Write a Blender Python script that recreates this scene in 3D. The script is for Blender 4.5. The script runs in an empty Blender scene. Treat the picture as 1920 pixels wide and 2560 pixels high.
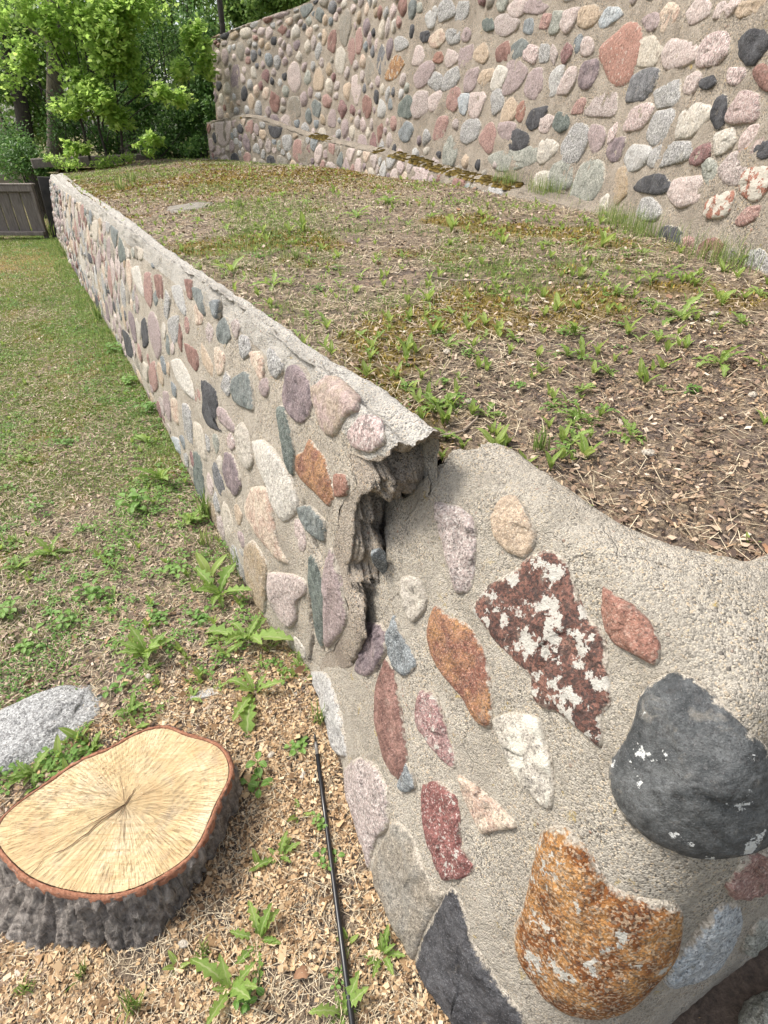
import bpy, math, random
import numpy as np
from mathutils import Vector, Matrix

# ---------------------------------------------------------------- camera, sky, sun, exposure
S = bpy.context.scene
COL = S.collection
cam_d = bpy.data.cameras.new('camera'); cam = bpy.data.objects.new('camera', cam_d); COL.objects.link(cam)
cam.location = (0, 0, 1.65); cam.rotation_euler = (math.radians(90-34.541), 0, 0)
cam_d.sensor_fit = 'HORIZONTAL'; cam_d.sensor_width = 36; cam_d.lens = 36*1200/1659
cam_d.clip_start = .02; cam_d.clip_end = 600
S.camera = cam
SUN_EL, SUN_AZ = 56, -78            # degrees; azimuth from +Y towards +X
w = bpy.data.worlds.new('World'); S.world = w; w.use_nodes = True
nt = w.node_tree; bg = nt.nodes['Background']
sky = nt.nodes.new('ShaderNodeTexSky'); sky.sky_type = 'NISHITA'; sky.sun_disc = False
sky.sun_elevation = math.radians(SUN_EL); sky.sun_rotation = math.radians(SUN_AZ)
sky.air_density = 1.0; sky.dust_density = 4.0; sky.ozone_density = .6
hs = nt.nodes.new('ShaderNodeHueSaturation'); hs.inputs['Saturation'].default_value = .45
nt.links.new(sky.outputs[0], hs.inputs['Color']); nt.links.new(hs.outputs[0], bg.inputs['Color'])
bg.inputs['Strength'].default_value = .12
sun_d = bpy.data.lights.new('sun', 'SUN'); sun = bpy.data.objects.new('sun', sun_d); COL.objects.link(sun)
sun_d.energy = 1.5; sun_d.angle = math.radians(11); sun_d.color = (1, .95, .87)
_el, _az = math.radians(SUN_EL), math.radians(SUN_AZ)
sun.rotation_euler = Vector((-math.sin(_az)*math.cos(_el), -math.cos(_az)*math.cos(_el), -math.sin(_el))).to_track_quat('-Z', 'Y').to_euler()
vs = S.view_settings; vs.view_transform = 'Standard'; vs.look = 'None'; vs.gamma = 1; vs.exposure = 1.36
try: vs.use_curve_mapping = False
except Exception: pass
S.cycles.max_bounces = 6; S.cycles.transparent_max_bounces = 6

# ---------------------------------------------------------------- wall surfaces (metres)
class Wall:
    """A wall skin swept along stations; u = station value, v = profile row
    (0 foot, 1 mid face, 2 front arris, 3 crest, 4 back edge)."""
    def __init__(self, us, rows):
        self.us = np.array(us, float); self.rows = np.array(rows, float)   # rows[v][station] = xyz
        self.v0 = -1
    def _row(self, r, u):
        us, P = self.us, self.rows[r]
        u = np.clip(u, us[0], us[-1])
        i = np.clip(np.searchsorted(us, u, side='right')-1, 0, len(us)-2)
        h = us[i+1]-us[i]; f = ((u-us[i])/h)[..., None]
        # monotone-ish cubic with finite difference tangents
        T = np.gradient(P, us, axis=0)
        hh = h[..., None]
        return ((2*f**3-3*f**2+1)*P[i]+(f**3-2*f**2+f)*hh*T[i]+(-2*f**3+3*f**2)*P[i+1]+(f**3-f**2)*hh*T[i+1])
    def at(self, u, v):
        u = np.asarray(u, float); v = np.asarray(v, float)
        n = len(self.rows)
        R = np.stack([self._row(r, u) for r in range(n)], 0)
        vi = np.clip(v-self.v0, 0, n-1-1e-9)
        i = np.floor(vi).astype(int); f = (vi-i)[..., None]
        def g(k):
            k = np.clip(k, 0, n-1)
            return np.take_along_axis(R, k[None, ..., None].repeat(3, -1), 0)[0]
        a, b, c, d = g(i-1), g(i), g(i+1), g(i+2)
        return .5*(2*b+(c-a)*f+(2*a-5*b+4*c-d)*f**2+(3*b-a-3*c+d)*f**3)
    def normal(self, u, v, e=.004):
        u = np.asarray(u, float); v = np.asarray(v, float)
        du = self.at(u+e, v)-self.at(u-e, v); dv = self.at(u, v+e)-self.at(u, v-e)
        n = np.cross(du, dv); n *= self.sgn
        return n/np.maximum(np.linalg.norm(n, axis=-1, keepdims=True), 1e-9)

def make_wall(us, B, A, C, K, bulge=.02, sgn=1, low=.15):
    B, A, C, K = [np.array(x, float) for x in (B, A, C, K)]
    mid = .5*(B+A)
    outw = B-A; outw[:, 2] = 0
    n = np.linalg.norm(outw, axis=1, keepdims=True); outw = outw/np.maximum(n, 1e-6)
    mid = mid+outw*bulge
    under = B.copy(); under[:, 2] -= low
    under[:, :2] += outw[:, :2]*.01
    back = K.copy(); back[:, 2] -= .3
    w = Wall(us, [under, B, mid, A, C, K, back]); w.sgn = sgn
    return w

def low_far_wall():
    p0 = np.array([-.284, 1.38]); d = np.array([-.496, .868]); n = np.array([.868, .496])
    def so(pts): pts = np.array(pts); q = pts[:, :2]-p0; return q@d, q@n
    b = so([(-.17, 1.19), (-.284, 1.38), (-.467, 1.591), (-.646, 1.904), (-.963, 2.467), (-1.696, 3.81), (-2.859, 5.812), (-4.397, 8.432), (-6.005, 11.282)])
    A_ = [(.09, .93, 1.05), (.009, 1.061, 1.05), (-.105, 1.302, 1.06), (-.203, 1.505, 1.06), (-.342, 1.763, 1.06), (-.604, 2.263, 1.06), (-1.155, 3.164, 1.04), (-2.101, 4.847, 1.02), (-2.827, 6.102, 1.01), (-4.68, 9.2, .98), (-5.72, 11.1, .97)]
    K_ = [(.2, 1.0, 1.08), (.113, 1.147, 1.08), (.05, 1.274, 1.08), (-.015, 1.398, 1.08), (-.127, 1.549, 1.08), (-.237, 1.723, 1.08), (-.365, 1.974, 1.08), (-.519, 2.219, 1.08), (-.751, 2.608, 1.08), (-1.161, 3.328, 1.07), (-1.587, 4.14, 1.06), (-2.556, 5.903, 1.05), (-3.332, 7.231, 1.03), (-5.45, 11.1, 1.0)]
    a = so(A_); k = so(K_); az = np.array(A_)[:, 2]; kz = np.array(K_)[:, 2]
    us = np.array([-.62, -.4, -.25, -.1, .05, .25, .5, .8, 1.2, 1.7, 2.3, 3.2, 4.5, 6., 8., 10., 11.35])
    def sm(s, o):
        return np.interp(us, s, o) if len(s) < 3 else np.interp(us, s, o)
    bo, ao, ko = sm(*b), sm(*a), sm(*k); azz = np.interp(us, a[0], az); kzz = np.interp(us, k[0], kz)
    P = lambda off, z: np.c_[p0+us[:, None]*d+off[:, None]*n, z]
    co = ao+.45*(ko-ao)
    return make_wall(us, P(bo, us*0), P(ao, azz-.008), P(co, np.maximum(azz, kzz)+.004), P(ko, kzz), sgn=-1)

def low_near_wall():
    us = np.arange(11.)
    B = [(-.40, 1.56), (-.284, 1.38), (-.166, 1.075), (-.095, .849), (-.037, .688), (.057, .513), (.17, .36), (.37, .24), (.62, .36), (.98, .54), (1.66, .86)]
    A = [(-.07, 1.50), (.02, 1.33), (.10, 1.14), (.20, 1.0), (.28, .87), (.35, .74), (.41, .60), (.47, .51), (.56, .475), (.9, .66), (1.6, 1.0)]
    C = [(.02, 1.53), (.11, 1.36), (.20, 1.21), (.285, 1.06), (.345, .92), (.41, .80), (.49, .715), (.565, .69), (.645, .695), (.97, .86), (1.62, 1.17)]
    K = [(.10, 1.57), (.20, 1.41), (.29, 1.26), (.36, 1.10), (.43, .97), (.50, .87), (.57, .81), (.62, .79), (.68, .79), (.93, .95), (1.6, 1.26)]
    z = lambda L, h: np.c_[np.array(L), np.full(len(L), h)]
    return make_wall(us, z(B, 0.), z(A, .93), z(C, 1.03), z(K, .985), bulge=.02, sgn=1)

LEDGE_FOOT = [(1.405, 3.6), (1.382, 3.879), (1.272, 4.317), (.998, 5.068), (.594, 6.322), (.107, 7.27), (-.632, 8.944), (-1.344, 10.026), (-2.083, 10.744), (-3.148, 11.934)]
LEDGE_Z = [1.16, 1.2, 1.215, 1.258, 1.297, 1.397, 1.496, 1.62, 1.80, 1.752]
TALL_FOOT = [(1.60, .2), (1.55, 1.2), (1.50, 1.8), (1.462, 2.258), (1.409, 2.751), (1.40, 3.227), (1.43, 3.85), (1.41, 4.37), (1.15, 5.13), (.75, 6.40), (.25, 7.37), (-.49, 9.05), (-1.21, 10.16), (-1.96, 10.88), (-3.0, 12.05)]
def arc(P):
    P = np.array(P)[:, :2]; return np.r_[0, np.cumsum(np.linalg.norm(np.diff(P, axis=0), axis=1))]
def side(P):   # unit normals to the right/back of a path that runs away from the viewer
    P = np.array(P)[:, :2]; t = np.gradient(P, arc(P), axis=0); t /= np.linalg.norm(t, axis=1, keepdims=True)
    return np.c_[t[:, 1], -t[:, 0]]
def ledge_wall():
    P = np.array(LEDGE_FOOT); n = side(P); z = np.array(LEDGE_Z)
    zz = lambda off, h: np.c_[P+n*off, h]
    return make_wall(arc(P), zz(0, z*0+1.12), zz(.03, z-.02), zz(.06, z+.0), zz(.2, z+.01), bulge=.01, sgn=-1)
def tall_wall():
    P = np.array(TALL_FOOT); n = side(P); o = np.ones(len(P))
    zz = lambda off, h: np.c_[P+n*off, o*h]
    t = np.interp(np.arange(len(P)), [0, 10, 11, 12, 13, 14], [3.14, 3.14, 3.10, 3.02, 2.95, 2.86])
    return make_wall(arc(P), zz(0, 1.1), zz(.12, t-.03), zz(.16, t), zz(.5, t), bulge=.01, sgn=-1)

# ---------------------------------------------------------------- ground heights
def sstep(x, a, b):
    t = np.clip((x-a)/(b-a), 0, 1); return t*t*(3-2*t)
def terrace_z(x, y):
    x = np.asarray(x, float); y = np.asarray(y, float)
    q = (x+.284)*.868+(y-1.38)*.496; s = -(x+.284)*.496+(y-1.38)*.868
    base = .955+.085*sstep(s, -.5, .3)
    return base+(1.2-base)*np.clip((q-.42)/1.6, 0, 1)**.85-.03*sstep(-x, 3.2, 6.)+.015*np.sin(1.7*x+.4)*np.sin(1.3*y)
def lawn_z(x, y):
    x = np.asarray(x, float); y = np.asarray(y, float)
    return .012*np.sin(1.9*x+1.)*np.sin(1.4*y+.3)*sstep(np.hypot(x, y), .5, 2.5)-.06*np.exp(-((x+.262)**2+(y-1.065)**2)/.018**2)
STONES = {
 'near': [
  ('tan',0.012,[3208,2398,3397,2540,3725,2401,4019,2240,4038,2024,3752,1983,3421,1999,3223,2106,3180,2253]),
  ('maroonlichen',0.012,[3600,1623,3651,1780,3922,1913,4073,2077,4296,2228,4569,2233,4946,2075,5233,2012,5472,2013,5651,1939,5815,1858,5914,1787,5889,1726,6082,1637,5877,1629,5455,1600,5272,1564,5037,1558,4905,1610,4649,1598,4164,1593,3920,1608]),
  ('brick',0.014,[5219,2273,5417,2295,5657,2329,5938,2301,6141,2219,6227,2130,6188,2074,5945,2047,5680,2014,5475,2024,5317,2111]),
  ('rustred',0.014,[3004,1513,3330,1529,3724,1567,4054,1546,4311,1503,4572,1433,4727,1363,4743,1322,4531,1293,4190,1302,3829,1304,3334,1310,3113,1361,3005,1440]),
  ('bluegrey',0.01,[2368,1286,2561,1268,2819,1245,3049,1228,3168,1215,3082,1115,2801,1073,2571,1102,2432,1176]),
  ('purple',0.008,[1961,1091,2196,1176,2430,1175,2542,1091,2490,952,2316,810,2018,723,2019,869,1930,955]),
  ('redbrown',0.01,[2560,1081,2748,1088,3042,994,3464,909,3836,812,3928,703,3657,656,3183,642,2818,700,2597,819,2542,975]),
  ('pinkmauve',0.012,[3442,1149,3734,1209,4068,1179,4308,1122,4541,1096,4570,1044,4325,1012,3919,996,3605,999,3457,1079]),
  ('creamlichen',0.012,[4703,1357,4861,1444,5235,1527,5429,1486,5614,1458,5778,1398,5851,1320,5662,1294,5306,1288,4970,1313]),
  ('redgrain',0.012,[4215,823,4446,928,4768,965,4940,899,5141,816,5389,828,5354,762,5078,594,4857,616,4593,656,4331,723]),
  ('pinkorange',0.006,[4619,1045,4772,1080,5016,1109,5252,1138,5492,1158,5599,1142,5445,1063,5265,966,5065,979,4859,996]),
  ('orange',0.03,[5848,1243,6055,1326,6330,1321,6532,1298,6657,1273,6812,1278,7086,1294,7471,1285,7624,1047,7464,888,7229,757,6899,680,6678,643,6479,649,6308,675,6136,719,6033,801,6037,917,5937,1052]),
  ('black',0.012,[5174,640,5405,630,5590,608,5716,565,5942,544,6151,518,6349,508,6476,447,6456,232,6219,0,5991,0,5831,0,5558,0,5193,20,5142,269,5140,503]),
  ('charcoal',0.03,[6507,2130,6795,2156,7123,2132,7507,2106,7820,2033,8055,1910,8288,1685,8316,1478,7976,1492,7629,1499,7195,1487,6838,1491,6517,1511,6282,1563,6196,1637,6256,1754,6208,1915,6296,2045]),
  ('pinkgranite',0.012,[2474,116,2738,412,3194,561,3723,557,4013,425,3894,263,4009,0,3759,0,3212,0,2733,0]),
  ('greytan',0.016,[4027,485,4371,570,4686,550,4997,516,5170,567,5138,326,5148,0,5011,0,4738,0,4396,0,4146,0,4019,213]),
  ('palegrey',0.012,[1079,29,1454,341,1780,374,2142,344,2456,213,2164,0,1754,0,1344,0]),
  ('bluegrey',0.006,[3809,799,4047,794,4153,762,4027,681,3871,666]),
  ('paletan',0.004,[2250,1483,2533,1554,2829,1513,2896,1448,2783,1351,2514,1365]),
  ('pinkred',0.01,[8362,1376,8075,1434,7984,1420,7913,1315,8033,1181,8404,1018,8641,941]),
  ('bluewhite',0.016,[8158,1083,7986,1170,7847,1133,7734,1023,7574,922,7586,807,7798,666,8170,581,8326,731]),
  ('pinkgranite',0.004,[2268,1981,2666,2053,3046,2017,3329,1833,3483,1700,3288,1631,2913,1709,2519,1830]),
  ('greygreen',0.01,[8594,674,8504,655,8501,481,8737,198,8878,287,8894,441]),
 ],
 'far': [
  ('purple',0.014,[275,1849,249,1999,182,2098,93,2025,37,1884,60,1752,112,1667,191,1652,271,1710]),
  ('tanpurple',0.016,[73,1974,13,2153,-66,2872,-157,2940,-236,2285,-188,2050,-155,1882,-124,1795,-53,1753,3,1807,45,1882]),
  ('pinkfleck',0.012,[-237,2069,-286,2370,-335,2537,-394,2198,-356,1991,-274,1884,-209,1886]),
  ('greenslate',0.012,[824,1513,679,1643,601,1655,557,1559,529,1473,638,1418,772,1376,840,1435]),
  ('pinkorange',0.008,[639,1799,550,1876,473,1830,460,1684,524,1720]),
  ('darkgreen',0.008,[295,1664,244,1694,178,1603,131,1484,131,1360,171,1371,226,1473,268,1564]),
  ('white',0.02,[523,1284,407,1379,283,1399,173,1361,107,1317,75,1223,118,1103,173,1027,222,1045,326,1134,450,1197]),
  ('rustred',0.014,[46,1643,-12,1642,-92,1642,-143,1589,-180,1527,-154,1436,-88,1416,23,1396,118,1400,128,1485,74,1550]),
  ('brick',0.008,[-157,1623,-231,1693,-255,1662,-245,1591,-177,1517]),
  ('pinkorange',0.012,[494,982,352,1129,273,1073,227,951,190,838,115,774,186,720,310,710,453,685,586,715]),
  ('greenslate',0.01,[90,1212,-4,1310,-114,1334,-132,1224,-65,1176,30,1153]),
  ('darkgreen',0.02,[-25,1022,-71,1052,-123,973,-166,858,-145,472,-97,479,-66,718,-23,856]),
  ('mauve',0.03,[-141,1046,-223,1166,-302,1230,-353,1251,-302,1068,-309,952,-259,754,-168,514,-152,693,-156,877]),
  ('palepink',0.018,[276,541,136,698,2,810,-15,726,64,563,64,409,135,203,237,262,283,355]),
  ('ochre',0.012,[574,404,468,594,367,607,289,597,295,326,315,62,416,0,550,80]),
  ('purple',0.008,[864,949,746,1012,653,957,619,856,701,697,825,689,890,789]),
  ('paletan',0.006,[746,1189,676,1307,567,1312,496,1173,535,1067,643,1053]),
  ('black',0.012,[1288,1272,1053,1339,982,1215,1027,1070,930,1056,1143,941,1253,1000,1238,1162]),
  ('redbrown',0.01,[1619,1413,1371,1459,1302,1395,1357,1282,1518,1295]),
  ('tan',0.008,[1310,1545,1104,1472,1092,1370,1255,1400]),
  ('saltpepper',0.01,[1984,1466,1703,1617,1724,1418,1809,1297,1958,1343]),
  ('redbrown',0.008,[1709,1554,1630,1460,1652,1306,1733,1355]),
  ('white',0.012,[1925,1109,1683,1250,1432,1163,1360,1028,1584,981,1811,995]),
  ('pinkred',0.008,[1380,1168,1268,1159,1264,1077,1377,1027]),
  ('mauve',0.01,[1033,1200,891,1257,745,1227,755,1168,968,1116]),
  ('cream',0.012,[1411,818,1265,872,1178,757,1162,614,1307,569,1423,670]),
  ('darkgreen',0.01,[1468,491,1304,571,1226,339,1251,14,1277,0,1518,0]),
  ('pinkorange',0.01,[1982,680,1799,767,1771,583,1825,479,2006,447]),
  ('bluewhite',0.01,[2223,0,1861,315,1794,142,1969,0]),
  ('pinkred',0.014,[2658,1705,2448,1775,2386,1531,2481,1376,2688,1429]),
  ('redbrown',0.012,[2354,1777,2115,1867,2084,1611,2255,1575]),
  ('white',0.012,[3176,1597,2861,1722,2665,1432,2851,1421,3090,1481]),
  ('palegrey',0.01,[1904,1812,1700,1931,1595,1733,1589,1634,1791,1680]),
  ('redbrown',0.012,[1624,2061,1500,2130,1482,1847,1567,1837]),
  ('greenslate',0.016,[1483,2012,1348,2060,1249,1787,1326,1776,1433,1877]),
  ('bluegrey',0.022,[1199,1970,1075,2089,1084,1826,1159,1859]),
  ('mauve',0.012,[2597,1260,2411,1403,2197,1317,2151,1093,2340,882,2561,1000]),
  ('black',0.012,[2888,1087,2669,1232,2594,952,2891,746]),
  ('saltpepper',0.01,[2032,1740,1912,1684,1974,1456,2068,1488]),
  ('darkgreen',0.012,[3733,1904,3496,1808,3401,1632,3715,1517]),
  ('black',0.012,[3933,541,3541,610,3431,346,3865,118]),
  ('pinkred',0.012,[2648,693,2429,835,2398,541,2708,275,2793,428]),
  ('black',0.014,[5956,1103,5638,1141,5603,996,5939,920]),
  ('black',0.014,[5813,369,5511,388,5522,0,5768,0]),
  ('cream',0.014,[5381,1737,5020,1866,4988,1534,5371,1414]),
  ('mauve',0.01,[2249,593,1994,720,2054,346,2253,321]),
  ('saltpepper',0.01,[1658,838,1466,889,1447,547,1653,493]),
  ('cream',0.012,[2970,550,2756,602,2868,306,3076,282]),
 ],
 'tall': [
  ('brickfleck',0.027,[3909,915,3928,878,3947,840,3973,791,4090,770,4217,780,4299,825,4352,861,4399,894,4452,935,4467,986,4402,1015,4347,1036,4288,1058,4200,1087,4074,1062,3970,1014,3910,960]),
  ('cream',0.016,[3595,893,3616,875,3636,857,3662,833,3740,834,3813,840,3889,846,3960,861,3969,889,3988,913,4014,943,3996,973,3925,986,3839,984,3762,966,3710,947,3667,931,3620,914]),
  ('palepink',0.026,[3095,847,3083,825,3136,812,3203,806,3273,804,3352,804,3452,805,3538,823,3580,847,3621,872,3619,896,3590,917,3534,934,3420,924,3331,911,3255,899,3175,887,3110,868]),
  ('pinkfleck',0.024,[2797,838,2790,818,2823,803,2857,786,2916,786,2973,786,3045,786,3105,803,3126,828,3121,853,3112,877,3071,897,3005,903,2946,904,2893,898,2854,885,2827,870,2812,854]),
  ('black',0.023,[2498,826,2505,808,2523,795,2541,780,2567,761,2622,765,2669,784,2709,799,2751,816,2763,837,2765,857,2734,868,2707,878,2673,884,2631,877,2594,870,2552,862,2506,848]),
  ('palepink',0.021,[3088,981,3082,965,3126,956,3180,952,3242,948,3317,952,3355,971,3382,985,3407,998,3438,1014,3404,1026,3370,1037,3327,1051,3246,1051,3184,1032,3142,1020,3104,1008,3094,994]),
  ('pinkorange',0.019,[3509,1017,3512,999,3542,984,3586,975,3635,964,3696,963,3725,988,3745,1006,3764,1022,3786,1042,3772,1062,3743,1079,3700,1094,3640,1087,3595,1074,3557,1063,3518,1051,3505,1034]),
  ('palepink',0.024,[2843,952,2858,945,2874,937,2900,932,2937,931,2977,934,3018,939,3062,947,3061,960,3060,971,3059,983,3052,998,2997,999,2947,994,2901,993,2853,987,2838,973,2824,962]),
  ('tan',0.017,[2630,936,2637,928,2645,919,2677,916,2713,917,2752,917,2808,918,2848,930,2865,944,2866,955,2864,967,2830,972,2788,971,2754,971,2716,970,2668,968,2626,958,2621,945]),
  ('mauve',0.026,[3753,1029,3736,1010,3759,994,3803,988,3853,987,3899,994,3932,1008,3959,1020,3989,1033,4023,1052,4012,1070,3964,1077,3920,1077,3883,1078,3845,1074,3813,1066,3779,1056,3766,1043]),
  ('darkgrey',0.025,[3572,767,3591,748,3616,728,3661,703,3762,699,3862,699,3967,701,4002,729,4001,754,4000,773,3999,793,3997,819,3917,830,3836,840,3737,844,3634,836,3547,817,3559,788]),
  ('saltpepper',0.017,[3168,716,3154,699,3167,679,3229,668,3309,668,3384,667,3472,666,3512,685,3541,702,3569,718,3605,740,3524,750,3463,757,3404,764,3330,772,3242,769,3211,747,3189,731]),
  ('palepink',0.027,[2982,743,2989,731,2996,719,3005,704,3036,702,3067,704,3100,706,3138,713,3161,728,3157,745,3150,759,3143,773,3113,778,3087,783,3058,788,3026,783,2996,774,2974,760]),
  ('black',0.028,[2825,734,2833,727,2843,720,2863,717,2883,713,2906,713,2927,716,2950,720,2969,726,2985,736,2995,748,2973,757,2939,760,2910,761,2881,763,2854,759,2841,750,2831,742]),
  ('pinkfleck',0.022,[2598,745,2603,735,2615,727,2629,719,2654,714,2687,718,2714,722,2742,728,2753,738,2756,747,2759,755,2763,766,2752,777,2715,775,2685,774,2655,772,2625,766,2605,756]),
  ('redbrown',0.018,[2416,726,2407,713,2398,700,2392,687,2419,689,2441,691,2465,696,2489,703,2512,714,2536,726,2568,741,2584,758,2572,766,2557,773,2535,776,2501,772,2463,759,2430,743]),
  ('creamwhite',0.027,[2753,633,2793,612,2831,595,2870,578,2923,555,2996,554,3084,549,3108,579,3110,603,3112,623,3114,645,3072,665,3010,674,2957,683,2906,678,2862,673,2812,668,2763,656]),
  ('black',0.021,[2665,651,2657,627,2658,601,2675,586,2701,585,2724,593,2744,602,2764,611,2782,627,2796,648,2803,672,2790,689,2769,695,2752,699,2735,701,2716,697,2695,690,2678,673]),
  ('pinkstripe',0.025,[2446,652,2434,635,2430,612,2476,605,2518,604,2555,603,2598,602,2648,607,2676,624,2672,646,2657,663,2642,681,2624,703,2571,705,2527,700,2490,693,2466,681,2455,666]),
  ('saltpepper',0.018,[3119,604,3117,580,3159,558,3217,539,3290,520,3380,519,3454,531,3514,546,3541,568,3532,592,3523,615,3512,641,3456,664,3365,668,3283,669,3192,672,3156,647,3137,625]),
  ('pinkfleck',0.026,[3515,640,3527,625,3562,611,3603,592,3679,583,3758,579,3855,575,3941,583,3937,610,3914,632,3905,653,3869,674,3798,691,3709,702,3617,702,3542,692,3493,676,3506,656]),
  ('pinkgranite',0.017,[4086,711,4071,691,4061,662,4142,643,4246,645,4318,647,4385,649,4460,654,4499,676,4470,704,4438,723,4410,740,4378,759,4324,779,4243,781,4162,771,4114,750,4099,730]),
  ('pinkred',0.024,[4470,701,4475,686,4479,667,4516,662,4545,662,4569,662,4595,662,4626,665,4618,683,4613,696,4608,708,4595,720,4579,732,4555,746,4522,749,4490,745,4467,734,4462,717]),
  ('purple',0.02,[4401,863,4410,836,4427,812,4446,786,4485,779,4525,776,4566,785,4603,803,4620,833,4618,864,4617,891,4602,916,4573,929,4541,931,4510,932,4473,934,4431,923,4415,892]),
  ('palepink',0.022,[4635,829,4651,806,4670,784,4697,763,4727,763,4752,764,4781,764,4824,765,4834,793,4813,828,4796,860,4767,891,4729,908,4692,914,4663,908,4639,898,4633,874,4628,853]),
  ('palegrey',0.018,[4766,842,4761,816,4787,798,4811,780,4840,759,4882,752,4929,755,4942,789,4947,817,4951,841,4956,869,4937,897,4901,913,4865,927,4824,931,4786,921,4777,887,4771,863]),
  ('mauve',0.018,[4996,837,4991,806,5027,785,5063,764,5107,738,5170,749,5223,762,5280,777,5308,806,5301,837,5296,866,5282,897,5233,916,5181,934,5118,934,5057,925,5033,889,5014,863]),
  ('mauve',0.018,[5276,897,5314,866,5355,839,5406,815,5475,798,5560,789,5658,789,5708,825,5705,868,5702,903,5700,941,5683,989,5606,1020,5510,1024,5436,997,5382,977,5330,958,5272,934]),
  ('white',0.027,[5611,906,5637,880,5666,852,5727,835,5792,825,5861,820,5916,832,5926,863,5927,888,5928,911,5921,938,5884,964,5840,996,5770,989,5718,981,5668,973,5607,964,5603,934]),
  ('tan',0.025,[5860,920,5908,898,5957,884,5999,873,6043,861,6087,863,6118,875,6148,886,6185,900,6182,925,6159,949,6134,977,6073,981,6025,982,5981,983,5927,983,5884,970,5866,947]),
  ('mauve',0.026,[6169,928,6178,904,6189,873,6230,846,6291,833,6353,830,6410,839,6428,872,6437,901,6447,930,6425,960,6395,989,6343,1001,6295,1004,6247,1007,6186,1010,6159,983,6160,953]),
  ('saltpepper',0.019,[6497,947,6518,925,6539,903,6576,879,6636,868,6702,860,6788,854,6850,874,6852,913,6832,946,6807,976,6768,1003,6709,1018,6650,1030,6579,1043,6534,1018,6519,990,6507,968]),
  ('saltpepper',0.021,[6791,944,6784,915,6809,888,6852,864,6911,860,6959,876,6995,888,7031,899,7076,915,7096,943,7075,974,7044,1001,6994,1018,6941,1021,6897,1009,6861,999,6824,988,6804,967]),
  ('mauve',0.027,[6979,1001,7028,956,7092,924,7162,904,7230,888,7293,893,7330,917,7364,938,7382,968,7380,1004,7328,1037,7283,1066,7232,1098,7166,1106,7099,1114,7034,1109,6982,1087,6957,1050]),
  ('redbrown',0.021,[5609,1065,5586,1035,5625,1012,5681,999,5741,999,5797,1001,5855,1008,5888,1031,5904,1055,5920,1078,5910,1101,5874,1116,5830,1122,5789,1128,5740,1134,5681,1131,5655,1107,5633,1087]),
  ('greenslate',0.021,[5325,1058,5356,1037,5387,1020,5428,1008,5472,995,5529,995,5583,1007,5610,1031,5633,1051,5639,1072,5642,1094,5601,1105,5561,1112,5523,1117,5477,1124,5428,1117,5376,1105,5333,1084]),
  ('pinkfleck',0.023,[5158,1009,5158,991,5157,968,5184,947,5245,952,5292,965,5328,975,5364,985,5409,998,5413,1019,5417,1041,5406,1064,5361,1077,5304,1080,5252,1068,5210,1058,5169,1047,5159,1027]),
  ('saltpepper',0.019,[4995,1001,4990,982,4984,958,5004,940,5044,942,5079,944,5117,947,5141,968,5149,989,5155,1007,5161,1025,5160,1045,5147,1065,5107,1061,5074,1058,5040,1055,5007,1043,5000,1020]),
  ('pinkgranite',0.018,[4890,979,4894,960,4898,946,4903,931,4912,916,4930,929,4944,938,4958,948,4976,960,4988,981,4995,1007,4998,1034,4984,1050,4959,1040,4942,1032,4928,1022,4915,1011,4900,999]),
  ('maroon',0.021,[4718,979,4731,960,4747,948,4762,936,4781,924,4807,918,4829,929,4841,947,4852,963,4865,982,4853,1002,4838,1018,4822,1034,4799,1044,4775,1035,4756,1025,4738,1015,4715,1001]),
  ('bluegrey',0.017,[4640,1018,4642,1002,4648,988,4657,975,4670,958,4691,964,4706,981,4716,994,4726,1006,4737,1021,4739,1039,4728,1051,4715,1060,4702,1069,4683,1075,4662,1070,4641,1059,4637,1036]),
  ('palepink',0.027,[4497,995,4495,979,4493,957,4521,946,4553,941,4586,943,4617,949,4644,961,4654,981,4656,1000,4663,1021,4655,1044,4620,1054,4582,1049,4555,1040,4534,1031,4514,1022,4504,1009]),
  ('tan',0.028,[4498,1132,4512,1112,4544,1099,4575,1089,4612,1087,4650,1085,4686,1094,4726,1105,4743,1125,4745,1145,4748,1167,4741,1192,4694,1200,4647,1197,4604,1197,4567,1185,4543,1168,4521,1152]),
  ('bluewhite',0.023,[4271,1112,4305,1095,4349,1086,4384,1079,4419,1072,4459,1069,4498,1075,4515,1093,4531,1109,4517,1127,4502,1142,4487,1157,4456,1168,4418,1164,4386,1160,4352,1156,4323,1146,4288,1132]),
  ('palepink',0.026,[4748,1140,4756,1123,4767,1105,4790,1092,4817,1077,4854,1078,4883,1094,4909,1109,4941,1126,4942,1151,4941,1176,4924,1200,4879,1204,4843,1205,4809,1205,4768,1205,4727,1193,4739,1161]),
  ('greygreen',0.024,[4906,1151,4912,1135,4917,1118,4931,1100,4959,1091,4994,1089,5037,1092,5070,1113,5071,1140,5064,1160,5058,1176,5052,1193,5043,1217,5004,1215,4971,1211,4938,1205,4900,1196,4900,1170]),
  ('pinkred',0.023,[5042,1165,5057,1152,5074,1142,5092,1132,5117,1127,5143,1130,5171,1134,5208,1139,5214,1158,5208,1175,5202,1190,5195,1208,5167,1219,5132,1215,5104,1211,5075,1207,5046,1199,5043,1180]),
  ('bluegrey',0.022,[5275,1162,5273,1149,5271,1134,5290,1121,5328,1120,5366,1127,5401,1133,5435,1143,5477,1156,5471,1174,5473,1190,5472,1209,5440,1219,5394,1219,5351,1217,5312,1205,5290,1189,5276,1175]),
  ('pinkgranite',0.02,[5544,1203,5562,1186,5599,1171,5655,1157,5738,1151,5832,1156,5907,1173,5961,1191,5986,1211,6008,1232,6026,1257,6004,1283,5915,1296,5800,1287,5709,1272,5647,1254,5594,1239,5535,1222]),
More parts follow.
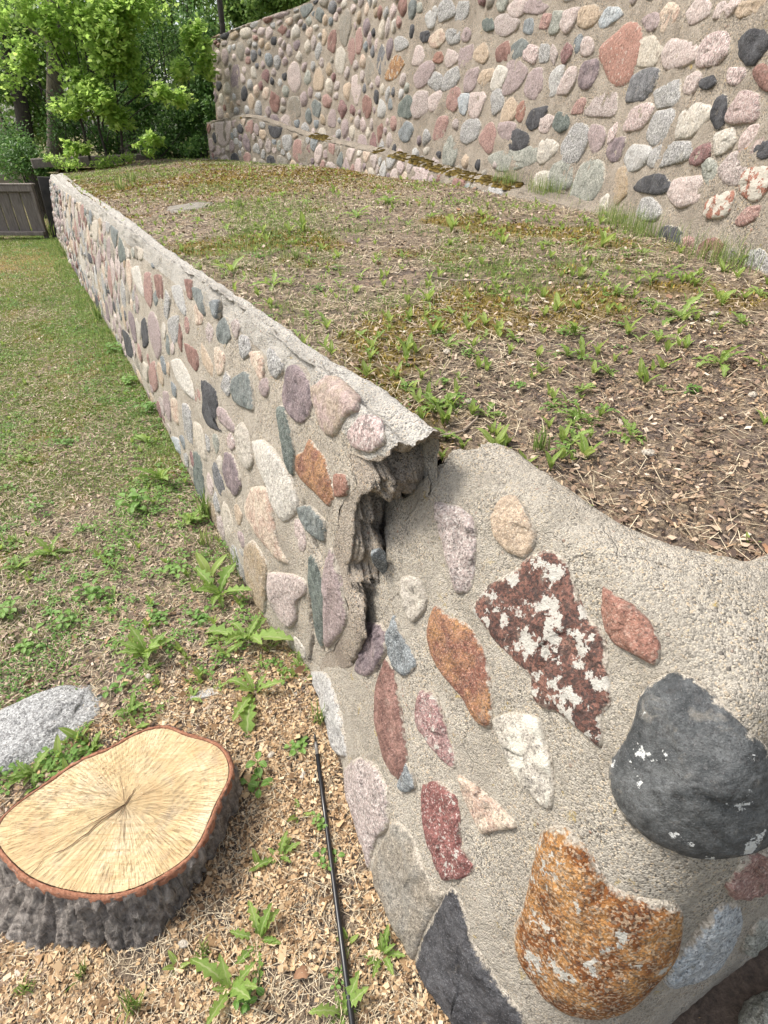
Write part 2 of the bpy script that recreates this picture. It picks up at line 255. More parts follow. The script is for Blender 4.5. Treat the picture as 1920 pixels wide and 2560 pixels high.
  ('darkgreen',0.021,[5980,1243,5962,1224,5988,1211,6040,1210,6082,1209,6123,1212,6157,1221,6190,1230,6207,1243,6220,1257,6236,1273,6231,1291,6190,1298,6141,1299,6094,1293,6046,1287,6019,1271,6000,1257]),
  ('palepink',0.025,[5480,1286,5483,1271,5488,1253,5527,1240,5590,1235,5666,1237,5734,1252,5769,1274,5790,1293,5812,1312,5780,1326,5737,1333,5699,1339,5656,1346,5600,1341,5544,1333,5475,1322,5476,1302]),
  ('greygreen',0.026,[5795,1338,5805,1326,5816,1314,5829,1298,5871,1293,5919,1301,5961,1311,5985,1327,6005,1341,6021,1356,6006,1368,5993,1380,5970,1388,5936,1393,5893,1399,5845,1388,5814,1370,5791,1354]),
  ('mauve',0.022,[5114,1246,5114,1233,5139,1223,5169,1212,5240,1213,5313,1224,5377,1234,5450,1244,5544,1261,5548,1280,5534,1295,5509,1309,5444,1314,5360,1309,5284,1300,5222,1287,5182,1273,5147,1261]),
  ('saltpepper',0.016,[6466,1368,6467,1351,6490,1337,6521,1325,6560,1312,6616,1305,6670,1316,6708,1336,6713,1361,6708,1382,6700,1401,6684,1421,6660,1447,6598,1441,6546,1437,6490,1430,6467,1407,6465,1385]),
  ('saltpepper',0.027,[6681,1392,6669,1362,6742,1352,6797,1346,6846,1341,6903,1335,6963,1342,6987,1366,7002,1388,7018,1411,7008,1437,6985,1465,6927,1484,6855,1482,6793,1473,6756,1451,6732,1432,6709,1414]),
  ('palegrey',0.022,[7006,1378,7011,1357,7021,1331,7051,1311,7095,1312,7136,1312,7169,1327,7190,1346,7211,1366,7231,1390,7220,1418,7181,1433,7145,1443,7110,1453,7064,1467,7022,1454,6993,1431,7000,1401]),
  ('black',0.024,[7093,1273,7100,1258,7114,1244,7147,1236,7186,1234,7228,1232,7259,1245,7281,1257,7301,1268,7314,1282,7307,1295,7299,1310,7263,1316,7225,1315,7189,1315,7146,1315,7106,1305,7100,1288]),
  ('pinkorange',0.018,[6805,1235,6834,1213,6874,1199,6912,1188,6954,1179,7001,1181,7053,1184,7088,1202,7115,1222,7146,1246,7119,1270,7067,1283,7026,1293,6983,1303,6929,1309,6876,1300,6837,1282,6811,1260]),
  ('saltpepper',0.027,[6554,1231,6559,1213,6565,1193,6604,1179,6662,1179,6716,1179,6764,1190,6791,1208,6814,1224,6829,1241,6843,1262,6837,1285,6782,1294,6722,1291,6671,1287,6627,1277,6582,1266,6548,1250]),
  ('mauve',0.026,[6387,1219,6391,1202,6407,1187,6438,1181,6467,1179,6494,1183,6520,1188,6548,1195,6555,1211,6562,1226,6550,1240,6539,1254,6523,1271,6490,1279,6454,1274,6426,1264,6402,1251,6388,1236]),
  ('saltpepper',0.019,[7530,1260,7520,1243,7548,1228,7611,1222,7675,1217,7756,1213,7842,1223,7876,1245,7889,1263,7900,1279,7912,1297,7913,1319,7851,1334,7755,1336,7670,1317,7615,1303,7567,1291,7540,1276]),
  ('palepink',0.022,[7159,1144,7170,1117,7179,1082,7234,1071,7286,1075,7329,1078,7376,1081,7430,1092,7438,1123,7422,1151,7405,1174,7387,1198,7360,1230,7302,1234,7253,1221,7217,1207,7196,1187,7176,1167]),
  ('brick',0.017,[6818,1111,6817,1094,6833,1077,6869,1072,6899,1068,6927,1072,6954,1076,6986,1082,7023,1094,7024,1115,7009,1135,6984,1150,6953,1161,6917,1160,6885,1159,6857,1151,6843,1138,6831,1126]),
  ('palepink',0.018,[6554,1096,6549,1070,6600,1055,6640,1043,6681,1031,6732,1025,6775,1039,6793,1063,6809,1082,6817,1101,6805,1121,6792,1141,6772,1169,6712,1158,6672,1150,6637,1143,6597,1135,6561,1120]),
  ('mauve',0.018,[6310,1087,6317,1066,6334,1044,6362,1016,6425,1005,6492,1006,6553,1018,6565,1051,6572,1074,6579,1093,6586,1115,6584,1143,6533,1158,6474,1161,6411,1167,6332,1166,6309,1134,6303,1108]),
  ('tan',0.022,[6028,1087,6019,1055,6057,1035,6098,1021,6142,1013,6187,1024,6226,1034,6270,1045,6317,1065,6328,1097,6315,1126,6269,1139,6236,1147,6204,1156,6163,1166,6118,1156,6081,1137,6052,1114]),
  ('orange',0.018,[7604,1099,7652,1071,7701,1042,7768,1003,7877,988,7976,998,8083,1007,8164,1034,8099,1083,8056,1114,8018,1142,7974,1173,7888,1196,7788,1207,7707,1195,7664,1172,7627,1152,7587,1130]),
  ('darkgreen',0.019,[7281,766,7300,724,7353,688,7423,666,7499,672,7557,677,7617,682,7695,688,7730,720,7719,759,7709,799,7634,823,7575,844,7512,865,7441,871,7386,852,7347,828,7305,803]),
  ('pinkgranite',0.025,[7007,776,6993,728,7065,697,7132,681,7192,667,7251,666,7316,667,7355,693,7400,722,7412,767,7386,820,7329,871,7239,892,7164,888,7104,885,7052,874,7036,839,7022,809]),
  ('palepink',0.027,[6784,794,6794,767,6823,747,6857,733,6895,723,6939,713,6990,714,7025,735,7054,758,7073,788,7081,823,7020,840,6977,851,6939,860,6895,872,6837,879,6790,858,6776,825]),
  ('pinkred',0.017,[6442,793,6471,764,6498,742,6523,721,6559,706,6600,714,6637,720,6681,729,6710,755,6717,788,6712,821,6691,851,6659,875,6621,905,6566,899,6519,883,6472,863,6444,830]),
  ('bluewhite',0.026,[6285,764,6294,744,6306,725,6325,704,6358,677,6409,686,6448,700,6467,722,6481,741,6497,760,6517,786,6521,821,6474,838,6422,839,6375,842,6321,840,6283,818,6277,788]),
  ('palepink',0.025,[5978,765,6001,742,6023,719,6051,691,6101,651,6181,652,6247,668,6295,693,6314,727,6314,760,6319,796,6305,838,6215,840,6153,839,6100,837,6041,836,5990,820,5951,796]),
  ('saltpepper',0.024,[5606,761,5604,732,5642,710,5685,696,5729,683,5785,665,5831,685,5851,713,5863,736,5874,759,5889,787,5894,828,5842,852,5776,851,5721,844,5683,823,5657,803,5632,785]),
  ('tan',0.019,[5316,703,5357,674,5390,651,5439,640,5485,633,5534,625,5603,614,5661,631,5652,670,5645,697,5634,720,5622,746,5581,763,5535,779,5478,784,5425,773,5374,759,5331,735]),
  ('brick',0.017,[5219,690,5214,673,5222,656,5235,640,5260,626,5294,628,5328,633,5358,646,5392,661,5403,686,5398,710,5382,730,5353,742,5324,751,5289,760,5248,756,5229,729,5223,707]),
  ('black',0.027,[4906,658,4917,632,4961,610,5008,590,5064,577,5112,584,5145,596,5173,609,5201,624,5187,649,5173,673,5140,699,5082,710,5034,713,4989,716,4936,720,4872,719,4883,686]),
  ('palepink',0.024,[4800,619,4810,604,4820,589,4834,568,4873,562,4910,563,4942,570,4969,579,4974,596,4979,610,4984,627,4986,651,4946,665,4903,673,4860,674,4823,667,4792,656,4788,636]),
  ('darkgreen',0.026,[4600,630,4593,606,4615,585,4650,575,4680,566,4713,567,4741,575,4772,582,4812,594,4812,620,4809,645,4795,669,4766,687,4724,683,4693,681,4662,678,4636,666,4619,649]),
  ('black',0.021,[5083,538,5070,513,5094,484,5152,462,5232,456,5303,453,5382,451,5422,474,5439,497,5454,518,5466,543,5437,569,5388,593,5308,602,5240,591,5188,583,5138,575,5095,560]),
  ('saltpepper',0.021,[6016,574,6030,549,6051,520,6126,505,6192,492,6267,477,6329,487,6380,502,6418,525,6418,556,6408,588,6392,628,6315,657,6218,668,6121,673,6053,652,6002,631,6001,601]),
  ('pinkred',0.026,[5660,553,5671,511,5690,463,5748,426,5822,422,5880,442,5923,459,5964,475,6016,496,6050,535,6002,575,5957,603,5916,625,5867,637,5814,648,5766,634,5726,614,5678,591]),
  ('mauve',0.021,[5329,596,5333,570,5353,542,5407,522,5472,513,5532,519,5579,531,5617,544,5658,560,5675,583,5688,611,5663,640,5578,642,5525,643,5480,644,5434,643,5390,634,5332,622]),
  ('pinkred',0.017,[6635,612,6661,581,6684,551,6713,515,6763,496,6814,500,6866,502,6919,517,6907,566,6890,601,6876,630,6860,661,6825,684,6782,693,6740,694,6693,694,6634,690,6617,652]),
  ('bluegrey',0.021,[7289,587,7311,560,7333,535,7360,503,7417,483,7487,476,7556,485,7615,505,7666,533,7684,571,7618,605,7571,628,7527,649,7474,667,7416,658,7373,646,7331,634,7302,613]),
  ('creamwhite',0.028,[4656,487,4683,464,4710,448,4735,432,4767,417,4813,395,4884,385,4930,409,4943,439,4946,464,4944,487,4939,513,4909,539,4850,550,4792,546,4745,537,4700,528,4651,515]),
  ('saltpepper',0.019,[4357,535,4364,499,4384,457,4433,414,4503,398,4571,389,4624,408,4646,446,4665,477,4667,513,4637,547,4609,578,4576,615,4520,642,4463,628,4417,614,4369,600,4361,567]),
  ('mauve',0.017,[4148,563,4151,537,4165,515,4176,490,4208,469,4258,463,4307,481,4338,507,4361,528,4385,550,4392,574,4381,595,4369,615,4336,621,4300,618,4264,613,4219,608,4168,591]),
  ('purple',0.017,[3827,512,3829,495,3832,473,3851,443,3924,433,3991,433,4039,447,4076,460,4106,475,4099,497,4093,516,4087,538,4049,555,3994,558,3942,561,3881,564,3822,556,3825,531]),
  ('palegrey',0.022,[3338,483,3369,457,3426,437,3473,421,3527,408,3589,400,3658,394,3703,411,3743,430,3792,453,3785,483,3746,511,3685,531,3609,531,3548,530,3484,530,3398,530,3338,512]),
  ('saltpepper',0.021,[2818,519,2830,499,2889,481,2961,470,3025,460,3100,449,3217,434,3361,432,3418,455,3424,480,3401,504,3338,525,3249,541,3146,546,3065,550,2981,554,2897,551,2837,539]),
  ('maroon',0.022,[2685,512,2688,500,2704,490,2720,480,2741,469,2774,466,2809,466,2851,467,2870,482,2872,498,2862,513,2839,524,2819,534,2793,543,2761,548,2720,552,2690,542,2687,525]),
  ('creamwhite',0.02,[2520,560,2528,546,2539,533,2560,525,2581,516,2610,505,2650,504,2672,522,2686,536,2698,549,2713,564,2709,580,2673,586,2645,591,2617,595,2582,598,2559,585,2539,573]),
  ('palepinklichen',0.017,[2346,569,2346,554,2350,539,2361,523,2391,513,2427,512,2465,514,2497,525,2506,543,2513,558,2511,571,2499,583,2487,594,2467,606,2435,608,2401,609,2364,604,2352,585]),
  ('black',0.022,[2289,536,2278,525,2276,512,2296,507,2312,503,2330,503,2346,507,2363,510,2382,515,2399,526,2400,539,2393,551,2379,561,2358,564,2339,564,2318,564,2306,553,2297,544]),
  ('black',0.021,[2969,394,2920,381,2945,360,3017,342,3101,329,3190,326,3267,324,3352,321,3473,318,3529,333,3492,358,3454,380,3372,401,3266,415,3163,428,3082,422,3039,412,3005,403]),
  ('palepink',0.024,[2649,394,2632,370,2643,344,2695,328,2740,314,2792,301,2854,299,2911,310,2965,325,3010,348,2996,377,2981,404,2921,420,2863,427,2814,432,2760,437,2689,442,2662,417]),
  ('greygreen',0.018,[2582,458,2578,441,2578,429,2578,417,2583,408,2590,395,2618,400,2648,411,2680,425,2703,446,2724,465,2751,489,2737,500,2717,505,2692,503,2665,499,2636,494,2602,480]),
  ('pinkgranite',0.017,[2382,488,2363,467,2373,444,2398,424,2435,413,2475,412,2512,419,2543,431,2578,444,2589,467,2573,489,2559,507,2537,523,2504,531,2471,531,2442,525,2412,520,2396,504]),
  ('redlichen',0.022,[2239,447,2231,427,2241,407,2256,386,2285,372,2319,377,2349,382,2377,389,2400,404,2419,423,2423,446,2417,471,2386,485,2351,489,2320,491,2290,491,2258,486,2248,464]),
  ('redlichen',0.025,[2407,362,2409,346,2411,330,2425,311,2457,300,2492,293,2534,285,2577,290,2594,311,2603,330,2608,349,2578,365,2554,378,2529,392,2495,397,2455,406,2412,404,2405,381]),
  ('pinkred',0.024,[2232,342,2231,331,2237,318,2254,309,2271,299,2293,287,2320,283,2348,286,2362,300,2353,319,2341,333,2331,345,2320,357,2300,363,2280,367,2256,372,2236,367,2234,353]),
  ('saltpepper',0.019,[3011,289,2987,268,2984,239,3041,212,3122,199,3195,189,3262,192,3316,200,3359,213,3352,236,3347,256,3341,276,3324,303,3245,315,3177,323,3125,316,3084,309,3043,302]),
  ('ochre',0.023,[3592,346,3583,321,3582,294,3604,274,3632,255,3668,229,3727,215,3793,236,3824,281,3844,319,3861,354,3866,391,3835,417,3784,427,3733,434,3676,433,3638,397,3614,370]),
  ('greygreen',0.022,[4022,334,4027,291,4069,251,4110,210,4170,177,4238,161,4314,142,4419,127,4466,200,4455,281,4435,341,4413,395,4361,434,4292,454,4216,461,4141,441,4065,420,4042,374]),
  ('greygreen',0.022,[4457,361,4445,330,4427,283,4481,248,4545,230,4609,217,4675,217,4733,240,4766,280,4764,325,4744,364,4724,400,4671,419,4622,433,4573,426,4532,419,4489,411,4468,387]),
  ('greygreen',0.017,[4854,442,4868,411,4963,379,5097,355,5230,330,5392,313,5562,307,5668,324,5725,346,5780,367,5849,394,5772,428,5619,455,5461,478,5290,484,5107,500,4917,503,4843,476]),
  ('creamwhite',0.024,[4675,290,4685,262,4695,233,4737,212,4782,200,4828,187,4891,170,4922,202,4931,232,4938,255,4941,279,4928,303,4910,332,4863,350,4807,359,4749,361,4697,349,4674,321]),
 ],
}
FAR_BREAK = [(-0.429, 3.448), (-0.418, 3.201), (-0.426, 2.782), (-0.42, 1.997), (-0.324, 1.842), (-0.203, 1.693), (-0.296, 1.739), (-0.325, 1.71), (-0.264, 1.579), (-0.206, 1.468), (-0.19, 1.38), (-0.208, 1.336), (-0.206, 1.224), (-0.149, 1.07), (-0.132, 1.001), (-0.257, 1.156), (-0.338, 1.23), (-0.299, 1.025), (-0.258, 0.755), (-0.14, 0.464), (-0.016, 0.111)]
NEAR_BREAK = [(2.384, 2.927), (2.072, 2.658), (2.004, 2.342), (1.866, 2.142), (2.023, 2.116), (2.156, 1.974), (1.937, 1.866), (1.852, 1.733), (1.578, 1.592), (1.769, 1.539), (1.829, 1.448), (1.754, 1.357), (1.544, 1.16), (1.453, 0.981), (1.566, 0.879), (1.49, 0.682), (1.211, 0.364), (1.01, 0.05), (1.185, 0.0)]
WEEDS = {
 'terrace': [('B',0.287,1.257,0.973,0.073),('D',0.145,1.46,0.997,0.079),('D',0.28,1.403,1.002,0.079),('B',0.485,1.174,0.998,0.061),('G',0.388,1.228,0.989,0.058),('D',0.497,1.328,1.017,0.051),('D',0.606,1.233,1.025,0.057),('B',0.173,2.248,1.092,0.09),('L',-0.781,3.041,1.048,0.119),('D',-0.514,2.71,1.05,0.107),('B',-0.508,3.876,1.117,0.122),('D',-0.188,4.268,1.155,0.12),('B',0.392,3.587,1.157,0.113),('D',0.036,4.741,1.193,0.111),('D',0.551,4.694,1.197,0.089),('B',0.613,3.155,1.156,0.072),('D',0.602,2.566,1.139,0.052),('B',0.346,1.937,1.092,0.057),('D',0.62,1.819,1.096,0.091),('B',0.783,1.794,1.104,0.074),('D',0.989,1.891,1.128,0.093),('L',1.173,2.029,1.154,0.09),('D',0.961,1.546,1.094,0.082),('B',0.803,1.555,1.077,0.056),('D',0.965,3.062,1.181,0.074),('B',1.046,2.918,1.183,0.089),('D',1.167,2.714,1.187,0.054),('D',1.113,2.326,1.169,0.073),('B',1.48,2.953,1.198,0.081),('G',1.659,4.425,1.2,0.13),('B',0.607,2.019,1.117,0.069),('D',0.425,1.815,1.083,0.054),('B',0.166,1.894,1.074,0.066),('B',0.076,1.769,1.052,0.063),('D',0.205,1.798,1.065,0.063),('B',0.018,2.055,1.067,0.054),('D',-0.228,2.147,1.041,0.056),('C',-0.284,2.564,1.063,0.061),('B',0.911,1.215,1.065,0.047),('D',1.06,1.518,1.104,0.057),('D',1.453,2.437,1.2,0.064),('G',1.422,2.647,1.198,0.069),('L',0.691,0.835,1.001,0.026),('B',0.915,1.671,1.1,0.045),('C',0.264,1.724,1.06,0.038),('C',0.388,1.52,1.034,0.043),('C',0.069,1.564,1.017,0.044),('C',0.18,1.575,1.027,0.039),('B',-0.766,3.926,1.103,0.077),('B',-0.594,3.862,1.112,0.076),('D',1.038,2.416,1.168,0.049),('D',0.873,2.142,1.143,0.051),('B',0.653,1.671,1.078,0.057),('D',1.148,1.815,1.135,0.06),('C',0.83,1.403,1.069,0.042),('D',0.458,1.417,1.023,0.038),('B',0.323,2.231,1.105,0.05),('D',0.451,2.254,1.116,0.05),('D',-0.106,2.721,1.088,0.06),('B',-0.239,3.114,1.097,0.062),('D',0.094,3.011,1.115,0.056),('D',0.818,3.069,1.169,0.056),('C',0.383,2.917,1.132,0.054),('G',-0.464,3.181,1.085,0.059),('C',-0.675,3.253,1.072,0.065),('D',-1.054,4.136,1.087,0.075),('D',-1.392,4.681,1.076,0.084),('G',-1.189,5.227,1.112,0.085),('G',-2.98,7.286,1.063,0.179),('G',-3.119,8.03,1.078,0.173),('D',-0.636,5.127,1.155,0.083),('B',-0.439,5.525,1.187,0.088),('D',-0.916,5.736,1.152,0.092),('D',0.29,5.681,1.21,0.099),('D',0.304,4.087,1.176,0.073),('B',0.623,3.994,1.187,0.077),('C',0.902,3.783,1.186,0.068),('G',1.589,3.676,1.199,0.071),('B',1.33,2.332,1.185,0.055),('C',0.934,2.033,1.137,0.049),('B',1.16,2.188,1.165,0.052),('D',1.322,2.043,1.166,0.059),('B',-1.05,10.35,1.62,0.242)],
 'lawn': [('D',-0.534,1.506,-0.001,0.19),('D',-0.704,1.756,-0.002,0.159),('D',-0.46,1.258,-0.003,0.181),('L',-0.775,1.876,-0.003,0.128),('C',-1.29,2.417,0.004,0.171),('D',-0.898,1.428,-0.004,0.127),('C',-0.943,1.281,-0.006,0.083),('D',-1.092,0.953,-0.008,0.086),('L',-1.035,1.014,-0.007,0.077),('B',-1.002,1.08,-0.007,0.079),('L',-0.834,1.121,-0.005,0.056),('C',-0.397,0.934,-0.0,0.107),('L',-0.249,0.831,-0.003,0.051),('C',-0.186,0.803,-0.0,0.045),('L',-0.339,0.695,-0.004,0.055),('D',-0.286,0.717,-0.001,0.064),('D',-0.309,0.532,-0.001,0.08),('D',-0.356,0.434,-0.004,0.113),('C',-0.319,0.414,-0.005,0.064),('D',-0.094,0.393,-0.005,0.084),('C',-0.158,0.712,-0.002,0.056),('L',-0.088,0.522,-0.0,0.055),('D',-0.004,0.5,-0.003,0.056),('C',-0.103,0.451,-0.002,0.044),('G',-0.564,0.401,-0.002,0.063),('L',-0.492,0.477,-0.001,0.044),('C',-1.252,1.759,-0.005,0.123),('D',-1.567,2.037,-0.001,0.1),('G',-0.867,2.108,-0.001,0.098),('C',-0.756,1.62,-0.003,0.095),('C',-0.909,1.623,-0.006,0.083),('C',-1.385,1.479,-0.01,0.101),('C',-1.291,1.626,-0.009,0.095),('C',-1.552,1.651,-0.008,0.107),('D',-1.258,2.691,0.008,0.157),('D',-0.988,2.295,0.002,0.118),('D',-1.491,3.135,0.011,0.146),('C',-1.802,2.417,0.004,0.107),('C',-1.493,2.215,0.002,0.092),('D',-1.668,1.94,-0.004,0.097),('C',-1.284,2.037,-0.001,0.096),('C',-0.939,1.906,-0.002,0.092),('G',-0.218,1.144,-0.0,0.078),('G',-0.904,2.335,0.002,0.143),('G',-0.653,1.937,-0.001,0.105),('G',-6.124,11.613,-0.009,0.35),('G',-6.153,11.319,-0.005,0.308),('G',-6.58,11.908,-0.01,0.305),('G',-4.886,9.334,-0.009,0.259),('C',-1.634,3.633,0.007,0.144),('D',-2.14,2.917,0.0,0.083),('C',-2.079,2.605,0.0,0.077),('C',-1.998,3.149,0.003,0.088),('C',-2.002,4.171,-0.0,0.146),('C',-2.394,4.936,0.003,0.167),('G',-2.988,5.953,0.008,0.175),('C',-0.284,1.045,-0.006,0.069),('G',-0.712,0.46,-0.003,0.044),('G',-0.831,0.434,-0.004,0.048),('G',-0.439,0.505,-0.004,0.041)],
}
CLUMPS = [('M',-4.66,11.8,3.11,0.52,0.41,300),('M',-4.1,11.6,3.14,0.36,0.44,300),('M',-5.36,11.9,2.72,0.46,0.42,240),('M',-4.51,11.6,2.7,0.45,0.37,320),('M',-5.06,11.6,2.25,0.35,0.3,220),('M',-4.68,11.4,2.09,0.34,0.27,240),('M',-5.32,11.6,1.94,0.31,0.22,140),('M',-4.27,11.8,2.8,0.3,0.42,200),('M',-3.43,11.0,2.1,0.35,0.19,130),('M',-3.87,11.0,1.49,0.26,0.17,90),('M',-4.57,11.6,1.81,0.35,0.22,140),('M',-4.19,11.8,2.35,0.31,0.43,130),('M',-3.03,11.6,2.87,0.25,0.28,150),('M',-3.37,11.6,2.46,0.23,0.33,100),('M',-2.93,11.6,2.58,0.2,0.33,90),('M',-5.29,11.5,1.39,0.28,0.12,90),('M',-5.42,11.8,3.17,0.44,0.41,200),('M',-5.97,12.0,2.67,0.31,0.43,140),('S',-4.71,13.2,2.02,0.71,0.68,1100),('S',-3.74,12.8,1.79,0.61,0.58,1100),('S',-3.28,12.8,2.21,0.29,0.66,700),('S',-3.4,13.2,2.84,0.51,0.65,800),('S',-4.2,12.6,1.43,0.61,0.29,600),('S',-5.39,13.0,1.5,0.54,0.4,500),('S',-3.43,12.3,1.37,0.34,0.23,300),('S',-4.65,13.6,2.81,0.62,0.77,800),('S',-3.12,12.4,1.79,0.17,0.37,260),('K',-6.94,12.5,1.22,0.61,0.43,900),('K',-7.39,13.2,1.5,0.46,0.4,400),('K',-6.28,12.1,1.01,0.19,0.21,200),('U',-5.57,11.6,1.16,0.37,0.13,140),('U',-4.91,11.6,1.18,0.33,0.13,130),('U',-5.98,11.8,1.21,0.17,0.13,70),('U',-4.64,11.8,1.24,0.25,0.11,90),('W',-7.61,15.0,3.3,0.67,1.05,900),('W',-8.02,15.0,2.47,0.59,0.76,500),('W',-6.76,15.5,3.43,0.78,0.97,800),('W',-5.93,15.5,2.89,0.7,1.0,800),('W',-7.42,15.0,1.9,0.61,0.67,600),('W',-4.95,16.0,3.48,0.61,0.67,260),('W',-4.18,15.5,2.57,0.71,0.9,800),('W',-3.61,15.0,3.3,0.48,0.42,260),('W',-2.79,15.0,3.72,0.56,0.41,500),('W',-1.98,14.0,3.71,0.52,0.28,400),('W',-4.22,16.0,4.08,0.89,0.43,350),('W',-5.24,16.0,3.93,0.59,0.65,400),('W',-5.43,16.0,2.35,0.64,0.82,500),('W',-6.7,16.0,2.35,0.64,0.82,500),('W',-7.94,16.0,2.77,0.84,0.92,500),('W',-2.73,15.0,3.51,0.47,0.31,300),('W',-1.57,13.5,3.76,0.5,0.27,300)]
TRUNKS = {'grey': [(-6.62, 13.2, 1.13, 0.158), (-6.35, 13.2, 1.87, 0.152), (-6.11, 13.3, 2.78, 0.129), (-5.95, 13.4, 3.56, 0.116), (-5.74, 13.6, 4.48, 0.096)], 'lean': [(-7.85, 14.5, 1.06, 0.174), (-7.64, 14.5, 1.97, 0.147), (-7.62, 14.5, 2.66, 0.142), (-7.56, 14.5, 3.31, 0.128), (-7.52, 14.6, 4.13, 0.106)], 'dark': [(-5.44, 14.2, 1.2, 0.129), (-5.16, 14.2, 2.12, 0.133), (-4.91, 14.2, 2.93, 0.119), (-4.72, 14.2, 3.68, 0.114), (-4.49, 14.3, 4.63, 0.092)], 'thin': [(-3.04, 13.4, 2.79, 0.052), (-2.96, 13.4, 3.19, 0.051), (-2.95, 13.4, 3.56, 0.05), (-2.88, 13.4, 4.16, 0.04)]}
STUMP_RIM = [[-0.957, 0.71], [-0.921, 0.75], [-0.871, 0.806], [-0.818, 0.864], [-0.765, 0.888], [-0.736, 0.913], [-0.696, 0.945], [-0.65, 0.964], [-0.617, 0.964], [-0.562, 0.934], [-0.499, 0.92], [-0.457, 0.906], [-0.426, 0.871], [-0.409, 0.838], [-0.405, 0.793], [-0.426, 0.756], [-0.429, 0.71], [-0.437, 0.666], [-0.448, 0.624], [-0.483, 0.594], [-0.518, 0.57], [-0.553, 0.551], [-0.6, 0.537], [-0.651, 0.537], [-0.706, 0.544], [-0.764, 0.556], [-0.808, 0.57], [-0.861, 0.599], [-0.914, 0.634], [-0.957, 0.671]]
STUMP_FOOT = [[-1.024, 0.468], [-0.913, 0.468], [-0.84, 0.486], [-0.761, 0.495], [-0.679, 0.5], [-0.612, 0.486], [-0.566, 0.5], [-0.513, 0.528], [-0.505, 0.577], [-0.502, 0.629], [-0.496, 0.695]]
PITH = [-0.656, 0.739]
# ---------------------------------------------------------------- helpers
RNG = np.random.default_rng(11)
def _h(ix, iy, iz, seed):
    n = (ix.astype(np.int64)*374761393+iy.astype(np.int64)*668265263+iz.astype(np.int64)*2147483647+seed*1274126177) & 0xffffffff
    n = ((n ^ (n >> 13))*1274126177) & 0xffffffff
    n = (n ^ (n >> 16)) & 0xffffffff
    return n.astype(float)/0xffffffff
def vnoise(P, scale=1., seed=0):
    P = np.asarray(P, float)*scale+1000.
    i = np.floor(P).astype(np.int64); f = P-i; f = f*f*(3-2*f)
    r = 0
    for a in (0, 1):
        for b in (0, 1):
            for c in (0, 1):
                wgt = (f[..., 0] if a else 1-f[..., 0])*(f[..., 1] if b else 1-f[..., 1])*(f[..., 2] if c else 1-f[..., 2])
                r = r+wgt*_h(i[..., 0]+a, i[..., 1]+b, i[..., 2]+c, seed)
    return r*2-1
def fbm(P, scale=1., seed=0, oct=4, gain=.5):
    r = 0; a = 1.; t = 0
    for o in range(oct):
        r = r+a*vnoise(P, scale*2**o, seed+o*17); t += a; a *= gain
    return r/t
def xyz(x, y, z=0.):
    x = np.asarray(x, float); return np.stack([x, np.broadcast_to(y, x.shape), np.broadcast_to(z, x.shape)], -1)

def mesh_np(name, V, F, mats=(), smooth=True, midx=None, fattr=None, pattr=None):
    V = np.asarray(V, np.float32).reshape(-1, 3); F = np.asarray(F, np.int32); k = F.shape[1]
    me = bpy.data.meshes.new(name)
    me.vertices.add(len(V)); me.vertices.foreach_set('co', V.ravel())
    me.loops.add(F.size); me.loops.foreach_set('vertex_index', F.ravel())
    me.polygons.add(len(F)); me.polygons.foreach_set('loop_start', np.arange(0, F.size, k, dtype=np.int32))
    me.polygons.foreach_set('loop_total', np.full(len(F), k, np.int32))
    if smooth: me.polygons.foreach_set('use_smooth', np.ones(len(F), bool))
    for m in mats: me.materials.append(m)
    if midx is not None: me.polygons.foreach_set('material_index', np.asarray(midx, np.int32))
    for nm, a in (fattr or {}).items():
        at = me.attributes.new(nm, 'FLOAT', 'FACE'); at.data.foreach_set('value', np.asarray(a, np.float32))
    for nm, a in (pattr or {}).items():
        at = me.attributes.new(nm, 'FLOAT', 'POINT'); at.data.foreach_set('value', np.asarray(a, np.float32))
    me.update(calc_edges=True); me.validate()
    return me
def obj(name, me, parent=None, loc=(0, 0, 0), rot=(0, 0, 0), label=None, kind=None, scale=None):
    o = bpy.data.objects.new(name, me); COL.objects.link(o); o.location = loc; o.rotation_euler = rot
    if scale is not None: o.scale = (scale,)*3 if not hasattr(scale, '__len__') else scale
    if parent is not None:
        o.parent = parent
    if label: o['label'] = label
    if kind: o['kind'] = kind
    return o
def tag(o, label, cat, group=None):
    o['label'] = label; o['category'] = cat
    if group: o['group'] = group
    return o
def thing(name, label, cat, loc=(0, 0, 0), group=None, rotz=0.):
    o = bpy.data.objects.new(name, None); COL.objects.link(o); o.empty_display_size = .1
    o.location = loc; o.rotation_euler = (0, 0, rotz)
    return tag(o, label, cat, group)
def child(name, me, parent, kind=None, label=None):
    """part whose mesh is in world coordinates"""
    return obj(name, me, parent, loc=-Vector(parent.location), kind=kind, label=label)
def grid_faces(n, m, off=0, wrap=False):
    i, j = np.meshgrid(np.arange(n-1), np.arange(m if wrap else m-1), indexing='ij')
    a = i*m+j; b = (i+1)*m+j; c = (i+1)*m+(j+1) % m; d = i*m+(j+1) % m
    return np.stack([a, b, c, d], -1).reshape(-1, 4)+off
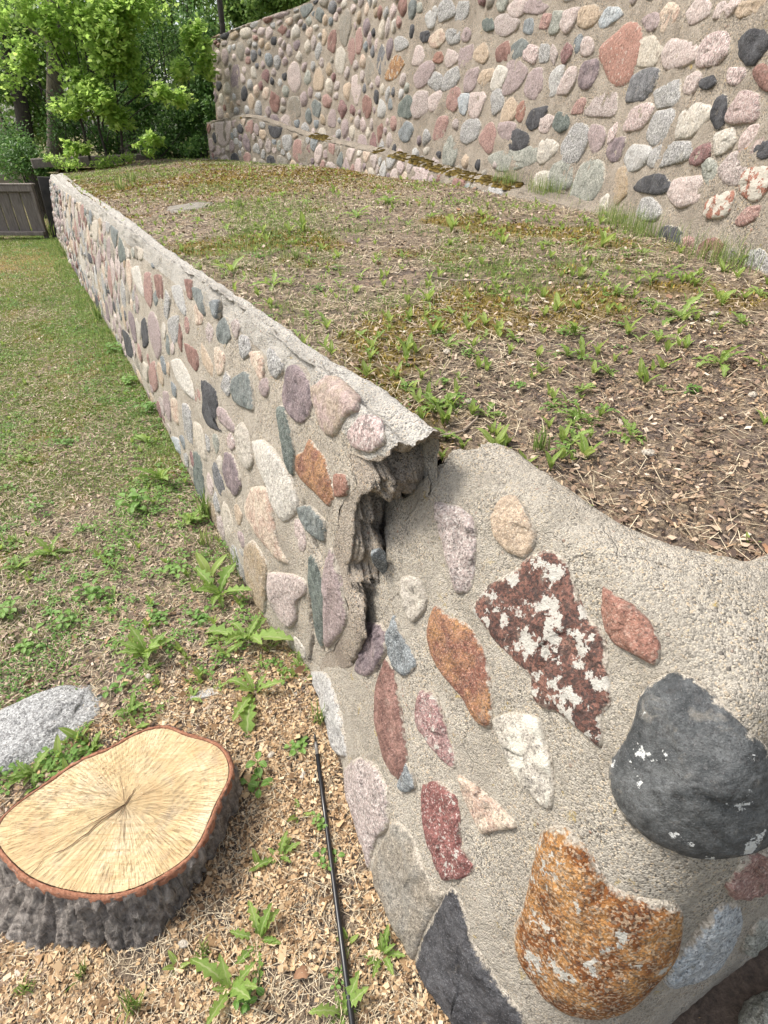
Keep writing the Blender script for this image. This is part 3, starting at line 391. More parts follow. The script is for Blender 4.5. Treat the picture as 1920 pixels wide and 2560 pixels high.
class Pile:
    """collects quads / tris into one mesh"""
    def __init__(self): self.V = []; self.F = []; self.n = 0; self.a = []; self.m = []
    def add(self, V, F, a=0., m=0):
        V = np.asarray(V, float).reshape(-1, 3); F = np.asarray(F, int)
        if F.shape[1] == 3: F = np.c_[F, F[:, 2]]
        self.V.append(V); self.F.append(F+self.n); self.n += len(V)
        self.a.append(np.broadcast_to(a, (len(F),))); self.m.append(np.full(len(F), m))
    def mesh(self, name, mats, smooth=True):
        V = np.concatenate(self.V); F = np.concatenate(self.F); A = np.concatenate(self.a); M = np.concatenate(self.m)
        me = bpy.data.meshes.new(name)
        faces = [tuple(f[:3]) if f[2] == f[3] else tuple(f) for f in F.tolist()]
        me.from_pydata(V.tolist(), [], faces)
        for m in mats: me.materials.append(m)
        me.polygons.foreach_set('material_index', M.astype(np.int32))
        if smooth: me.polygons.foreach_set('use_smooth', np.ones(len(F), bool))
        at = me.attributes.new('rnd', 'FLOAT', 'FACE'); at.data.foreach_set('value', A.astype(np.float32))
        me.update(); return me
def tube(pts, rad, sides=8, cap=True):
    P = np.array(pts, float); n = len(P); rad = np.broadcast_to(rad, (n,))
    T = np.gradient(P, axis=0); T /= np.linalg.norm(T, axis=1, keepdims=True)+1e-12
    ref = np.array([0, 0, 1.]) if abs(T[0, 2]) < .9 else np.array([1., 0, 0])
    V = []
    for p, t, r in zip(P, T, rad):
        x = np.cross(ref, t); x /= np.linalg.norm(x)+1e-12; y = np.cross(t, x)
        a = np.arange(sides)*2*np.pi/sides
        V.append(p+r*(np.cos(a)[:, None]*x+np.sin(a)[:, None]*y))
    V = np.concatenate(V); F = grid_faces(n, sides, wrap=True)
    if cap:
        V = np.r_[V, P[:1], P[-1:]]; a = np.arange(sides); b = (a+1) % sides
        F = np.r_[F, np.stack([a*0+n*sides, b, a, a], -1), np.stack([a*0+n*sides+1, (n-1)*sides+a, (n-1)*sides+b, (n-1)*sides+b], -1)]
    return V, F
def quads_to_mesh(name, V, F, mats, smooth=True, attr=None):
    p = Pile(); p.add(V, F, 0 if attr is None else attr); return p.mesh(name, mats, smooth)

# ---------------------------------------------------------------- materials
def newmat(name):
    m = bpy.data.materials.new(name); m.use_nodes = True
    t = m.node_tree; b = t.nodes['Principled BSDF']
    return m, t, b
class N:
    def __init__(s, t): s.t = t
    def n(s, typ, **k):
        x = s.t.nodes.new('ShaderNode'+typ)
        for a, b in k.items(): setattr(x, a, b)
        return x
    def l(s, a, b): s.t.links.new(a, b)
    def noise(s, vec, scale, detail=4, rough=.55, dist=0.):
        x = s.n('TexNoise'); x.inputs['Scale'].default_value = scale; x.inputs['Detail'].default_value = detail
        x.inputs['Roughness'].default_value = rough; x.inputs['Distortion'].default_value = dist
        if vec is not None: s.l(vec, x.inputs['Vector'])
        return x.outputs['Fac']
    def vor(s, vec, scale, feature='F1', rnd=1.):
        x = s.n('TexVoronoi', feature=feature); x.inputs['Scale'].default_value = scale
        x.inputs['Randomness'].default_value = rnd
        if vec is not None: s.l(vec, x.inputs['Vector'])
        return x
    def ramp(s, fac, stops, interp='LINEAR'):
        x = s.n('ValToRGB'); x.color_ramp.interpolation = interp
        e = x.color_ramp.elements
        while len(e) < len(stops): e.new(.5)
        for el, (p, c) in zip(e, stops):
            el.position = p; el.color = (c, c, c, 1) if not hasattr(c, '__len__') else (*c, 1)
        s.l(fac, x.inputs['Fac']); return x.outputs['Color']
    def mix(s, fac, a, b, mode='MIX'):
        x = s.n('Mix', data_type='RGBA', blend_type=mode)
        for sock, v in ((x.inputs['Factor'], fac), (x.inputs['A'] if False else x.inputs[6], a), (x.inputs[7], b)):
            if hasattr(v, 'is_linked') or hasattr(v, 'links'): s.l(v, sock)
            elif hasattr(v, '__len__'): sock.default_value = (*v, 1)
            else: sock.default_value = v
        return x.outputs[2]
    def math(s, op, a, b=0.):
        x = s.n('Math', operation=op)
        for i, v in enumerate((a, b)):
            if hasattr(v, 'links'): s.l(v, x.inputs[i])
            else: x.inputs[i].default_value = v
        return x.outputs[0]
    def mapr(s, v, a, b, c=0., d=1.):
        x = s.n('MapRange'); s.l(v, x.inputs[0])
        for i, q in enumerate((a, b, c, d)): x.inputs[i+1].default_value = q
        return x.outputs[0]
    def bump(s, h, strength, dist, normal=None):
        x = s.n('Bump'); x.inputs['Strength'].default_value = strength; x.inputs['Distance'].default_value = dist
        s.l(h, x.inputs['Height'])
        if normal is not None: s.l(normal, x.inputs['Normal'])
        return x.outputs[0]
    def attr(s, name):
        return s.n('Attribute', attribute_name=name).outputs['Fac']

def coords(g, per_object=True):
    tc = g.n('TexCoord').outputs['Object']
    if not per_object: return tc
    oi = g.n('ObjectInfo'); m = g.math('MULTIPLY', oi.outputs['Random'], 40.)
    a = g.n('VectorMath', operation='ADD'); g.l(tc, a.inputs[0])
    c = g.n('CombineXYZ'); g.l(m, c.inputs[0]); g.l(m, c.inputs[1]); g.l(m, c.inputs[2]); g.l(c.outputs[0], a.inputs[1])
    return a.outputs[0]

STONE_M = {}
def _gy(c, f=.22, g_=.94):
    l = .3*c[0]+.55*c[1]+.15*c[2]; return tuple((q+(l-q)*f)*g_ for q in c)
def stone_mat(name, c1, c2, spk=None, sc=260., amt=.35, dark=.12, lich=None, lamt=0., lsc=26., stripe=0., rough=.82, bumpd=.004):
    m, t, b = newmat('stone '+name); g = N(t); v = coords(g)
    if name not in ('orange', 'rustred'): c1, c2 = _gy(c1), _gy(c2); spk = _gy(spk) if spk is not None else None
    c1 = tuple(q*.86 for q in c1); c2 = tuple(min(.8, q*1.12) for q in c2)
    big = g.noise(v, 16, 5, .6, .4)
    if stripe:
        mp = g.n('Mapping'); g.l(v, mp.inputs[0]); mp.inputs['Scale'].default_value = (1, 1.2, .16); mp.inputs['Rotation'].default_value = (.3, .35, 0)
        st = g.noise(mp.outputs[0], stripe, 4, .6, .2); big = g.mapr(st, .35, .65)
    else: big = g.mapr(big, .40, .60)
    col = g.mix(big, c1, c2)
    vo = g.vor(v, sc); sep = g.n('SeparateColor'); g.l(vo.outputs['Color'], sep.inputs[0])
    if spk is not None:
        f = g.ramp(sep.outputs[0], [(max(0, 1-amt-.06), 0.), (1-amt+.04, 1.)])
        col = g.mix(g.math('MULTIPLY', f, .7), col, spk)
    fd = g.ramp(sep.outputs[1], [(dark, 1.), (dark+.04, 0.)])
    col = g.mix(g.math('MULTIPLY', fd, .5), col, (.035, .03, .03))
    mo2 = g.noise(v, 75, 6, .75, .3); col = g.mix(.6, col, g.ramp(mo2, [(.32, .14), (.5, .5), (.68, .84)]), 'OVERLAY')
    fine = g.noise(v, 320, 2, .6); col = g.mix(.55, col, g.ramp(fine, [(.25, .3), (.75, .75)]), 'OVERLAY')
    # grime and cement smear at a larger scale
    sm = g.noise(v, 22, 5, .65, .5); col = g.mix(g.ramp(sm, [(.6, 0.), (.78, .5)]), col, (.36, .32, .26))
    dk = g.noise(v, 48, 4, .7); col = g.mix(g.ramp(dk, [(.56, 0.), (.8, .6)]), col, (.06, .05, .045))
    if lich is not None:
        ln = g.noise(v, lsc, 4, .5, .15); ln = g.math('ADD', g.math('MULTIPLY', ln, .72), g.math('MULTIPLY', g.noise(v, lsc*6, 4, .7), .28)); f = g.ramp(ln, [(.66-lamt*.5, 0.), (.675-lamt*.5, 1.)])
        col = g.mix(g.math('MULTIPLY', f, .92), col, lich)
    # mortar smeared over the edges of the stone
    rg = g.math('ADD', g.attr('rim'), g.math('MULTIPLY', g.math('SUBTRACT', g.noise(v, 42, 5, .7, .4), .5), .36))
    rf = g.ramp(rg, [(.935, 0.), (.98, 1.)])
    mo = g.ramp(sep.outputs[2], [(0, (.20, .175, .14)), (.3, (.38, .34, .275)), (.75, (.48, .43, .355)), (1, (.56, .50, .42))])
    col = g.mix(rf, col, mo)
    g.l(col, b.inputs['Base Color']); b.inputs['Roughness'].default_value = rough
    b.inputs['Specular IOR Level'].default_value = .3
    h = g.math('ADD', g.math('MULTIPLY', g.noise(v, 45, 6, .65), 1.), g.math('MULTIPLY', sep.outputs[2], .12))
    if stripe: h = g.math('ADD', h, g.math('MULTIPLY', big, .5))
    g.l(g.bump(h, 1., bumpd*3.6), b.inputs['Normal'])
    STONE_M[name] = m; return m
LICH = (.50, .485, .43)
for a in [
 ('tan', (.50, .37, .24), (.42, .30, .19), (.55, .44, .32), 400, .2, .03),
 ('tanpurple', (.48, .36, .25), (.40, .28, .25), (.5, .42, .33), 400, .15, .03),
 ('brick', (.33, .15, .095), (.27, .115, .075), (.40, .24, .17), 300, .2, .06),
 ('rustred', (.22, .095, .065), (.33, .18, .085), (.36, .22, .16), 330, .25, .3),
 ('bluegrey', (.145, .165, .17), (.20, .225, .23), (.40, .42, .42), 420, .3, .15),
 ('purple', (.19, .14, .15), (.26, .19, .19), (.3, .24, .24), 350, .2, .12),
 ('redbrown', (.21, .095, .07), (.27, .135, .10), (.36, .2, .16), 350, .15, .1),
 ('cream', (.52, .45, .35), (.45, .38, .285), (.55, .50, .41), 300, .25, .03),
 ('creamwhite', (.52, .47, .39), (.46, .40, .315), (.57, .53, .46), 260, .3, .05),
 ('white', (.56, .51, .43), (.48, .43, .35), (.60, .57, .51), 300, .3, .03),
 ('pinkorange', (.52, .33, .23), (.50, .40, .28), (.58, .46, .36), 280, .3, .06),
 ('black', (.045, .045, .05), (.075, .075, .08), (.14, .14, .15), 400, .12, .2),
 ('darkgrey', (.10, .10, .105), (.16, .16, .165), (.3, .3, .3), 300, .25, .25),
 ('pinkgranite', (.42, .33, .29), (.37, .29, .26), (.52, .46, .41), 240, .35, .2),
 ('greytan', (.30, .25, .18), (.24, .22, .18), (.38, .33, .25), 380, .3, .15),
 ('palegrey', (.45, .43, .39), (.38, .37, .35), (.52, .5, .46), 330, .3, .1),
 ('paletan', (.47, .41, .32), (.43, .38, .31), (.52, .47, .38), 330, .3, .06),
 ('pinkred', (.36, .19, .15), (.30, .155, .125), (.5, .34, .28), 280, .3, .12),
 ('bluewhite', (.40, .43, .44), (.30, .34, .36), (.55, .56, .55), 260, .35, .15),
 ('greygreen', (.24, .25, .20), (.31, .31, .25), (.42, .42, .36), 300, .3, .15),
 ('greenslate', (.14, .16, .15), (.19, .205, .19), (.27, .31, .28), 420, .15, .1),
 ('darkgreen', (.10, .125, .11), (.14, .165, .14), (.24, .27, .23), 360, .2, .15),
 ('pinkfleck', (.52, .38, .34), (.45, .32, .29), (.58, .5, .45), 170, .35, .28),
 ('ochre', (.40, .27, .13), (.33, .25, .17), (.46, .38, .26), 280, .3, .12),
 ('mauve', (.37, .27, .25), (.31, .23, .22), (.45, .37, .34), 330, .25, .1),
 ('palepink', (.50, .39, .34), (.44, .33, .29), (.58, .5, .45), 270, .35, .08),
 ('saltpepper', (.36, .35, .32), (.28, .27, .26), (.54, .52, .48), 210, .35, .3),
 ('maroon', (.20, .09, .08), (.27, .13, .12), (.38, .26, .23), 260, .2, .25),
]: stone_mat(*a)
stone_mat('pinkmauve', (.46, .28, .25), (.26, .12, .11), (.52, .42, .37), 300, .2, .12, LICH, .16, 40, stripe=30)
stone_mat('redgrain', (.32, .11, .09), (.20, .07, .06), (.5, .38, .33), 300, .12, .12, LICH, .12, 60, stripe=40)
stone_mat('pinkstripe', (.48, .33, .29), (.36, .24, .22), (.55, .48, .43), 300, .3, .1, stripe=26)
stone_mat('maroonlichen', (.15, .06, .042), (.22, .095, .062), (.045, .035, .03), 210, .42, .2, (.48, .46, .41), .25, 26)
stone_mat('creamlichen', (.50, .45, .36), (.44, .39, .315), (.2, .19, .17), 300, .12, .08, (.55, .52, .44), .3, 20)
stone_mat('orange', (.21, .075, .02), (.36, .185, .065), (.44, .33, .22), 240, .35, .25, (.47, .46, .41), .17, 20, bumpd=.006)
stone_mat('charcoal', (.060, .066, .068), (.095, .10, .10), (.12, .12, .12), 500, .08, .05, (.58, .59, .57), .085, 24, rough=.62, bumpd=.002)
stone_mat('plaster', (.52, .51, .48), (.46, .44, .40), (.56, .55, .52), 500, .2, .02, bumpd=.002)
stone_mat('brickfleck', (.40, .19, .13), (.34, .15, .10), (.40, .22, .16), 280, .3, .06, LICH, .1, 60)
stone_mat('redlichen', (.42, .15, .08), (.36, .13, .08), (.45, .28, .2), 260, .2, .12, (.52, .49, .42), .36, 16)
stone_mat('palepinklichen', (.50, .36, .31), (.44, .32, .28), (.56, .48, .43), 270, .3, .08, (.50, .25, .06), .12, 18)
FILL = ['saltpepper', 'greytan', 'mauve', 'pinkgranite', 'palepink', 'pinkgranite', 'mauve', 'saltpepper', 'pinkorange', 'tan', 'palegrey', 'purple', 'greygreen', 'pinkred', 'greytan',
        'paletan', 'saltpepper', 'pinkfleck', 'mauve', 'palepink', 'bluegrey', 'black', 'redbrown', 'cream', 'darkgrey', 'ochre', 'creamwhite', 'pinkgranite', 'maroon', 'greenslate']

def mortar_mat(name, base, dark, grain=300., lich=.0, moss=0.):
    m, t, b = newmat(name); g = N(t); v = coords(g, False)
    vo = g.vor(v, grain); sep = g.n('SeparateColor'); g.l(vo.outputs['Color'], sep.inputs[0])
    c0 = np.array(base)
    col = g.ramp(sep.outputs[0], [(0., tuple(c0*.25)), (.15, tuple(c0*.5)), (.42, tuple(c0*.95)), (.75, tuple(c0*1.12)), (.9, tuple(c0*[1.32, 1.26, 1.15])), (1., tuple(c0*[1.2, 1.0, .78]))])
    vp = g.vor(v, grain*.28); sp = g.n('SeparateColor'); g.l(vp.outputs['Color'], sp.inputs[0])
    peb = g.ramp(sp.outputs[0], [(.86, 0.), (.88, 1.)]); pebm = g.math('MULTIPLY', peb, g.ramp(vp.outputs['Distance'], [(.25, 1.), (.36, 0.)]))
    pebc = g.ramp(sp.outputs[1], [(0., (.12, .11, .10)), (.35, (.44, .36, .26)), (.7, (.56, .5, .42)), (1., (.36, .2, .14))])
    col = g.mix(pebm, col, pebc)
    big = g.noise(v, 5.5, 6, .65, .5); col = g.mix(g.ramp(big, [(.36, .7), (.6, 0.)]), col, dark)
    b2 = g.noise(v, 30, 5, .7); col = g.mix(g.ramp(b2, [(.55, 0.), (.75, .55)]), col, tuple(np.array(dark)*.75))
    wn = g.noise(v, 9, 5, .6, .8); col = g.mix(g.ramp(wn, [(.57, 0.), (.7, .4)]), col, tuple(np.minimum(c0*1.25, .8)))
    wv = g.n('VectorMath', operation='ADD'); g.l(v, wv.inputs[0]); nz_ = g.n('TexNoise'); nz_.inputs['Scale'].default_value = 9; nz_.inputs['Detail'].default_value = 5; g.l(v, nz_.inputs['Vector'])
    sc_ = g.n('VectorMath', operation='SCALE'); g.l(nz_.outputs['Color'], sc_.inputs[0]); sc_.inputs['Scale'].default_value = .16; g.l(sc_.outputs[0], wv.inputs[1])
    ck = g.vor(wv.outputs[0], 3.4, 'DISTANCE_TO_EDGE'); ckf = g.math('MULTIPLY', g.ramp(ck.outputs['Distance'], [(.0, 1.), (.009, 0.)]), g.ramp(g.noise(v, 3.1, 3, .5), [(.55, 0.), (.62, .5)]))
    col = g.mix(ckf, col, (.07, .06, .05))
    if lich:
        ln = g.noise(v, 17, 6, .7, .5); f = g.ramp(ln, [(.70-lich, 0.), (.74-lich, .75)])
        col = g.mix(g.math('MULTIPLY', f, g.ramp(sep.outputs[1], [(.3, .2), (.6, 1.)])), col, (.42, .30, .07))
    g.l(col, b.inputs['Base Color']); b.inputs['Roughness'].default_value = .93; b.inputs['Specular IOR Level'].default_value = .2
    sm = g.ramp(g.noise(v, 6.5, 4, .6, .6), [(.45, 0.), (.62, .75)]); col = g.mix(sm, col, g.mix(.5, col, tuple(np.minimum(c0*1.12, .8))))
    g.l(col, b.inputs['Base Color'])
    h = g.math('ADD', g.math('MULTIPLY', vo.outputs['Distance'], -.35), g.math('MULTIPLY', g.noise(v, 90, 6, .7), 1.1))
    h = g.math('ADD', h, g.math('MULTIPLY', pebm, .5)); h = g.math('SUBTRACT', h, g.math('MULTIPLY', ckf, .8)); h = g.math('ADD', h, g.math('MULTIPLY', sep.outputs[2], .25))
    g.l(g.bump(h, 1., .010), b.inputs['Normal'])
    return m
M_MORTAR = mortar_mat('sandy mortar', (.455, .415, .35), (.30, .27, .22), 300, .07)
M_MORTAR_FAR = mortar_mat('weathered mortar', (.44, .395, .33), (.30, .265, .215), 220, .05)
M_MORTAR_TALL = mortar_mat('brown mortar', (.36, .315, .26), (.24, .205, .165), 180, .06)
M_MORTAR_OLD = mortar_mat('old brown mortar', (.31, .27, .22), (.17, .15, .12), 200, .06)
M_CAPS = mortar_mat('pale coping mortar', (.50, .475, .43), (.34, .32, .285), 260, .05)
M_CUT = mortar_mat('broken inner mortar', (.40, .35, .29), (.25, .205, .165), 260, 0.)

def simple(name, stops, rough=.85, attr='rnd', trans=0., bump=None, spec=.3, sheen=0., hue=.0):
    """colour picked per piece from a ramp over a per-face random value"""
    m, t, b = newmat(name); g = N(t)
    col = g.ramp(g.attr(attr), stops)
    if bump:
        v = coords(g, False); nz = g.noise(v, bump[0], 4, .6); g.l(g.bump(nz, .7, bump[1]), b.inputs['Normal'])
        col = g.mix(.35, col, g.ramp(nz, [(.3, .25), (.7, .75)]), 'OVERLAY')
    g.l(col, b.inputs['Base Color']); b.inputs['Roughness'].default_value = rough; b.inputs['Specular IOR Level'].default_value = spec
    if trans:
        tr = g.n('BsdfTranslucent'); hv = g.n('HueSaturation'); hv.inputs['Saturation'].default_value = .92; hv.inputs['Value'].default_value = 1.7
        hv.inputs['Hue'].default_value = .495
        g.l(col, hv.inputs['Color']); g.l(hv.outputs[0], tr.inputs['Color'])
        mx = g.n('MixShader'); mx.inputs[0].default_value = trans
        g.l(b.outputs[0], mx.inputs[1]); g.l(tr.outputs[0], mx.inputs[2]); g.l(mx.outputs[0], t.nodes['Material Output'].inputs['Surface'])
    return m
M_CHIP = simple('fresh wood chip', [(0, (.10, .06, .035)), (.25, (.23, .14, .07)), (.55, (.41, .275, .15)), (.85, (.54, .39, .235)), (1, (.60, .47, .31))], .8)
M_CHIP2 = simple('weathered wood chip', [(0, (.06, .042, .032)), (.35, (.17, .11, .07)), (.7, (.32, .215, .13)), (1, (.50, .38, .25))], .85)
M_STRAW = simple('dry straw', [(0, (.11, .08, .055)), (.28, (.27, .205, .135)), (.6, (.48, .39, .26)), (1, (.62, .54, .39))], .8)
M_GRASS = simple('green grass', [(0, (.075, .13, .025)), (.45, (.14, .22, .045)), (.8, (.22, .29, .07)), (1, (.38, .34, .17))], .6, trans=.35)
M_LAWN = simple('lawn grass', [(0, (.07, .12, .022)), (.4, (.13, .205, .035)), (.68, (.21, .28, .055)), (.82, (.30, .30, .10)), (1, (.42, .29, .12))], .6, trans=.3)
M_MOSS = simple('moss tufts', [(0, (.10, .08, .018)), (.4, (.20, .145, .026)), (.75, (.32, .215, .042)), (1, (.36, .29, .07))], .9)
M_LITTER = simple('leaf litter', [(0, (.07, .05, .04)), (.4, (.18, .12, .085)), (.75, (.31, .22, .15)), (.92, (.44, .34, .25)), (1, (.56, .48, .39))], .8)

def ground_mat(name, kind):
    m, t, b = newmat(name); g = N(t); v = coords(g, False)
    fine = g.noise(v, 140, 5, .7); mid = g.noise(v, 22, 5, .65, .4); big = g.noise(v, 2.2, 5, .6, .5)
    soil = g.ramp(fine, [(.28, (.05, .04, .034)), (.48, (.125, .097, .082)), (.64, (.23, .185, .155)), (.8, (.40, .33, .265))])
    litter = g.ramp(g.noise(v, 95, 6, .75, .8), [(.3, (.09, .065, .047)), (.48, (.26, .20, .14)), (.68, (.48, .39, .27))])
    moss = g.ramp(g.noise(v, 70, 5, .7), [(.3, (.07, .055, .015)), (.5, (.20, .14, .032)), (.72, (.32, .22, .06))])
    grass = g.ramp(g.noise(v, 60, 5, .7), [(.3, (.045, .06, .015)), (.5, (.10, .125, .03)), (.72, (.22, .20, .08))])
    col = g.mix(g.mapr(mid, .42, .58), soil, litter)
    col = g.mix(g.math('MULTIPLY', g.attr('moss'), g.mapr(mid, .22, .42)), col, moss)
    col = g.mix(g.math('MULTIPLY', g.attr('grass'), g.mapr(g.noise(v, 9, 4, .65), .36, .54)), col, grass)
    g.l(col, b.inputs['Base Color']); b.inputs['Roughness'].default_value = 1.; b.inputs['Specular IOR Level'].default_value = .1
    h = g.math('ADD', g.math('MULTIPLY', mid, 1.2), fine); g.l(g.bump(h, 1., .012), b.inputs['Normal'])
    return m
M_TERR = ground_mat('terrace soil', 0); M_LAWNG = ground_mat('lawn soil', 1)

# ---------------------------------------------------------------- the ground
def poly_mask(X, Y, poly):
    ins = np.zeros(X.shape, bool); n = len(poly)
    for i in range(n):
        x1, y1 = poly[i]; x2, y2 = poly[(i+1) % n]
        if y1 == y2: continue
        c = ((y1 > Y) != (y2 > Y)) & (X < (x2-x1)*(Y-y1)/(y2-y1)+x1)
        ins ^= c
    return ins
def spaced(a, b, d0, d1, c):
    """coordinates from a to b, spacing d0 near c growing to d1"""
    out = [c]; x = c
    while x < b: x += d0+(d1-d0)*min(1, abs(x-c)/6); out.append(x)
    x = c; lo = []
    while x > a: x -= d0+(d1-d0)*min(1, abs(x-c)/6); lo.append(x)
    return np.array(lo[::-1]+out)
WF, WN, WL, WT = low_far_wall(), low_near_wall(), ledge_wall(), tall_wall()
_uf = np.linspace(11.3, -.3, 60); _cf = WF.at(_uf, _uf*0+3.1)[:, :2]
_un = np.linspace(2.1, 10, 46); _cn = WN.at(_un, _un*0+3.2)[:, :2]
_tf = np.array(TALL_FOOT)+side(TALL_FOOT)*.12
TERR_POLY = np.r_[_cf, _cn, _tf[1:], [(-2.4, 17.5), (-6.9, 17.5), (-6.05, 11.5)]]
def sheet(name, xs, ys, zf, mat, poly=None, attrs=None, rough=.012):
    X, Y = np.meshgrid(xs, ys, indexing='ij'); P = np.stack([X, Y, zf(X, Y)], -1)
    P[..., 2] += rough*fbm(xyz(X, Y, .3), 9., 3, 4, .6)+rough*.5*fbm(xyz(X, Y, 1.3), 45., 5, 2)
    F = grid_faces(len(xs), len(ys))
    if poly is not None:
        ins = poly_mask(X, Y, poly).ravel(); F = F[ins[F].all(1)]
        used = np.unique(F); mp = np.full(X.size, -1); mp[used] = np.arange(len(used)); F = mp[F]
        V = P.reshape(-1, 3)[used]
    else: V = P.reshape(-1, 3)
    a = attrs(V[:, 0], V[:, 1])
    me = mesh_np(name, V, F, [mat], True, pattr=a)
    return obj(name, me, kind='structure')
def moss_t(x, y):
    n = fbm(xyz(x, y, .7), 1.1, 21, 4)
    band = np.exp(-((y-(7.9-.1*(x+2)))/1.5)**2)*sstep(-x, -1.2, .6)
    near = .85*sstep(fbm(xyz(x, y, 3.), 1.9, 8, 3), .08, .32)*sstep(np.hypot(x-.95, y-1.), .6, 1.2)
    return np.clip(band*(.75+n)*1.3+near, 0, 1)
def grass_t(x, y):
    q = (x+.284)*.868+(y-1.38)*.496
    n = fbm(xyz(x, y, .1), 1.3, 31, 4)
    e = sstep(y, 8.6, 11)*.9+np.exp(-((q-1.0)/.55)**2)*sstep(y, 1.6, 2.6)*.9
    return np.clip((.25+e)*sstep(n, -.25, .35)*sstep(np.hypot(x-.9, y-1.), .55, 1.4), 0, 1)
def grass_l(x, y):
    n = fbm(xyz(x, y, .1), 1.5, 41, 4); d = np.hypot(x+.3, y-.6)
    return np.clip(sstep(d, .75, 1.9)*(.35+sstep(y, 2.2, 4.2)*.8)*(1.+1.1*n), 0, 1)
def moss_l(x, y):
    n = fbm(xyz(x, y, 2.1), 2.4, 51, 3)
    return np.clip(sstep(n, .0, .35)*sstep(np.hypot(x+.3, y-.6), .65, 1.2)+.8*np.exp(-(((x+5.4)/1.3)**2+((y-8.6)/2.)**2)), 0, 1)
sheet('terrace_soil', spaced(-8.8, 2.2, .018, .10, .6), spaced(.3, 17.6, .018, .11, 1.0), terrace_z, M_TERR, TERR_POLY, lambda x, y: {'moss': moss_t(x, y), 'grass': grass_t(x, y)}, .016)
sheet('lawn', spaced(-9.5, 1.6, .02, .13, -.3), spaced(-.6, 13., .02, .13, .8), lawn_z, M_LAWNG, None, lambda x, y: {'moss': moss_l(x, y), 'grass': grass_l(x, y)}, .012)
def flat(name, pts, z, mat):
    me = mesh_np(name, [(*p, z) for p in pts], [[0, 1, 2, 3]], [mat], False, pattr={'moss': [.2]*4, 'grass': [.7]*4}); return obj(name, me, kind='structure')
flat('ground', [(-160, -60), (160, -60), (160, 260), (-160, 260)], -.06, M_LAWNG)
# raised woodland floor behind the terrace
X, Y = np.meshgrid(np.linspace(-8.4, 30, 160), np.linspace(11.6, 60, 90), indexing='ij')
Z = (1.12+.05*fbm(xyz(X, Y), .7, 3))*sstep(X+.25*(Y-11.6), -6.4, -5.8)-.03
me = mesh_np('woodland_floor', np.stack([X, Y, Z], -1), grid_faces(160, 90), [M_TERR], True, pattr={'moss': np.full(X.size, .3), 'grass': np.full(X.size, .5)})
obj('woodland_floor', me, kind='structure')
# soil bank behind the walls, seen through the break
M_BANK, t, b = newmat('dark brown soil'); g = N(t); v = coords(g, False)
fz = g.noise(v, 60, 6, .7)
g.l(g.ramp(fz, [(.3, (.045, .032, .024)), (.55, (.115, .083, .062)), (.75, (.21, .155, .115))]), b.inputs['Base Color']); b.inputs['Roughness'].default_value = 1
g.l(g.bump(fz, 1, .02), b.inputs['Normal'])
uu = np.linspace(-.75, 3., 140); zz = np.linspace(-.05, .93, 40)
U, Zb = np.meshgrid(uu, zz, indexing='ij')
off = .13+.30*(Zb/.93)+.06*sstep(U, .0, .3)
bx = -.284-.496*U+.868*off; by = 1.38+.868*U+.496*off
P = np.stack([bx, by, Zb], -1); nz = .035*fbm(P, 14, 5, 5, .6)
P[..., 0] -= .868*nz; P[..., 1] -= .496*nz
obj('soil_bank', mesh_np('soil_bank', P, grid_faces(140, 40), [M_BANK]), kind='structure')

# ---------------------------------------------------------------- the stone walls
def resample(uv, n, tight=.45):
    uv = np.array(uv, float); k = len(uv); t = np.linspace(0, k, n, endpoint=False); i = t.astype(int); f = (t-i)[:, None]
    lin = uv[i % k]*(1-f)+uv[(i+1) % k]*f
    return tight*lin+(1-tight)*_cat(uv, i, f, k)
def _cat(uv, i, f, k):
    a, b, c, d = uv[(i-1) % k], uv[i % k], uv[(i+1) % k], uv[(i+2) % k]
    return .5*(2*b+(c-a)*f+(2*a-5*b+4*c-d)*f**2+(3*b-a-3*c+d)*f**3)
def facet(V, k, seed, size):
    """broken-rock facets: piecewise tilted planes round k random seats (unit ~ size)"""
    r = np.random.default_rng(seed+991); S_ = V[r.integers(0, len(V), k)]+r.normal(0, .12*size, (k, 3)); G = r.normal(0, .45, (k, 3)); b = r.normal(0, .10, k)
    D = V[:, None, :]-S_[None]; i = np.argmin((D**2).sum(-1), 1); j = np.arange(len(V))
    return np.clip((D[j, i]/size*G[i]).sum(-1)+b[i], -.4, .4)
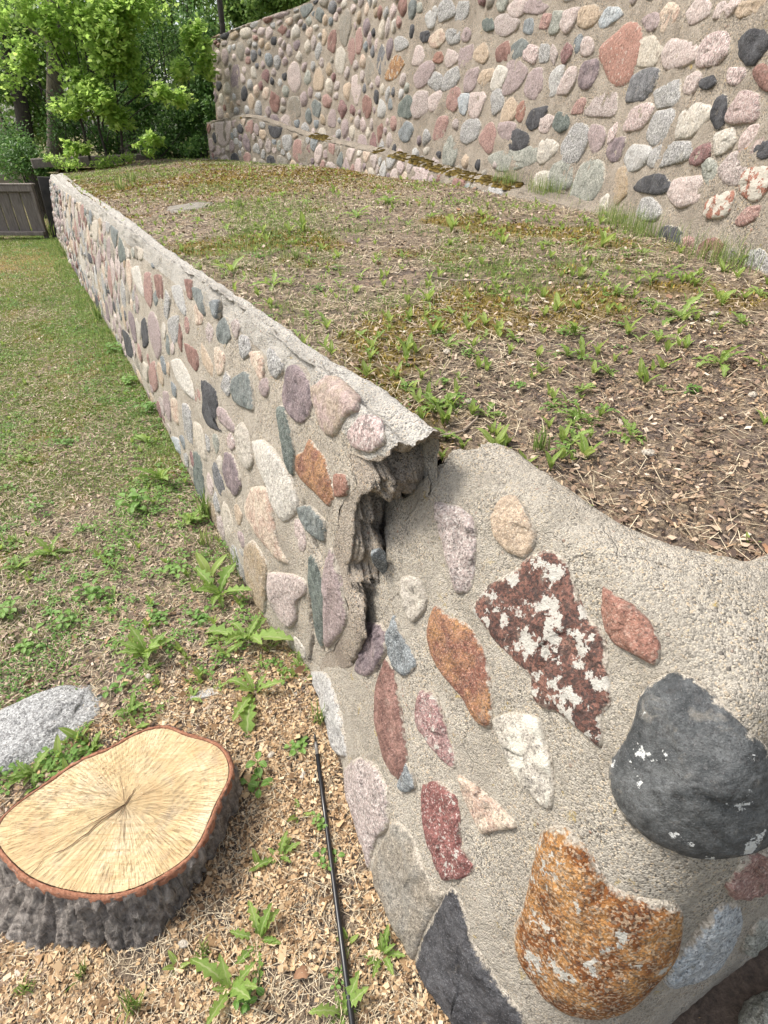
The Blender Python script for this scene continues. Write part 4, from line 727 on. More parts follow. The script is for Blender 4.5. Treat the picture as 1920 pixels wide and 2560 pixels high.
def stone_geo(wall, uv, h, n=20, rings=(1., .95, .84, .6, .3), seed=0, rough=.004, sink=.012, powr=8., relief=1.):
    uv = resample(uv, n); c = uv.mean(0)
    P0 = wall.at(uv[:, 0], uv[:, 1]); size = np.linalg.norm(P0-P0.mean(0), axis=1).mean()
    rim = wall.normal(np.array([c[0]]), np.array([c[1]]))[0]
    V = []; r0 = np.array(rings); hs = []
    jag = 1+.05*fbm(P0, 9/max(size, .03)*.1/.1*.22, seed+3, 3)[:, None]
    for r in r0:
        q = c+(uv-c)*r*(1+(jag-1)*r)
        hh = h*(1-r**powr)**.55 if r < 1 else -sink
        if r == r0[1]: hh = h*.22
        hs.append(np.full(n, max(hh, 0)/h)); V.append(wall.at(q[:, 0], q[:, 1])+wall.normal(q[:, 0], q[:, 1])*hh)
    V.append((wall.at(c[:1], c[1:])+wall.normal(c[:1], c[1:])*h)); hs.append(np.ones(1))
    V = np.concatenate(V); k = len(rings); hs = np.concatenate(hs)
    sc = 1./max(size, .02)
    d = (fbm(V, 1.1*sc, seed, 3)*.09+facet(V, 7 if n < 24 else 12, seed, size)*.30+fbm(V, 5*sc, seed+7, 3)*.05)*min(size, .09)*hs*relief
    d = np.maximum(d, -.45*h*hs)
    V = V+rim*d[:, None]
    global RIMV
    RIMV = np.r_[np.repeat(r0, n), [0.]]
    F = grid_faces(k, n, wrap=True)
    a = np.arange(n); F = np.r_[F, np.stack([(k-1)*n+a, a*0+k*n, (k-1)*n+(a+1) % n, (k-1)*n+(a+1) % n], -1)]
    return V, F[:, ::-1] if wall.sgn > 0 else F
def pymesh(name, V, F, mats):
    me = bpy.data.meshes.new(name)
    me.from_pydata(np.asarray(V).tolist(), [], [tuple(f[:3]) if f[2] == f[3] else tuple(f) for f in np.asarray(F).tolist()])
    for m in mats: me.materials.append(m)
    me.polygons.foreach_set('use_smooth', np.ones(len(me.polygons), bool)); me.update()
    return me
def fix_normals(me):
    import bmesh
    bm = bmesh.new(); bm.from_mesh(me); bmesh.ops.recalc_face_normals(bm, faces=bm.faces); bm.to_mesh(me); bm.free()
def place_stone(wall, parent, mat, h, uv, n=20, seed=0, hero=False, powr=8.):
    rings = (1., .975, .93, .84, .68, .45, .2) if hero else (1., .955, .85, .55, .28)
    V, F = stone_geo(wall, uv, max(h, .013) if hero else h, n, rings, seed, powr=powr, relief={'low': .5, 'tall': .7}.get('low' if wall is WF else 'tall' if wall is WT else '', 1.))
    c = V.mean(0)
    me = pymesh('stone', V-c, F, [STONE_M[mat]]); at = me.attributes.new('rim', 'FLOAT', 'POINT'); at.data.foreach_set('value', RIMV.astype(np.float32))
    return obj('mortar_patch' if mat == 'plaster' else 'stone', me, parent, loc=Vector(c)-Vector(parent.location))

def filler(wall, given, u0, u1, zlo, zhi, a_rng, b_rng, gap, seed, tries=20000, zcap=None, dense=1.):
    if callable(zhi):
        _u = np.linspace(u0, u1, 200); _z = np.array([zhi(q) for q in _u]); zhi = lambda q: float(np.interp(q, _u, _z))
    """fieldstones packed between the ones already set: returns list of uv outlines"""
    r = np.random.default_rng(seed)
    def uz(uv):
        uv = np.array(uv); return np.c_[uv[:, 0], wall.at(uv[:, 0], uv[:, 1])[:, 2]]
    def inv(u, z):
        zb = wall.at(u, u*0)[:, 2]; zm = wall.at(u, u*0+1)[:, 2]; za = wall.at(u, u*0+2)[:, 2]
        return np.where(z < zm, (z-zb)/(zm-zb), 1+(z-zm)/(za-zm))
    pts = [np.zeros((0, 2))]; cents = []; crad = []
    for uv in given:
        p = uz(resample(uv, 16)); pts.append(p); cents.append(p.mean(0)); crad.append(np.linalg.norm(p-p.mean(0), axis=1).mean())
    pts = np.concatenate(pts)
    gc = np.array(cents).reshape(-1, 2); gr = np.array(crad)
    seeds = []; sarr = np.zeros((3000, 5))
    for _ in range(tries):
        u = r.uniform(u0, u1); z = r.uniform(zlo(u) if callable(zlo) else zlo, zhi(u) if callable(zhi) else zhi); u = float(u)
        a = r.uniform(*a_rng)*(1.5 if r.random() < .2 else 1)*(.55 if r.random() < .3 else 1); b = min(a, r.uniform(*b_rng)*a/np.mean(a_rng))
        if len(pts):
            dn = pts[np.abs(pts[:, 0]-u) < .3]; d = (dn-[u, z])/[a*dense, b*dense]
            if (np.einsum('ij,ij->i', d, d) < 1.05).any(): continue
        if len(gc) and (np.linalg.norm(gc-[u, z], axis=1) < gr*.9).any(): continue
        if seeds:
            s = sarr[:len(seeds)]; dd = np.hypot((s[:, 0]-u)/(s[:, 2]+a), (s[:, 1]-z)/(s[:, 3]+b))
            if (dd < .86*dense).any(): continue
        sarr[len(seeds)] = (u, z, a, b, 0); seeds.append((u, z, a, b, r.uniform(-.3, .3)))
    out = []; s = np.array(seeds); th = np.linspace(0, 2*np.pi, 16, endpoint=False); cs, sn = np.cos(th), np.sin(th)
    for i, (u, z, a, b, ph) in enumerate(seeds):
        a2, b2 = a*1.35, b*1.35; e = r.uniform(2.1, 3.4)
        R = ((abs(np.cos(th-ph))/a2)**e+(abs(np.sin(th-ph))/b2)**e)**(-1/e)
        R *= 1+.10*np.sin(2*th+r.uniform(0, 6))+.08*np.sin(3*th+r.uniform(0, 6))+.04*np.sin(5*th+r.uniform(0, 6))
        for q in range(r.integers(5, 9)):
            fa = r.uniform(0, 2*np.pi); lim = r.uniform(.62, .95)*np.hypot(a2*np.cos(fa), b2*np.sin(fa)); dot = np.cos(th-fa)
            R = np.where(dot > .2, np.minimum(R, lim/np.maximum(dot, .2)), R)
        d = s[:, :2]-[u, z]; D = np.hypot(d[:, 0], d[:, 1])
        for j in np.where((D < .6) & (D > 0))[0]:
            nrm = d[j]/D[j]; mine = np.hypot(a*nrm[0], b*nrm[1]); his = np.hypot(s[j, 2]*nrm[0], s[j, 3]*nrm[1])
            lim = D[j]*mine/(mine+his)-gap/2
            dot = cs*nrm[0]+sn*nrm[1]; R = np.where(dot > .05, np.minimum(R, max(lim, .01)/np.maximum(dot, .05)), R)
        if len(pts):
            d = pts-[u, z]; D = np.hypot(d[:, 0], d[:, 1]); near = np.where(D < .4)[0]
            for j in near:
                nrm = d[j]/D[j]; dot = cs*nrm[0]+sn*nrm[1]
                R = np.where(dot > .5, np.minimum(R, max(D[j]-gap, .008)/np.maximum(dot, .5)), R)
        pu = u+R*cs; pz = z+R*sn
        top = (zhi(u) if callable(zhi) else zhi)+.04
        pz = np.clip(pz, (zlo(u) if callable(zlo) else zlo)-.15, top if zcap is None else zcap)
        if R.mean() < .018: continue
        out.append(np.c_[pu, inv(pu, pz)])
    return out
CAMP = np.array([0, 0, 1.65])
def shows(wall, uv):
    P = wall.at(uv[:, 0], uv[:, 1]); c = P.mean(0); v = c-CAMP; d = np.linalg.norm(v)
    nn = wall.normal(uv[:1, 0], uv[:1, 1])[0]
    return np.linalg.norm(P-c, axis=1).mean()/d*np.sqrt(max(.05, abs(np.dot(nn, v))/d))*(1 if v[1] > .3 else .1)
def uvl(L): return np.array(L, float).reshape(-1, 2)/1000

def wall_body(name, wall, ub, u_end, mats, parent, nu, vrows, power=1., noise=.006, groove=None, caps_v=2.2, seed=0, chip=.045):
    v = np.array(vrows); t = np.linspace(0, 1, nu)**power
    U = ub(v)[None, :]+(u_end-ub(v))[None, :]*t[:, None]; Vv = np.broadcast_to(v, U.shape)
    P = wall.at(U, Vv); n = wall.normal(U, Vv)
    d = noise*fbm(P, 7, seed, 5, .6)*1.6+noise*.55*fbm(P, 60, seed+3, 3, .7)
    chip = chip*sstep(U-ub(v)[None, :], .05, .5)
    d = d-chip*np.exp(-((Vv-2.1)/.45)**2)*np.clip(fbm(P, 6, seed+31, 4, .65)+.08, 0, 1)+chip*.5*np.exp(-((Vv-3.)/.8)**2)*fbm(P, 16, seed+32, 4, .6)
    if groove is not None:
        for line, wd, dp in groove:
            for (a0, b0), (a1, b1) in zip(line[:-1], line[1:]):
                A = np.array([a0, b0*.5]); B = np.array([a1, b1*.5]); Q = np.stack([U, Vv*.5], -1)+.012*np.stack([fbm(P, 30, 4, 2), fbm(P, 30, 5, 2)], -1)
                ab = B-A; tt = np.clip(((Q-A)@ab)/(ab@ab), 0, 1); dist = np.linalg.norm(Q-A-tt[..., None]*ab, axis=-1)
                d = d-dp*np.exp(-(dist/wd)**2)
    P = P+n*d[..., None]
    F = grid_faces(nu, len(v)); mid = np.repeat(((v[:-1]+v[1:])/2 > caps_v)[None, :], nu-1, 0).ravel().astype(int)
    me = mesh_np(name, P, F if wall.sgn > 0 else F[:, ::-1], mats, True, midx=mid)
    child('mortar', me, parent)
    return P
def contour(pts, j=0., fr=9., seed=1):
    p = np.array(pts); return lambda v: np.interp(v, p[:, 1], p[:, 0])+j*fbm(xyz(np.asarray(v, float), 0, 0), fr, seed, 4, .65)

# far segment of the low wall, ending at the break
far = thing('fieldstone_wall', 'long low fieldstone retaining wall running from the break back to the wooden fence', 'wall', (-2.9, 5.9, 0)); far['kind'] = 'thing'
fb = contour([(-.03, -.5), (-.04, .05), (-.16, .47), (-.265, .767), (-.31, .95), (-.30, 1.06), (-.17, 1.12), (-.16, 1.16), (-.195, 1.243), (-.20, 1.357), (-.215, 1.493), (-.258, 1.609), (-.30, 1.7), (-.25, 1.76), (-.215, 1.80), (-.33, 1.90), (-.413, 2.061), (-.435, 2.4), (-.435, 2.8), (-.43, 3.1), (-.44, 3.4), (-.42, 4.2)], .022, 5)
vr = np.r_[np.linspace(-.8, 0, 5), np.linspace(.03, 2.3, 95), np.linspace(2.34, 4.2, 46), np.linspace(4.3, 4.9, 5)]
wall_body('far wall', WF, fb, 11.33, [M_MORTAR_FAR, M_CAPS], far, 520, vr, 2.1, .005,
          groove=[([(-.13, 1.06), (-.06, 1.13), (-.02, 1.22), (.05, 1.26)], .006, .025), ([(-.06, 1.13), (-.03, .8), (-.05, .4), (-.02, .1)], .006, .02)], caps_v=1.9)
def end_cap(name, wall, ub, depth_sign, parent, mat, inset, seed, J=150, K=80, deep=2.6):
    f = np.linspace(-.1, 1, J); v = f*2
    Fr = wall.at(ub(v), v)
    vt = np.linspace(2, 4.1, K); top = wall.at(ub(vt), vt)
    delta = top-top[:1]
    kk = np.linspace(0, 1, K)[None, :]; ff = f[:, None]
    wide = 1+np.clip(1-ff, 0, 1.1)*deep
    P = Fr[:, None, :]+delta[None]*np.stack([wide+0*kk, wide+0*kk, np.ones_like(wide+kk)], -1)
    edge = np.minimum(1, kk*6)*np.minimum(1, (1-ff)*3.5)
    dirs = (wall.at(np.array([2.]), np.array([1.]))-wall.at(np.array([1.]), np.array([1.])))[0]; dirs /= np.linalg.norm(dirs)
    d = inset*(.12+.25*kk+.75*np.exp(-((ff-.52)/.2)**2)*np.minimum(1, kk*2.5))+(facet(P.reshape(-1, 3), 22, seed, .10)*.13+facet(P.reshape(-1, 3), 110, seed+7, .045)*.045).reshape(P.shape[:2])+.018*fbm(P, 40, seed+2, 4, .7)
    if deep > 2: d = d+.20*(1-sstep(ff, .30, .62))*np.minimum(1, kk*7)*(1 if seed == 3 else 0)
    P = P+dirs*(d*edge)[..., None]*depth_sign
    me = mesh_np(name, P, grid_faces(J, K), [mat], False); child('broken_end', me, parent, label='rough brown broken end face of the wall')
end_cap('far end', WF, fb, 1, far, M_CUT, .055, 3)
far_list = [(m, h, uvl(L)) for m, h, L in STONES['far']]
for i, (m, h, uv) in enumerate(far_list):
    uv = uv.copy()
    uv[:, 0] = np.maximum(uv[:, 0], fb(uv[:, 1])+.002)
    place_stone(WF, far, m, h*.6, uv, 34 if i < 17 else 20, 100+i, i < 17)
ztop = lambda u: float(WF.at(np.array([u]), np.array([1.9]))[0, 2])
fl = filler(WF, [u for _, _, u in far_list], .02, 11.25, .03, ztop, (.085, .17), (.055, .11), .012, 7, 12000)
fl.sort(key=lambda q: -shows(WF, q)); rr = random.Random(4)
rest = Pile(); rest_m = []
def stone_rest(wall, parent, uvs, seed, hh=(.010, .024)):
    mats = [STONE_M[k] for k in dict.fromkeys(FILL)]; names = list(dict.fromkeys(FILL)); p = Pile()
    for i, uv in enumerate(uvs):
        V, F = stone_geo(wall, uv, rr.uniform(*hh), 12, (1., .9, .5), seed+i); p.add(V, F, 0, names.index(rr.choice(FILL)))
    if uvs: child('small_stones', p.mesh('small stones', mats), parent, kind='stuff')
for i, uv in enumerate(fl[:250]): place_stone(WF, far, rr.choice(FILL), rr.uniform(.003, .008), uv, 18, 300+i)
stone_rest(WF, far, fl[250:], 900)

# near segment, from the break round the corner
near = thing('fieldstone_wall', 'near broken section of fieldstone wall curving round a corner at the lower right', 'wall', (.25, .75, 0)); near['kind'] = 'thing'
nb = contour([(1.10, -.5), (1.10, .05), (1.211, .364), (1.40, .60), (1.566, .80), (1.50, .95), (1.544, 1.16), (1.754, 1.357), (1.829, 1.448), (1.80, 1.53), (1.60, 1.592), (1.852, 1.733), (1.937, 1.866), (2.10, 1.99), (2.02, 2.08), (1.86, 2.15), (1.93, 2.25), (2.004, 2.342), (2.07, 2.65), (2.25, 2.93), (2.4, 3.6), (2.5, 4.2)], .13, 5, 4)
vr = np.r_[np.linspace(-.8, 0, 5), np.linspace(.02, 2.3, 190), np.linspace(2.32, 4.2, 110), np.linspace(4.3, 4.9, 5)]
wall_body('near wall', WN, nb, 10., [M_MORTAR, M_CAPS], near, 420, vr, 1.1, .005, caps_v=9, chip=.012,
          groove=[([(2.0, 1.62), (2.2, 1.5)], .006, .008)], seed=40)
end_cap('near end', WN, nb, 1, near, M_MORTAR, .06, 13)
for i, (m, h, L) in enumerate(STONES['near']):
    uv = uvl(L); uv[:, 0] = np.maximum(uv[:, 0], nb(uv[:, 1])+.01)
    big_ = m in ('charcoal', 'orange'); place_stone(WN, near, m, h*(1.1 if big_ else .85), uv, 64, 500+i, True, 3. if big_ else 8.)

# stepped ledge and tall wall
led = thing('stone_ledge', 'low stone ledge with mossy sloping top along the foot of the tall wall', 'wall', (-.63, 8.94, 1.15)); led['kind'] = 'thing'
zero = lambda c: (lambda v: np.full(np.shape(v), c))
vr = np.r_[-.5, np.linspace(0, 2.1, 16), np.linspace(2.2, 4., 14), 4.6]
wall_body('ledge', WL, zero(0.), 11.75, [M_MORTAR_OLD, M_MORTAR_OLD], led, 320, vr, 1., .014, caps_v=2.05, seed=60)
zl = lambda u: float(WL.at(np.array([u]), np.array([1.95]))[0, 2])-.03
fl = filler(WL, [], 1.8, 11.7, 1.16, zl, (.10, .20), (.08, .15), .010, 17, 9000)
for i, uv in enumerate(fl): place_stone(WL, led, rr.choice(FILL), rr.uniform(.006, .013), uv, 14, 1500+i)
V = WL.at(np.full(30, 11.75), np.linspace(-.5, 4, 30)); c_ = V.copy(); c_[:, 0] += .3; c_[:, 1] += .3
child('end_face', mesh_np('ledge end', np.r_[V, c_], grid_faces(2, 30), [M_MORTAR_OLD]), led)

tall = thing('tall_stone_wall', 'tall fieldstone wall with mixed granite cobbles along the back of the terrace', 'wall', (1.4, 3.2, 1.15)); tall['kind'] = 'thing'
vr = np.r_[-.3, np.linspace(0, 2.1, 70), np.linspace(2.2, 4., 12), 4.6]
wall_body('tall', WT, zero(0.), 13.72, [M_MORTAR_TALL, M_MORTAR_TALL], tall, 620, vr, 1., .012, caps_v=2.2, seed=80)
V = WT.at(np.full(40, 13.72), np.linspace(0, 4, 40)); c_ = V.copy(); c_[:, 0] += .6; c_[:, 1] += .5
child('end_face', mesh_np('tall end', np.r_[V, c_], grid_faces(2, 40), [M_MORTAR_OLD]), tall)
tl = [(m, h, uvl(L)) for m, h, L in STONES['tall']]
for i, (m, h, uv) in enumerate(tl): place_stone(WT, tall, m, h*.42, uv, 24, 2000+i)
fl = filler(WT, [u for _, _, u in tl], .9, 13.6, 1.16, 3.14, (.10, .19), (.075, .135), .012, 27, 20000)
fl.sort(key=lambda q: -shows(WT, q))
k_ = 297-len(tl)
for i, uv in enumerate(fl[:k_]): place_stone(WT, tall, rr.choice(FILL), rr.uniform(.005, .012), uv, 16, 2600+i)
stone_rest(WT, tall, fl[k_:], 4000)
# ---------------------------------------------------------------- tree stump
rim = np.array(STUMP_RIM); pith = np.array(PITH); k_ = (1.65-.15)/(1.65-.24); rim = rim*k_; pith = pith*k_
SZ = .15
stump = thing('tree_stump', 'freshly cut tree stump with pale wood face and dark furrowed bark beside the wall', 'stump', (float(pith[0]), float(pith[1]), 0))
def polar(P, c, n):
    d = np.array(P)-c; a = np.arctan2(d[:, 1], d[:, 0]); r = np.hypot(d[:, 0], d[:, 1]); o = np.argsort(a); a, r = a[o], r[o]
    th = np.linspace(-np.pi, np.pi, n, endpoint=False)
    return th, np.interp(th, np.r_[a-2*np.pi, a, a+2*np.pi], np.r_[r, r, r])
NA = 220
th, R = polar(rim, pith, NA)
ker = np.hanning(19); ker /= ker.sum(); R = np.convolve(np.r_[R[-9:], R, R[:9]], ker, 'valid')
cs, sn = np.cos(th), np.sin(th)
flare = .004+.075*np.exp(-((th+2.3)/.75)**2)+.03*np.exp(-((th+1.2)/.4)**2)+.05*np.exp(-((th-2.6)/.6)**2)+.008*(1+np.sin(th*5+1))-.032*np.exp(-((th+.15)/.75)**2)
# bark shell
zz = np.r_[np.linspace(1, 0, 46), -.15]
V = []
for q in zz:
    f = (1-max(q, 0))
    rad = R+.006+flare*f**1.5
    P = xyz(pith[0]+rad*cs, pith[1]+rad*sn, SZ*q)
    ang = xyz(cs*R*1., sn*R*1., q*.03+f*.014)
    furrow = -np.abs(fbm(ang, 34, 5, 4, .65))*.062+.014+.012*fbm(P*[1, 1, .5], 75, 9, 4, .65)
    edge = min(1, f*9)
    P[:, 0] += cs*furrow*edge; P[:, 1] += sn*furrow*edge
    if q == 1: P[:, 2] += .006*fbm(P, 50, 3, 2)
    V.append(P)
V = np.concatenate(V); M_BARK, t, b = newmat('furrowed bark'); g = N(t); v = coords(g, False)
mp = g.n('Mapping'); g.l(v, mp.inputs[0]); mp.inputs['Scale'].default_value = (1, 1, .35)
nz = g.noise(mp.outputs[0], 55, 6, .7, .6); n2 = g.noise(v, 14, 4, .6)
col = g.ramp(nz, [(.3, (.045, .038, .033)), (.44, (.16, .138, .12)), (.6, (.32, .285, .25)), (.8, (.47, .43, .39))])
col = g.mix(g.ramp(n2, [(.5, 0.), (.7, .6)]), col, (.065, .06, .05))
g.l(col, b.inputs['Base Color']); b.inputs['Roughness'].default_value = .95; g.l(g.bump(nz, 1., .02), b.inputs['Normal'])
child('bark', mesh_np('bark', V, grid_faces(len(zz), NA, wrap=True)[:, ::-1], [M_BARK]), stump)
# reddish inner bark ring
ring = []
for rr_, z_ in ((.009, -.020), (.008, -.003), (.003, .001), (-.001, .002), (-.004, .0), (-.005, -.02)):
    wv = .007*fbm(xyz(cs*3, sn*3, rr_*20), 9, 7, 3)*(1 if rr_ > 0 else .3)
    ring.append(xyz(pith[0]+(R+rr_+wv)*cs, pith[1]+(R+rr_+wv)*sn, SZ+z_+.005*fbm(xyz(cs*2, sn*2, 0), 7, 4, 3)*(rr_ > .003)))
M_CAMB, t, b = newmat('red inner bark'); g = N(t); v = coords(g, False); nz = g.noise(v, 80, 5, .7)
g.l(g.ramp(nz, [(.3, (.13, .05, .028)), (.5, (.27, .115, .062)), (.75, (.42, .235, .155))]), b.inputs['Base Color']); b.inputs['Roughness'].default_value = .9; g.l(g.bump(nz, 1, .006), b.inputs['Normal'])
child('inner_bark', mesh_np('inner bark', np.concatenate(ring), grid_faces(len(ring), NA, wrap=True)[:, ::-1], [M_CAMB]), stump)
# cut face
nr = 60; V = []
for q in np.linspace(0, 1, nr):
    rad = (R-.006)*q; P = xyz(cs*rad, sn*rad, 0.)
    P[:, 2] = .0015*fbm(P, 30, 5, 3)+.0012*np.sin(P[:, 0]*330-P[:, 1]*210+4*fbm(P, 6, 8, 2))*(fbm(P, 7, 12, 2) > -.1)
    V.append(P)
M_WOOD, t, b = newmat('fresh cut wood'); g = N(t); v = g.n('TexCoord').outputs['Object']
sx = g.n('SeparateXYZ'); g.l(v, sx.inputs[0])
at = g.math('ARCTAN2', sx.outputs[1], sx.outputs[0]); ln = g.n('VectorMath', operation='LENGTH'); g.l(v, ln.inputs[0]); r_ = ln.outputs['Value']
wob = g.noise(v, 7, 4, .6)
rr2 = g.math('ADD', r_, g.math('MULTIPLY', wob, .05))
cx = g.n('CombineXYZ'); g.l(g.math('MULTIPLY', at, 16.), cx.inputs[0]); g.l(g.math('MULTIPLY', r_, 3.), cx.inputs[1])
rays = g.noise(cx.outputs[0], 7., 3, .6, .3)
cr = g.n('CombineXYZ'); g.l(g.math('MULTIPLY', rr2, 120.), cr.inputs[0]); g.l(g.math('MULTIPLY', at, .6), cr.inputs[1])
rings = g.noise(cr.outputs[0], 1.6, 3, .6)
base = g.ramp(g.noise(v, 6.5, 5, .6, .4), [(.3, (.41, .285, .155)), (.45, (.49, .37, .205)), (.58, (.55, .44, .27)), (.75, (.59, .50, .35))])
base = g.mix(g.ramp(r_, [(.01, .35), (.07, 0.)]), base, (.48, .34, .20))
base = g.mix(g.math('MULTIPLY', g.ramp(rays, [(.38, .42), (.43, 0.)]), g.ramp(g.math('ADD', g.noise(v, 6, 3, .6), g.math('MULTIPLY', sx.outputs[1], -1.3)), [(.45, .12), (.62, .9)])), base, (.30, .19, .08))
base = g.mix(g.ramp(rings, [(.36, .38), (.5, 0.)]), base, (.45, .29, .13))
mp = g.n('Mapping'); g.l(v, mp.inputs[0]); mp.inputs['Rotation'].default_value = (0, 0, -.75); mp.inputs['Scale'].default_value = (3, 60, 1)
saw = g.noise(mp.outputs[0], 2.2, 4, .6, .2); patch = g.ramp(g.noise(v, 5, 3, .5), [(.42, 0.), (.56, 1.)])
base = g.mix(g.math('MULTIPLY', g.ramp(saw, [(.40, .45), (.47, 0.)]), patch), base, (.36, .235, .10))
st = g.noise(v, 11, 5, .7); base = g.mix(g.ramp(st, [(.50, 0.), (.72, .6)]), base, (.31, .26, .20))
g.l(base, b.inputs['Base Color']); b.inputs['Roughness'].default_value = .85; b.inputs['Specular IOR Level'].default_value = .2
hh = g.math('ADD', g.math('MULTIPLY', g.ramp(rays, [(.38, 0.), (.46, 1.)]), .8), g.math('MULTIPLY', saw, .8)); g.l(g.bump(hh, .8, .004), b.inputs['Normal'])
obj('cut_face', mesh_np('cut face', np.concatenate(V), grid_faces(nr, NA, wrap=True), [M_WOOD]), stump, loc=(0, 0, SZ))
# drying cracks that open from the pith
p = Pile()
for a, L, w0 in ((-2.35, .30, .0032), (1.3, .06, .003), (-1.75, .05, .0025), (-2.5, .21, .002), (-1.2, .18, .0012), (.55, .16, .001), (2.1, .12, .001)):
    tt = np.linspace(.0, 1, 16); rad = L*tt; wob_ = a+.09*fbm(xyz(tt*2, a, 0), 3, 4, 2)
    x, y = rad*np.cos(wob_), rad*np.sin(wob_); wd = w0*(1-tt)**.6*(.6+.4*vnoise(xyz(tt*9, a, 1), 2, 5)); nx, ny = -np.sin(wob_), np.cos(wob_)
    p.add(np.stack([xyz(x+nx*wd, y+ny*wd, .0032), xyz(x-nx*wd, y-ny*wd, .0032)], 1), grid_faces(16, 2), .5)
M_CRACK, t, b = newmat('open crack in wood'); b.inputs['Base Color'].default_value = (.10, .06, .03, 1); b.inputs['Roughness'].default_value = 1
obj('crack', p.mesh('cracks', [M_CRACK]), stump, loc=(0, 0, SZ))

# ---------------------------------------------------------------- scatter of chips, straw, blades
def in_terr(x, y): return poly_mask(x, y, TERR_POLY)
def low_wall_side(x, y):
    """True on the lawn, left of and below the low wall foot"""
    s = -(x+.284)*.496+(y-1.38)*.868; q = (x+.284)*.868+(y-1.38)*.496
    foot = WF.at(np.clip(s, -.2, 11.3), s*0)[..., :2]
    fq = (foot[..., 0]+.284)*.868+(foot[..., 1]-1.38)*.496
    a = (q < fq-.005) | (s > 11.3)
    Bp = np.array([(-.284, 1.38), (-.166, 1.075), (-.095, .849), (-.037, .688), (.057, .513), (.17, .36), (.37, .24), (.62, .36), (.98, .54), (1.6, .9)])
    xb = np.interp(y, Bp[:5][::-1, 1], Bp[:5][::-1, 0]); c = x < xb-.004
    yb = np.interp(x, Bp[5:, 0], Bp[5:, 1])
    c = np.where(y < .6, (y < yb-.004) | (x < np.interp(y, [.36, .513, .688], [.17, .057, -.037])-.004), c)
    return np.where(s > -.05, a, c)
def off_stump(x, y, m=.0):
    d = np.hypot(x-pith[0], y-pith[1]); a = np.arctan2(y-pith[1], x-pith[0])
    return d > np.interp(a, th, R+.006+flare)+m
def flakes(name, x, y, zf, L, Wd, mat, tilt=.35, lift=.004, rnd=None, kind='stuff', curl=.0):
    n = len(x); z = zf(x, y)+lift+RNG.random(n)*.006
    yaw = RNG.uniform(0, 2*np.pi, n); t1 = RNG.normal(0, tilt, n); t2 = RNG.normal(0, tilt, n)
    u = np.stack([np.cos(yaw)*np.cos(t1), np.sin(yaw)*np.cos(t1), np.sin(t1)], -1)
    v_ = np.stack([-np.sin(yaw)*np.cos(t2), np.cos(yaw)*np.cos(t2), np.sin(t2)], -1)
    c = np.stack([x, y, z], -1); k1 = RNG.uniform(.5, 1., n)[:, None]; k2 = RNG.uniform(.6, 1., n)[:, None]
    L = np.broadcast_to(L, n)[:, None]/2; Wd = np.broadcast_to(Wd, n)[:, None]/2
    V = np.stack([c-u*L-v_*Wd*k1, c+u*L*k2-v_*Wd, c+u*L+v_*Wd*k1, c-u*L*k2+v_*Wd], 1)
    # thickness: a second, lower sheet is too small to see, so each flake is one folded quad
    F = np.arange(4*n).reshape(n, 4)
    r = RNG.random(n) if rnd is None else rnd
    return obj(name, mesh_np(name, V, F, [mat], False, fattr={'rnd': r}), kind=kind)
def cand(n, x0, x1, y0, y1): return RNG.uniform(x0, x1, n), RNG.uniform(y0, y1, n)
def keep(x, y, *ms):
    m = np.ones(len(x), bool)
    for q in ms: m &= q
    return x[m], y[m]
# fresh chips round the stump
x, y = cand(360000, -1.3, .75, .05, 1.75)
d = np.hypot(x+.33, y-.62); dens = (1-sstep(d, .42, 1.05))*(.75+.8*fbm(xyz(x, y), 7, 3, 3))+.05
bare = sstep(fbm(xyz(x, y, 4.), 5, 77, 3), .15, .4)
x, y = keep(x, y, RNG.random(len(x)) < np.clip(dens*(1-.85*bare), 0, 1)*.5, low_wall_side(x, y), off_stump(x, y, -.01), np.hypot(x+.262, y-1.065) > .024)
n = len(x); L = RNG.lognormal(np.log(.0074), .5, n)
flakes('wood_chips', x, y, lawn_z, L, L*RNG.uniform(.3, .75, n), M_CHIP, .4, .006)
# chips and dust on the cut face
x, y = cand(2600, -1.1, -.3, .45, 1.1)
dd = (x+.78)*.75+(y-.80)*-.6
_d = np.hypot(x-pith[0], y-pith[1]); _r = np.interp(np.arctan2(y-pith[1], x-pith[0]), th, R)
x, y = keep(x, y, _d < _r-.012, RNG.random(len(x)) < .08+.75*np.exp(-(((x+.80)/.13)**2+((y-.83)/.07)**2))+.35*np.exp(-(((x+.47)/.06)**2+((y-.92)/.03)**2)))
n = len(x); flakes('sawdust_on_stump', x, y, lambda a, b: a*0+SZ-.002, RNG.uniform(.003, .008, n), RNG.uniform(.0015, .003, n), M_CHIP, .25, .003, .35+.65*RNG.random(n))
# chips on the terrace
x, y = cand(260000, -.1, 1.6, .6, 3.4)
d = np.hypot(x-.95, (y-1.05)*.8); dens = (1-sstep(d, .3, .95))*(.75+.9*fbm(xyz(x, y), 5, 13, 3))+.05
x, y = keep(x, y, RNG.random(len(x)) < np.clip(dens, 0, 1)*.42, in_terr(x, y))
n = len(x); L = RNG.lognormal(np.log(.0062), .5, n)
flakes('terrace_wood_chips', x, y, terrace_z, L, L*RNG.uniform(.2, .5, n), M_CHIP2, .4, .005)
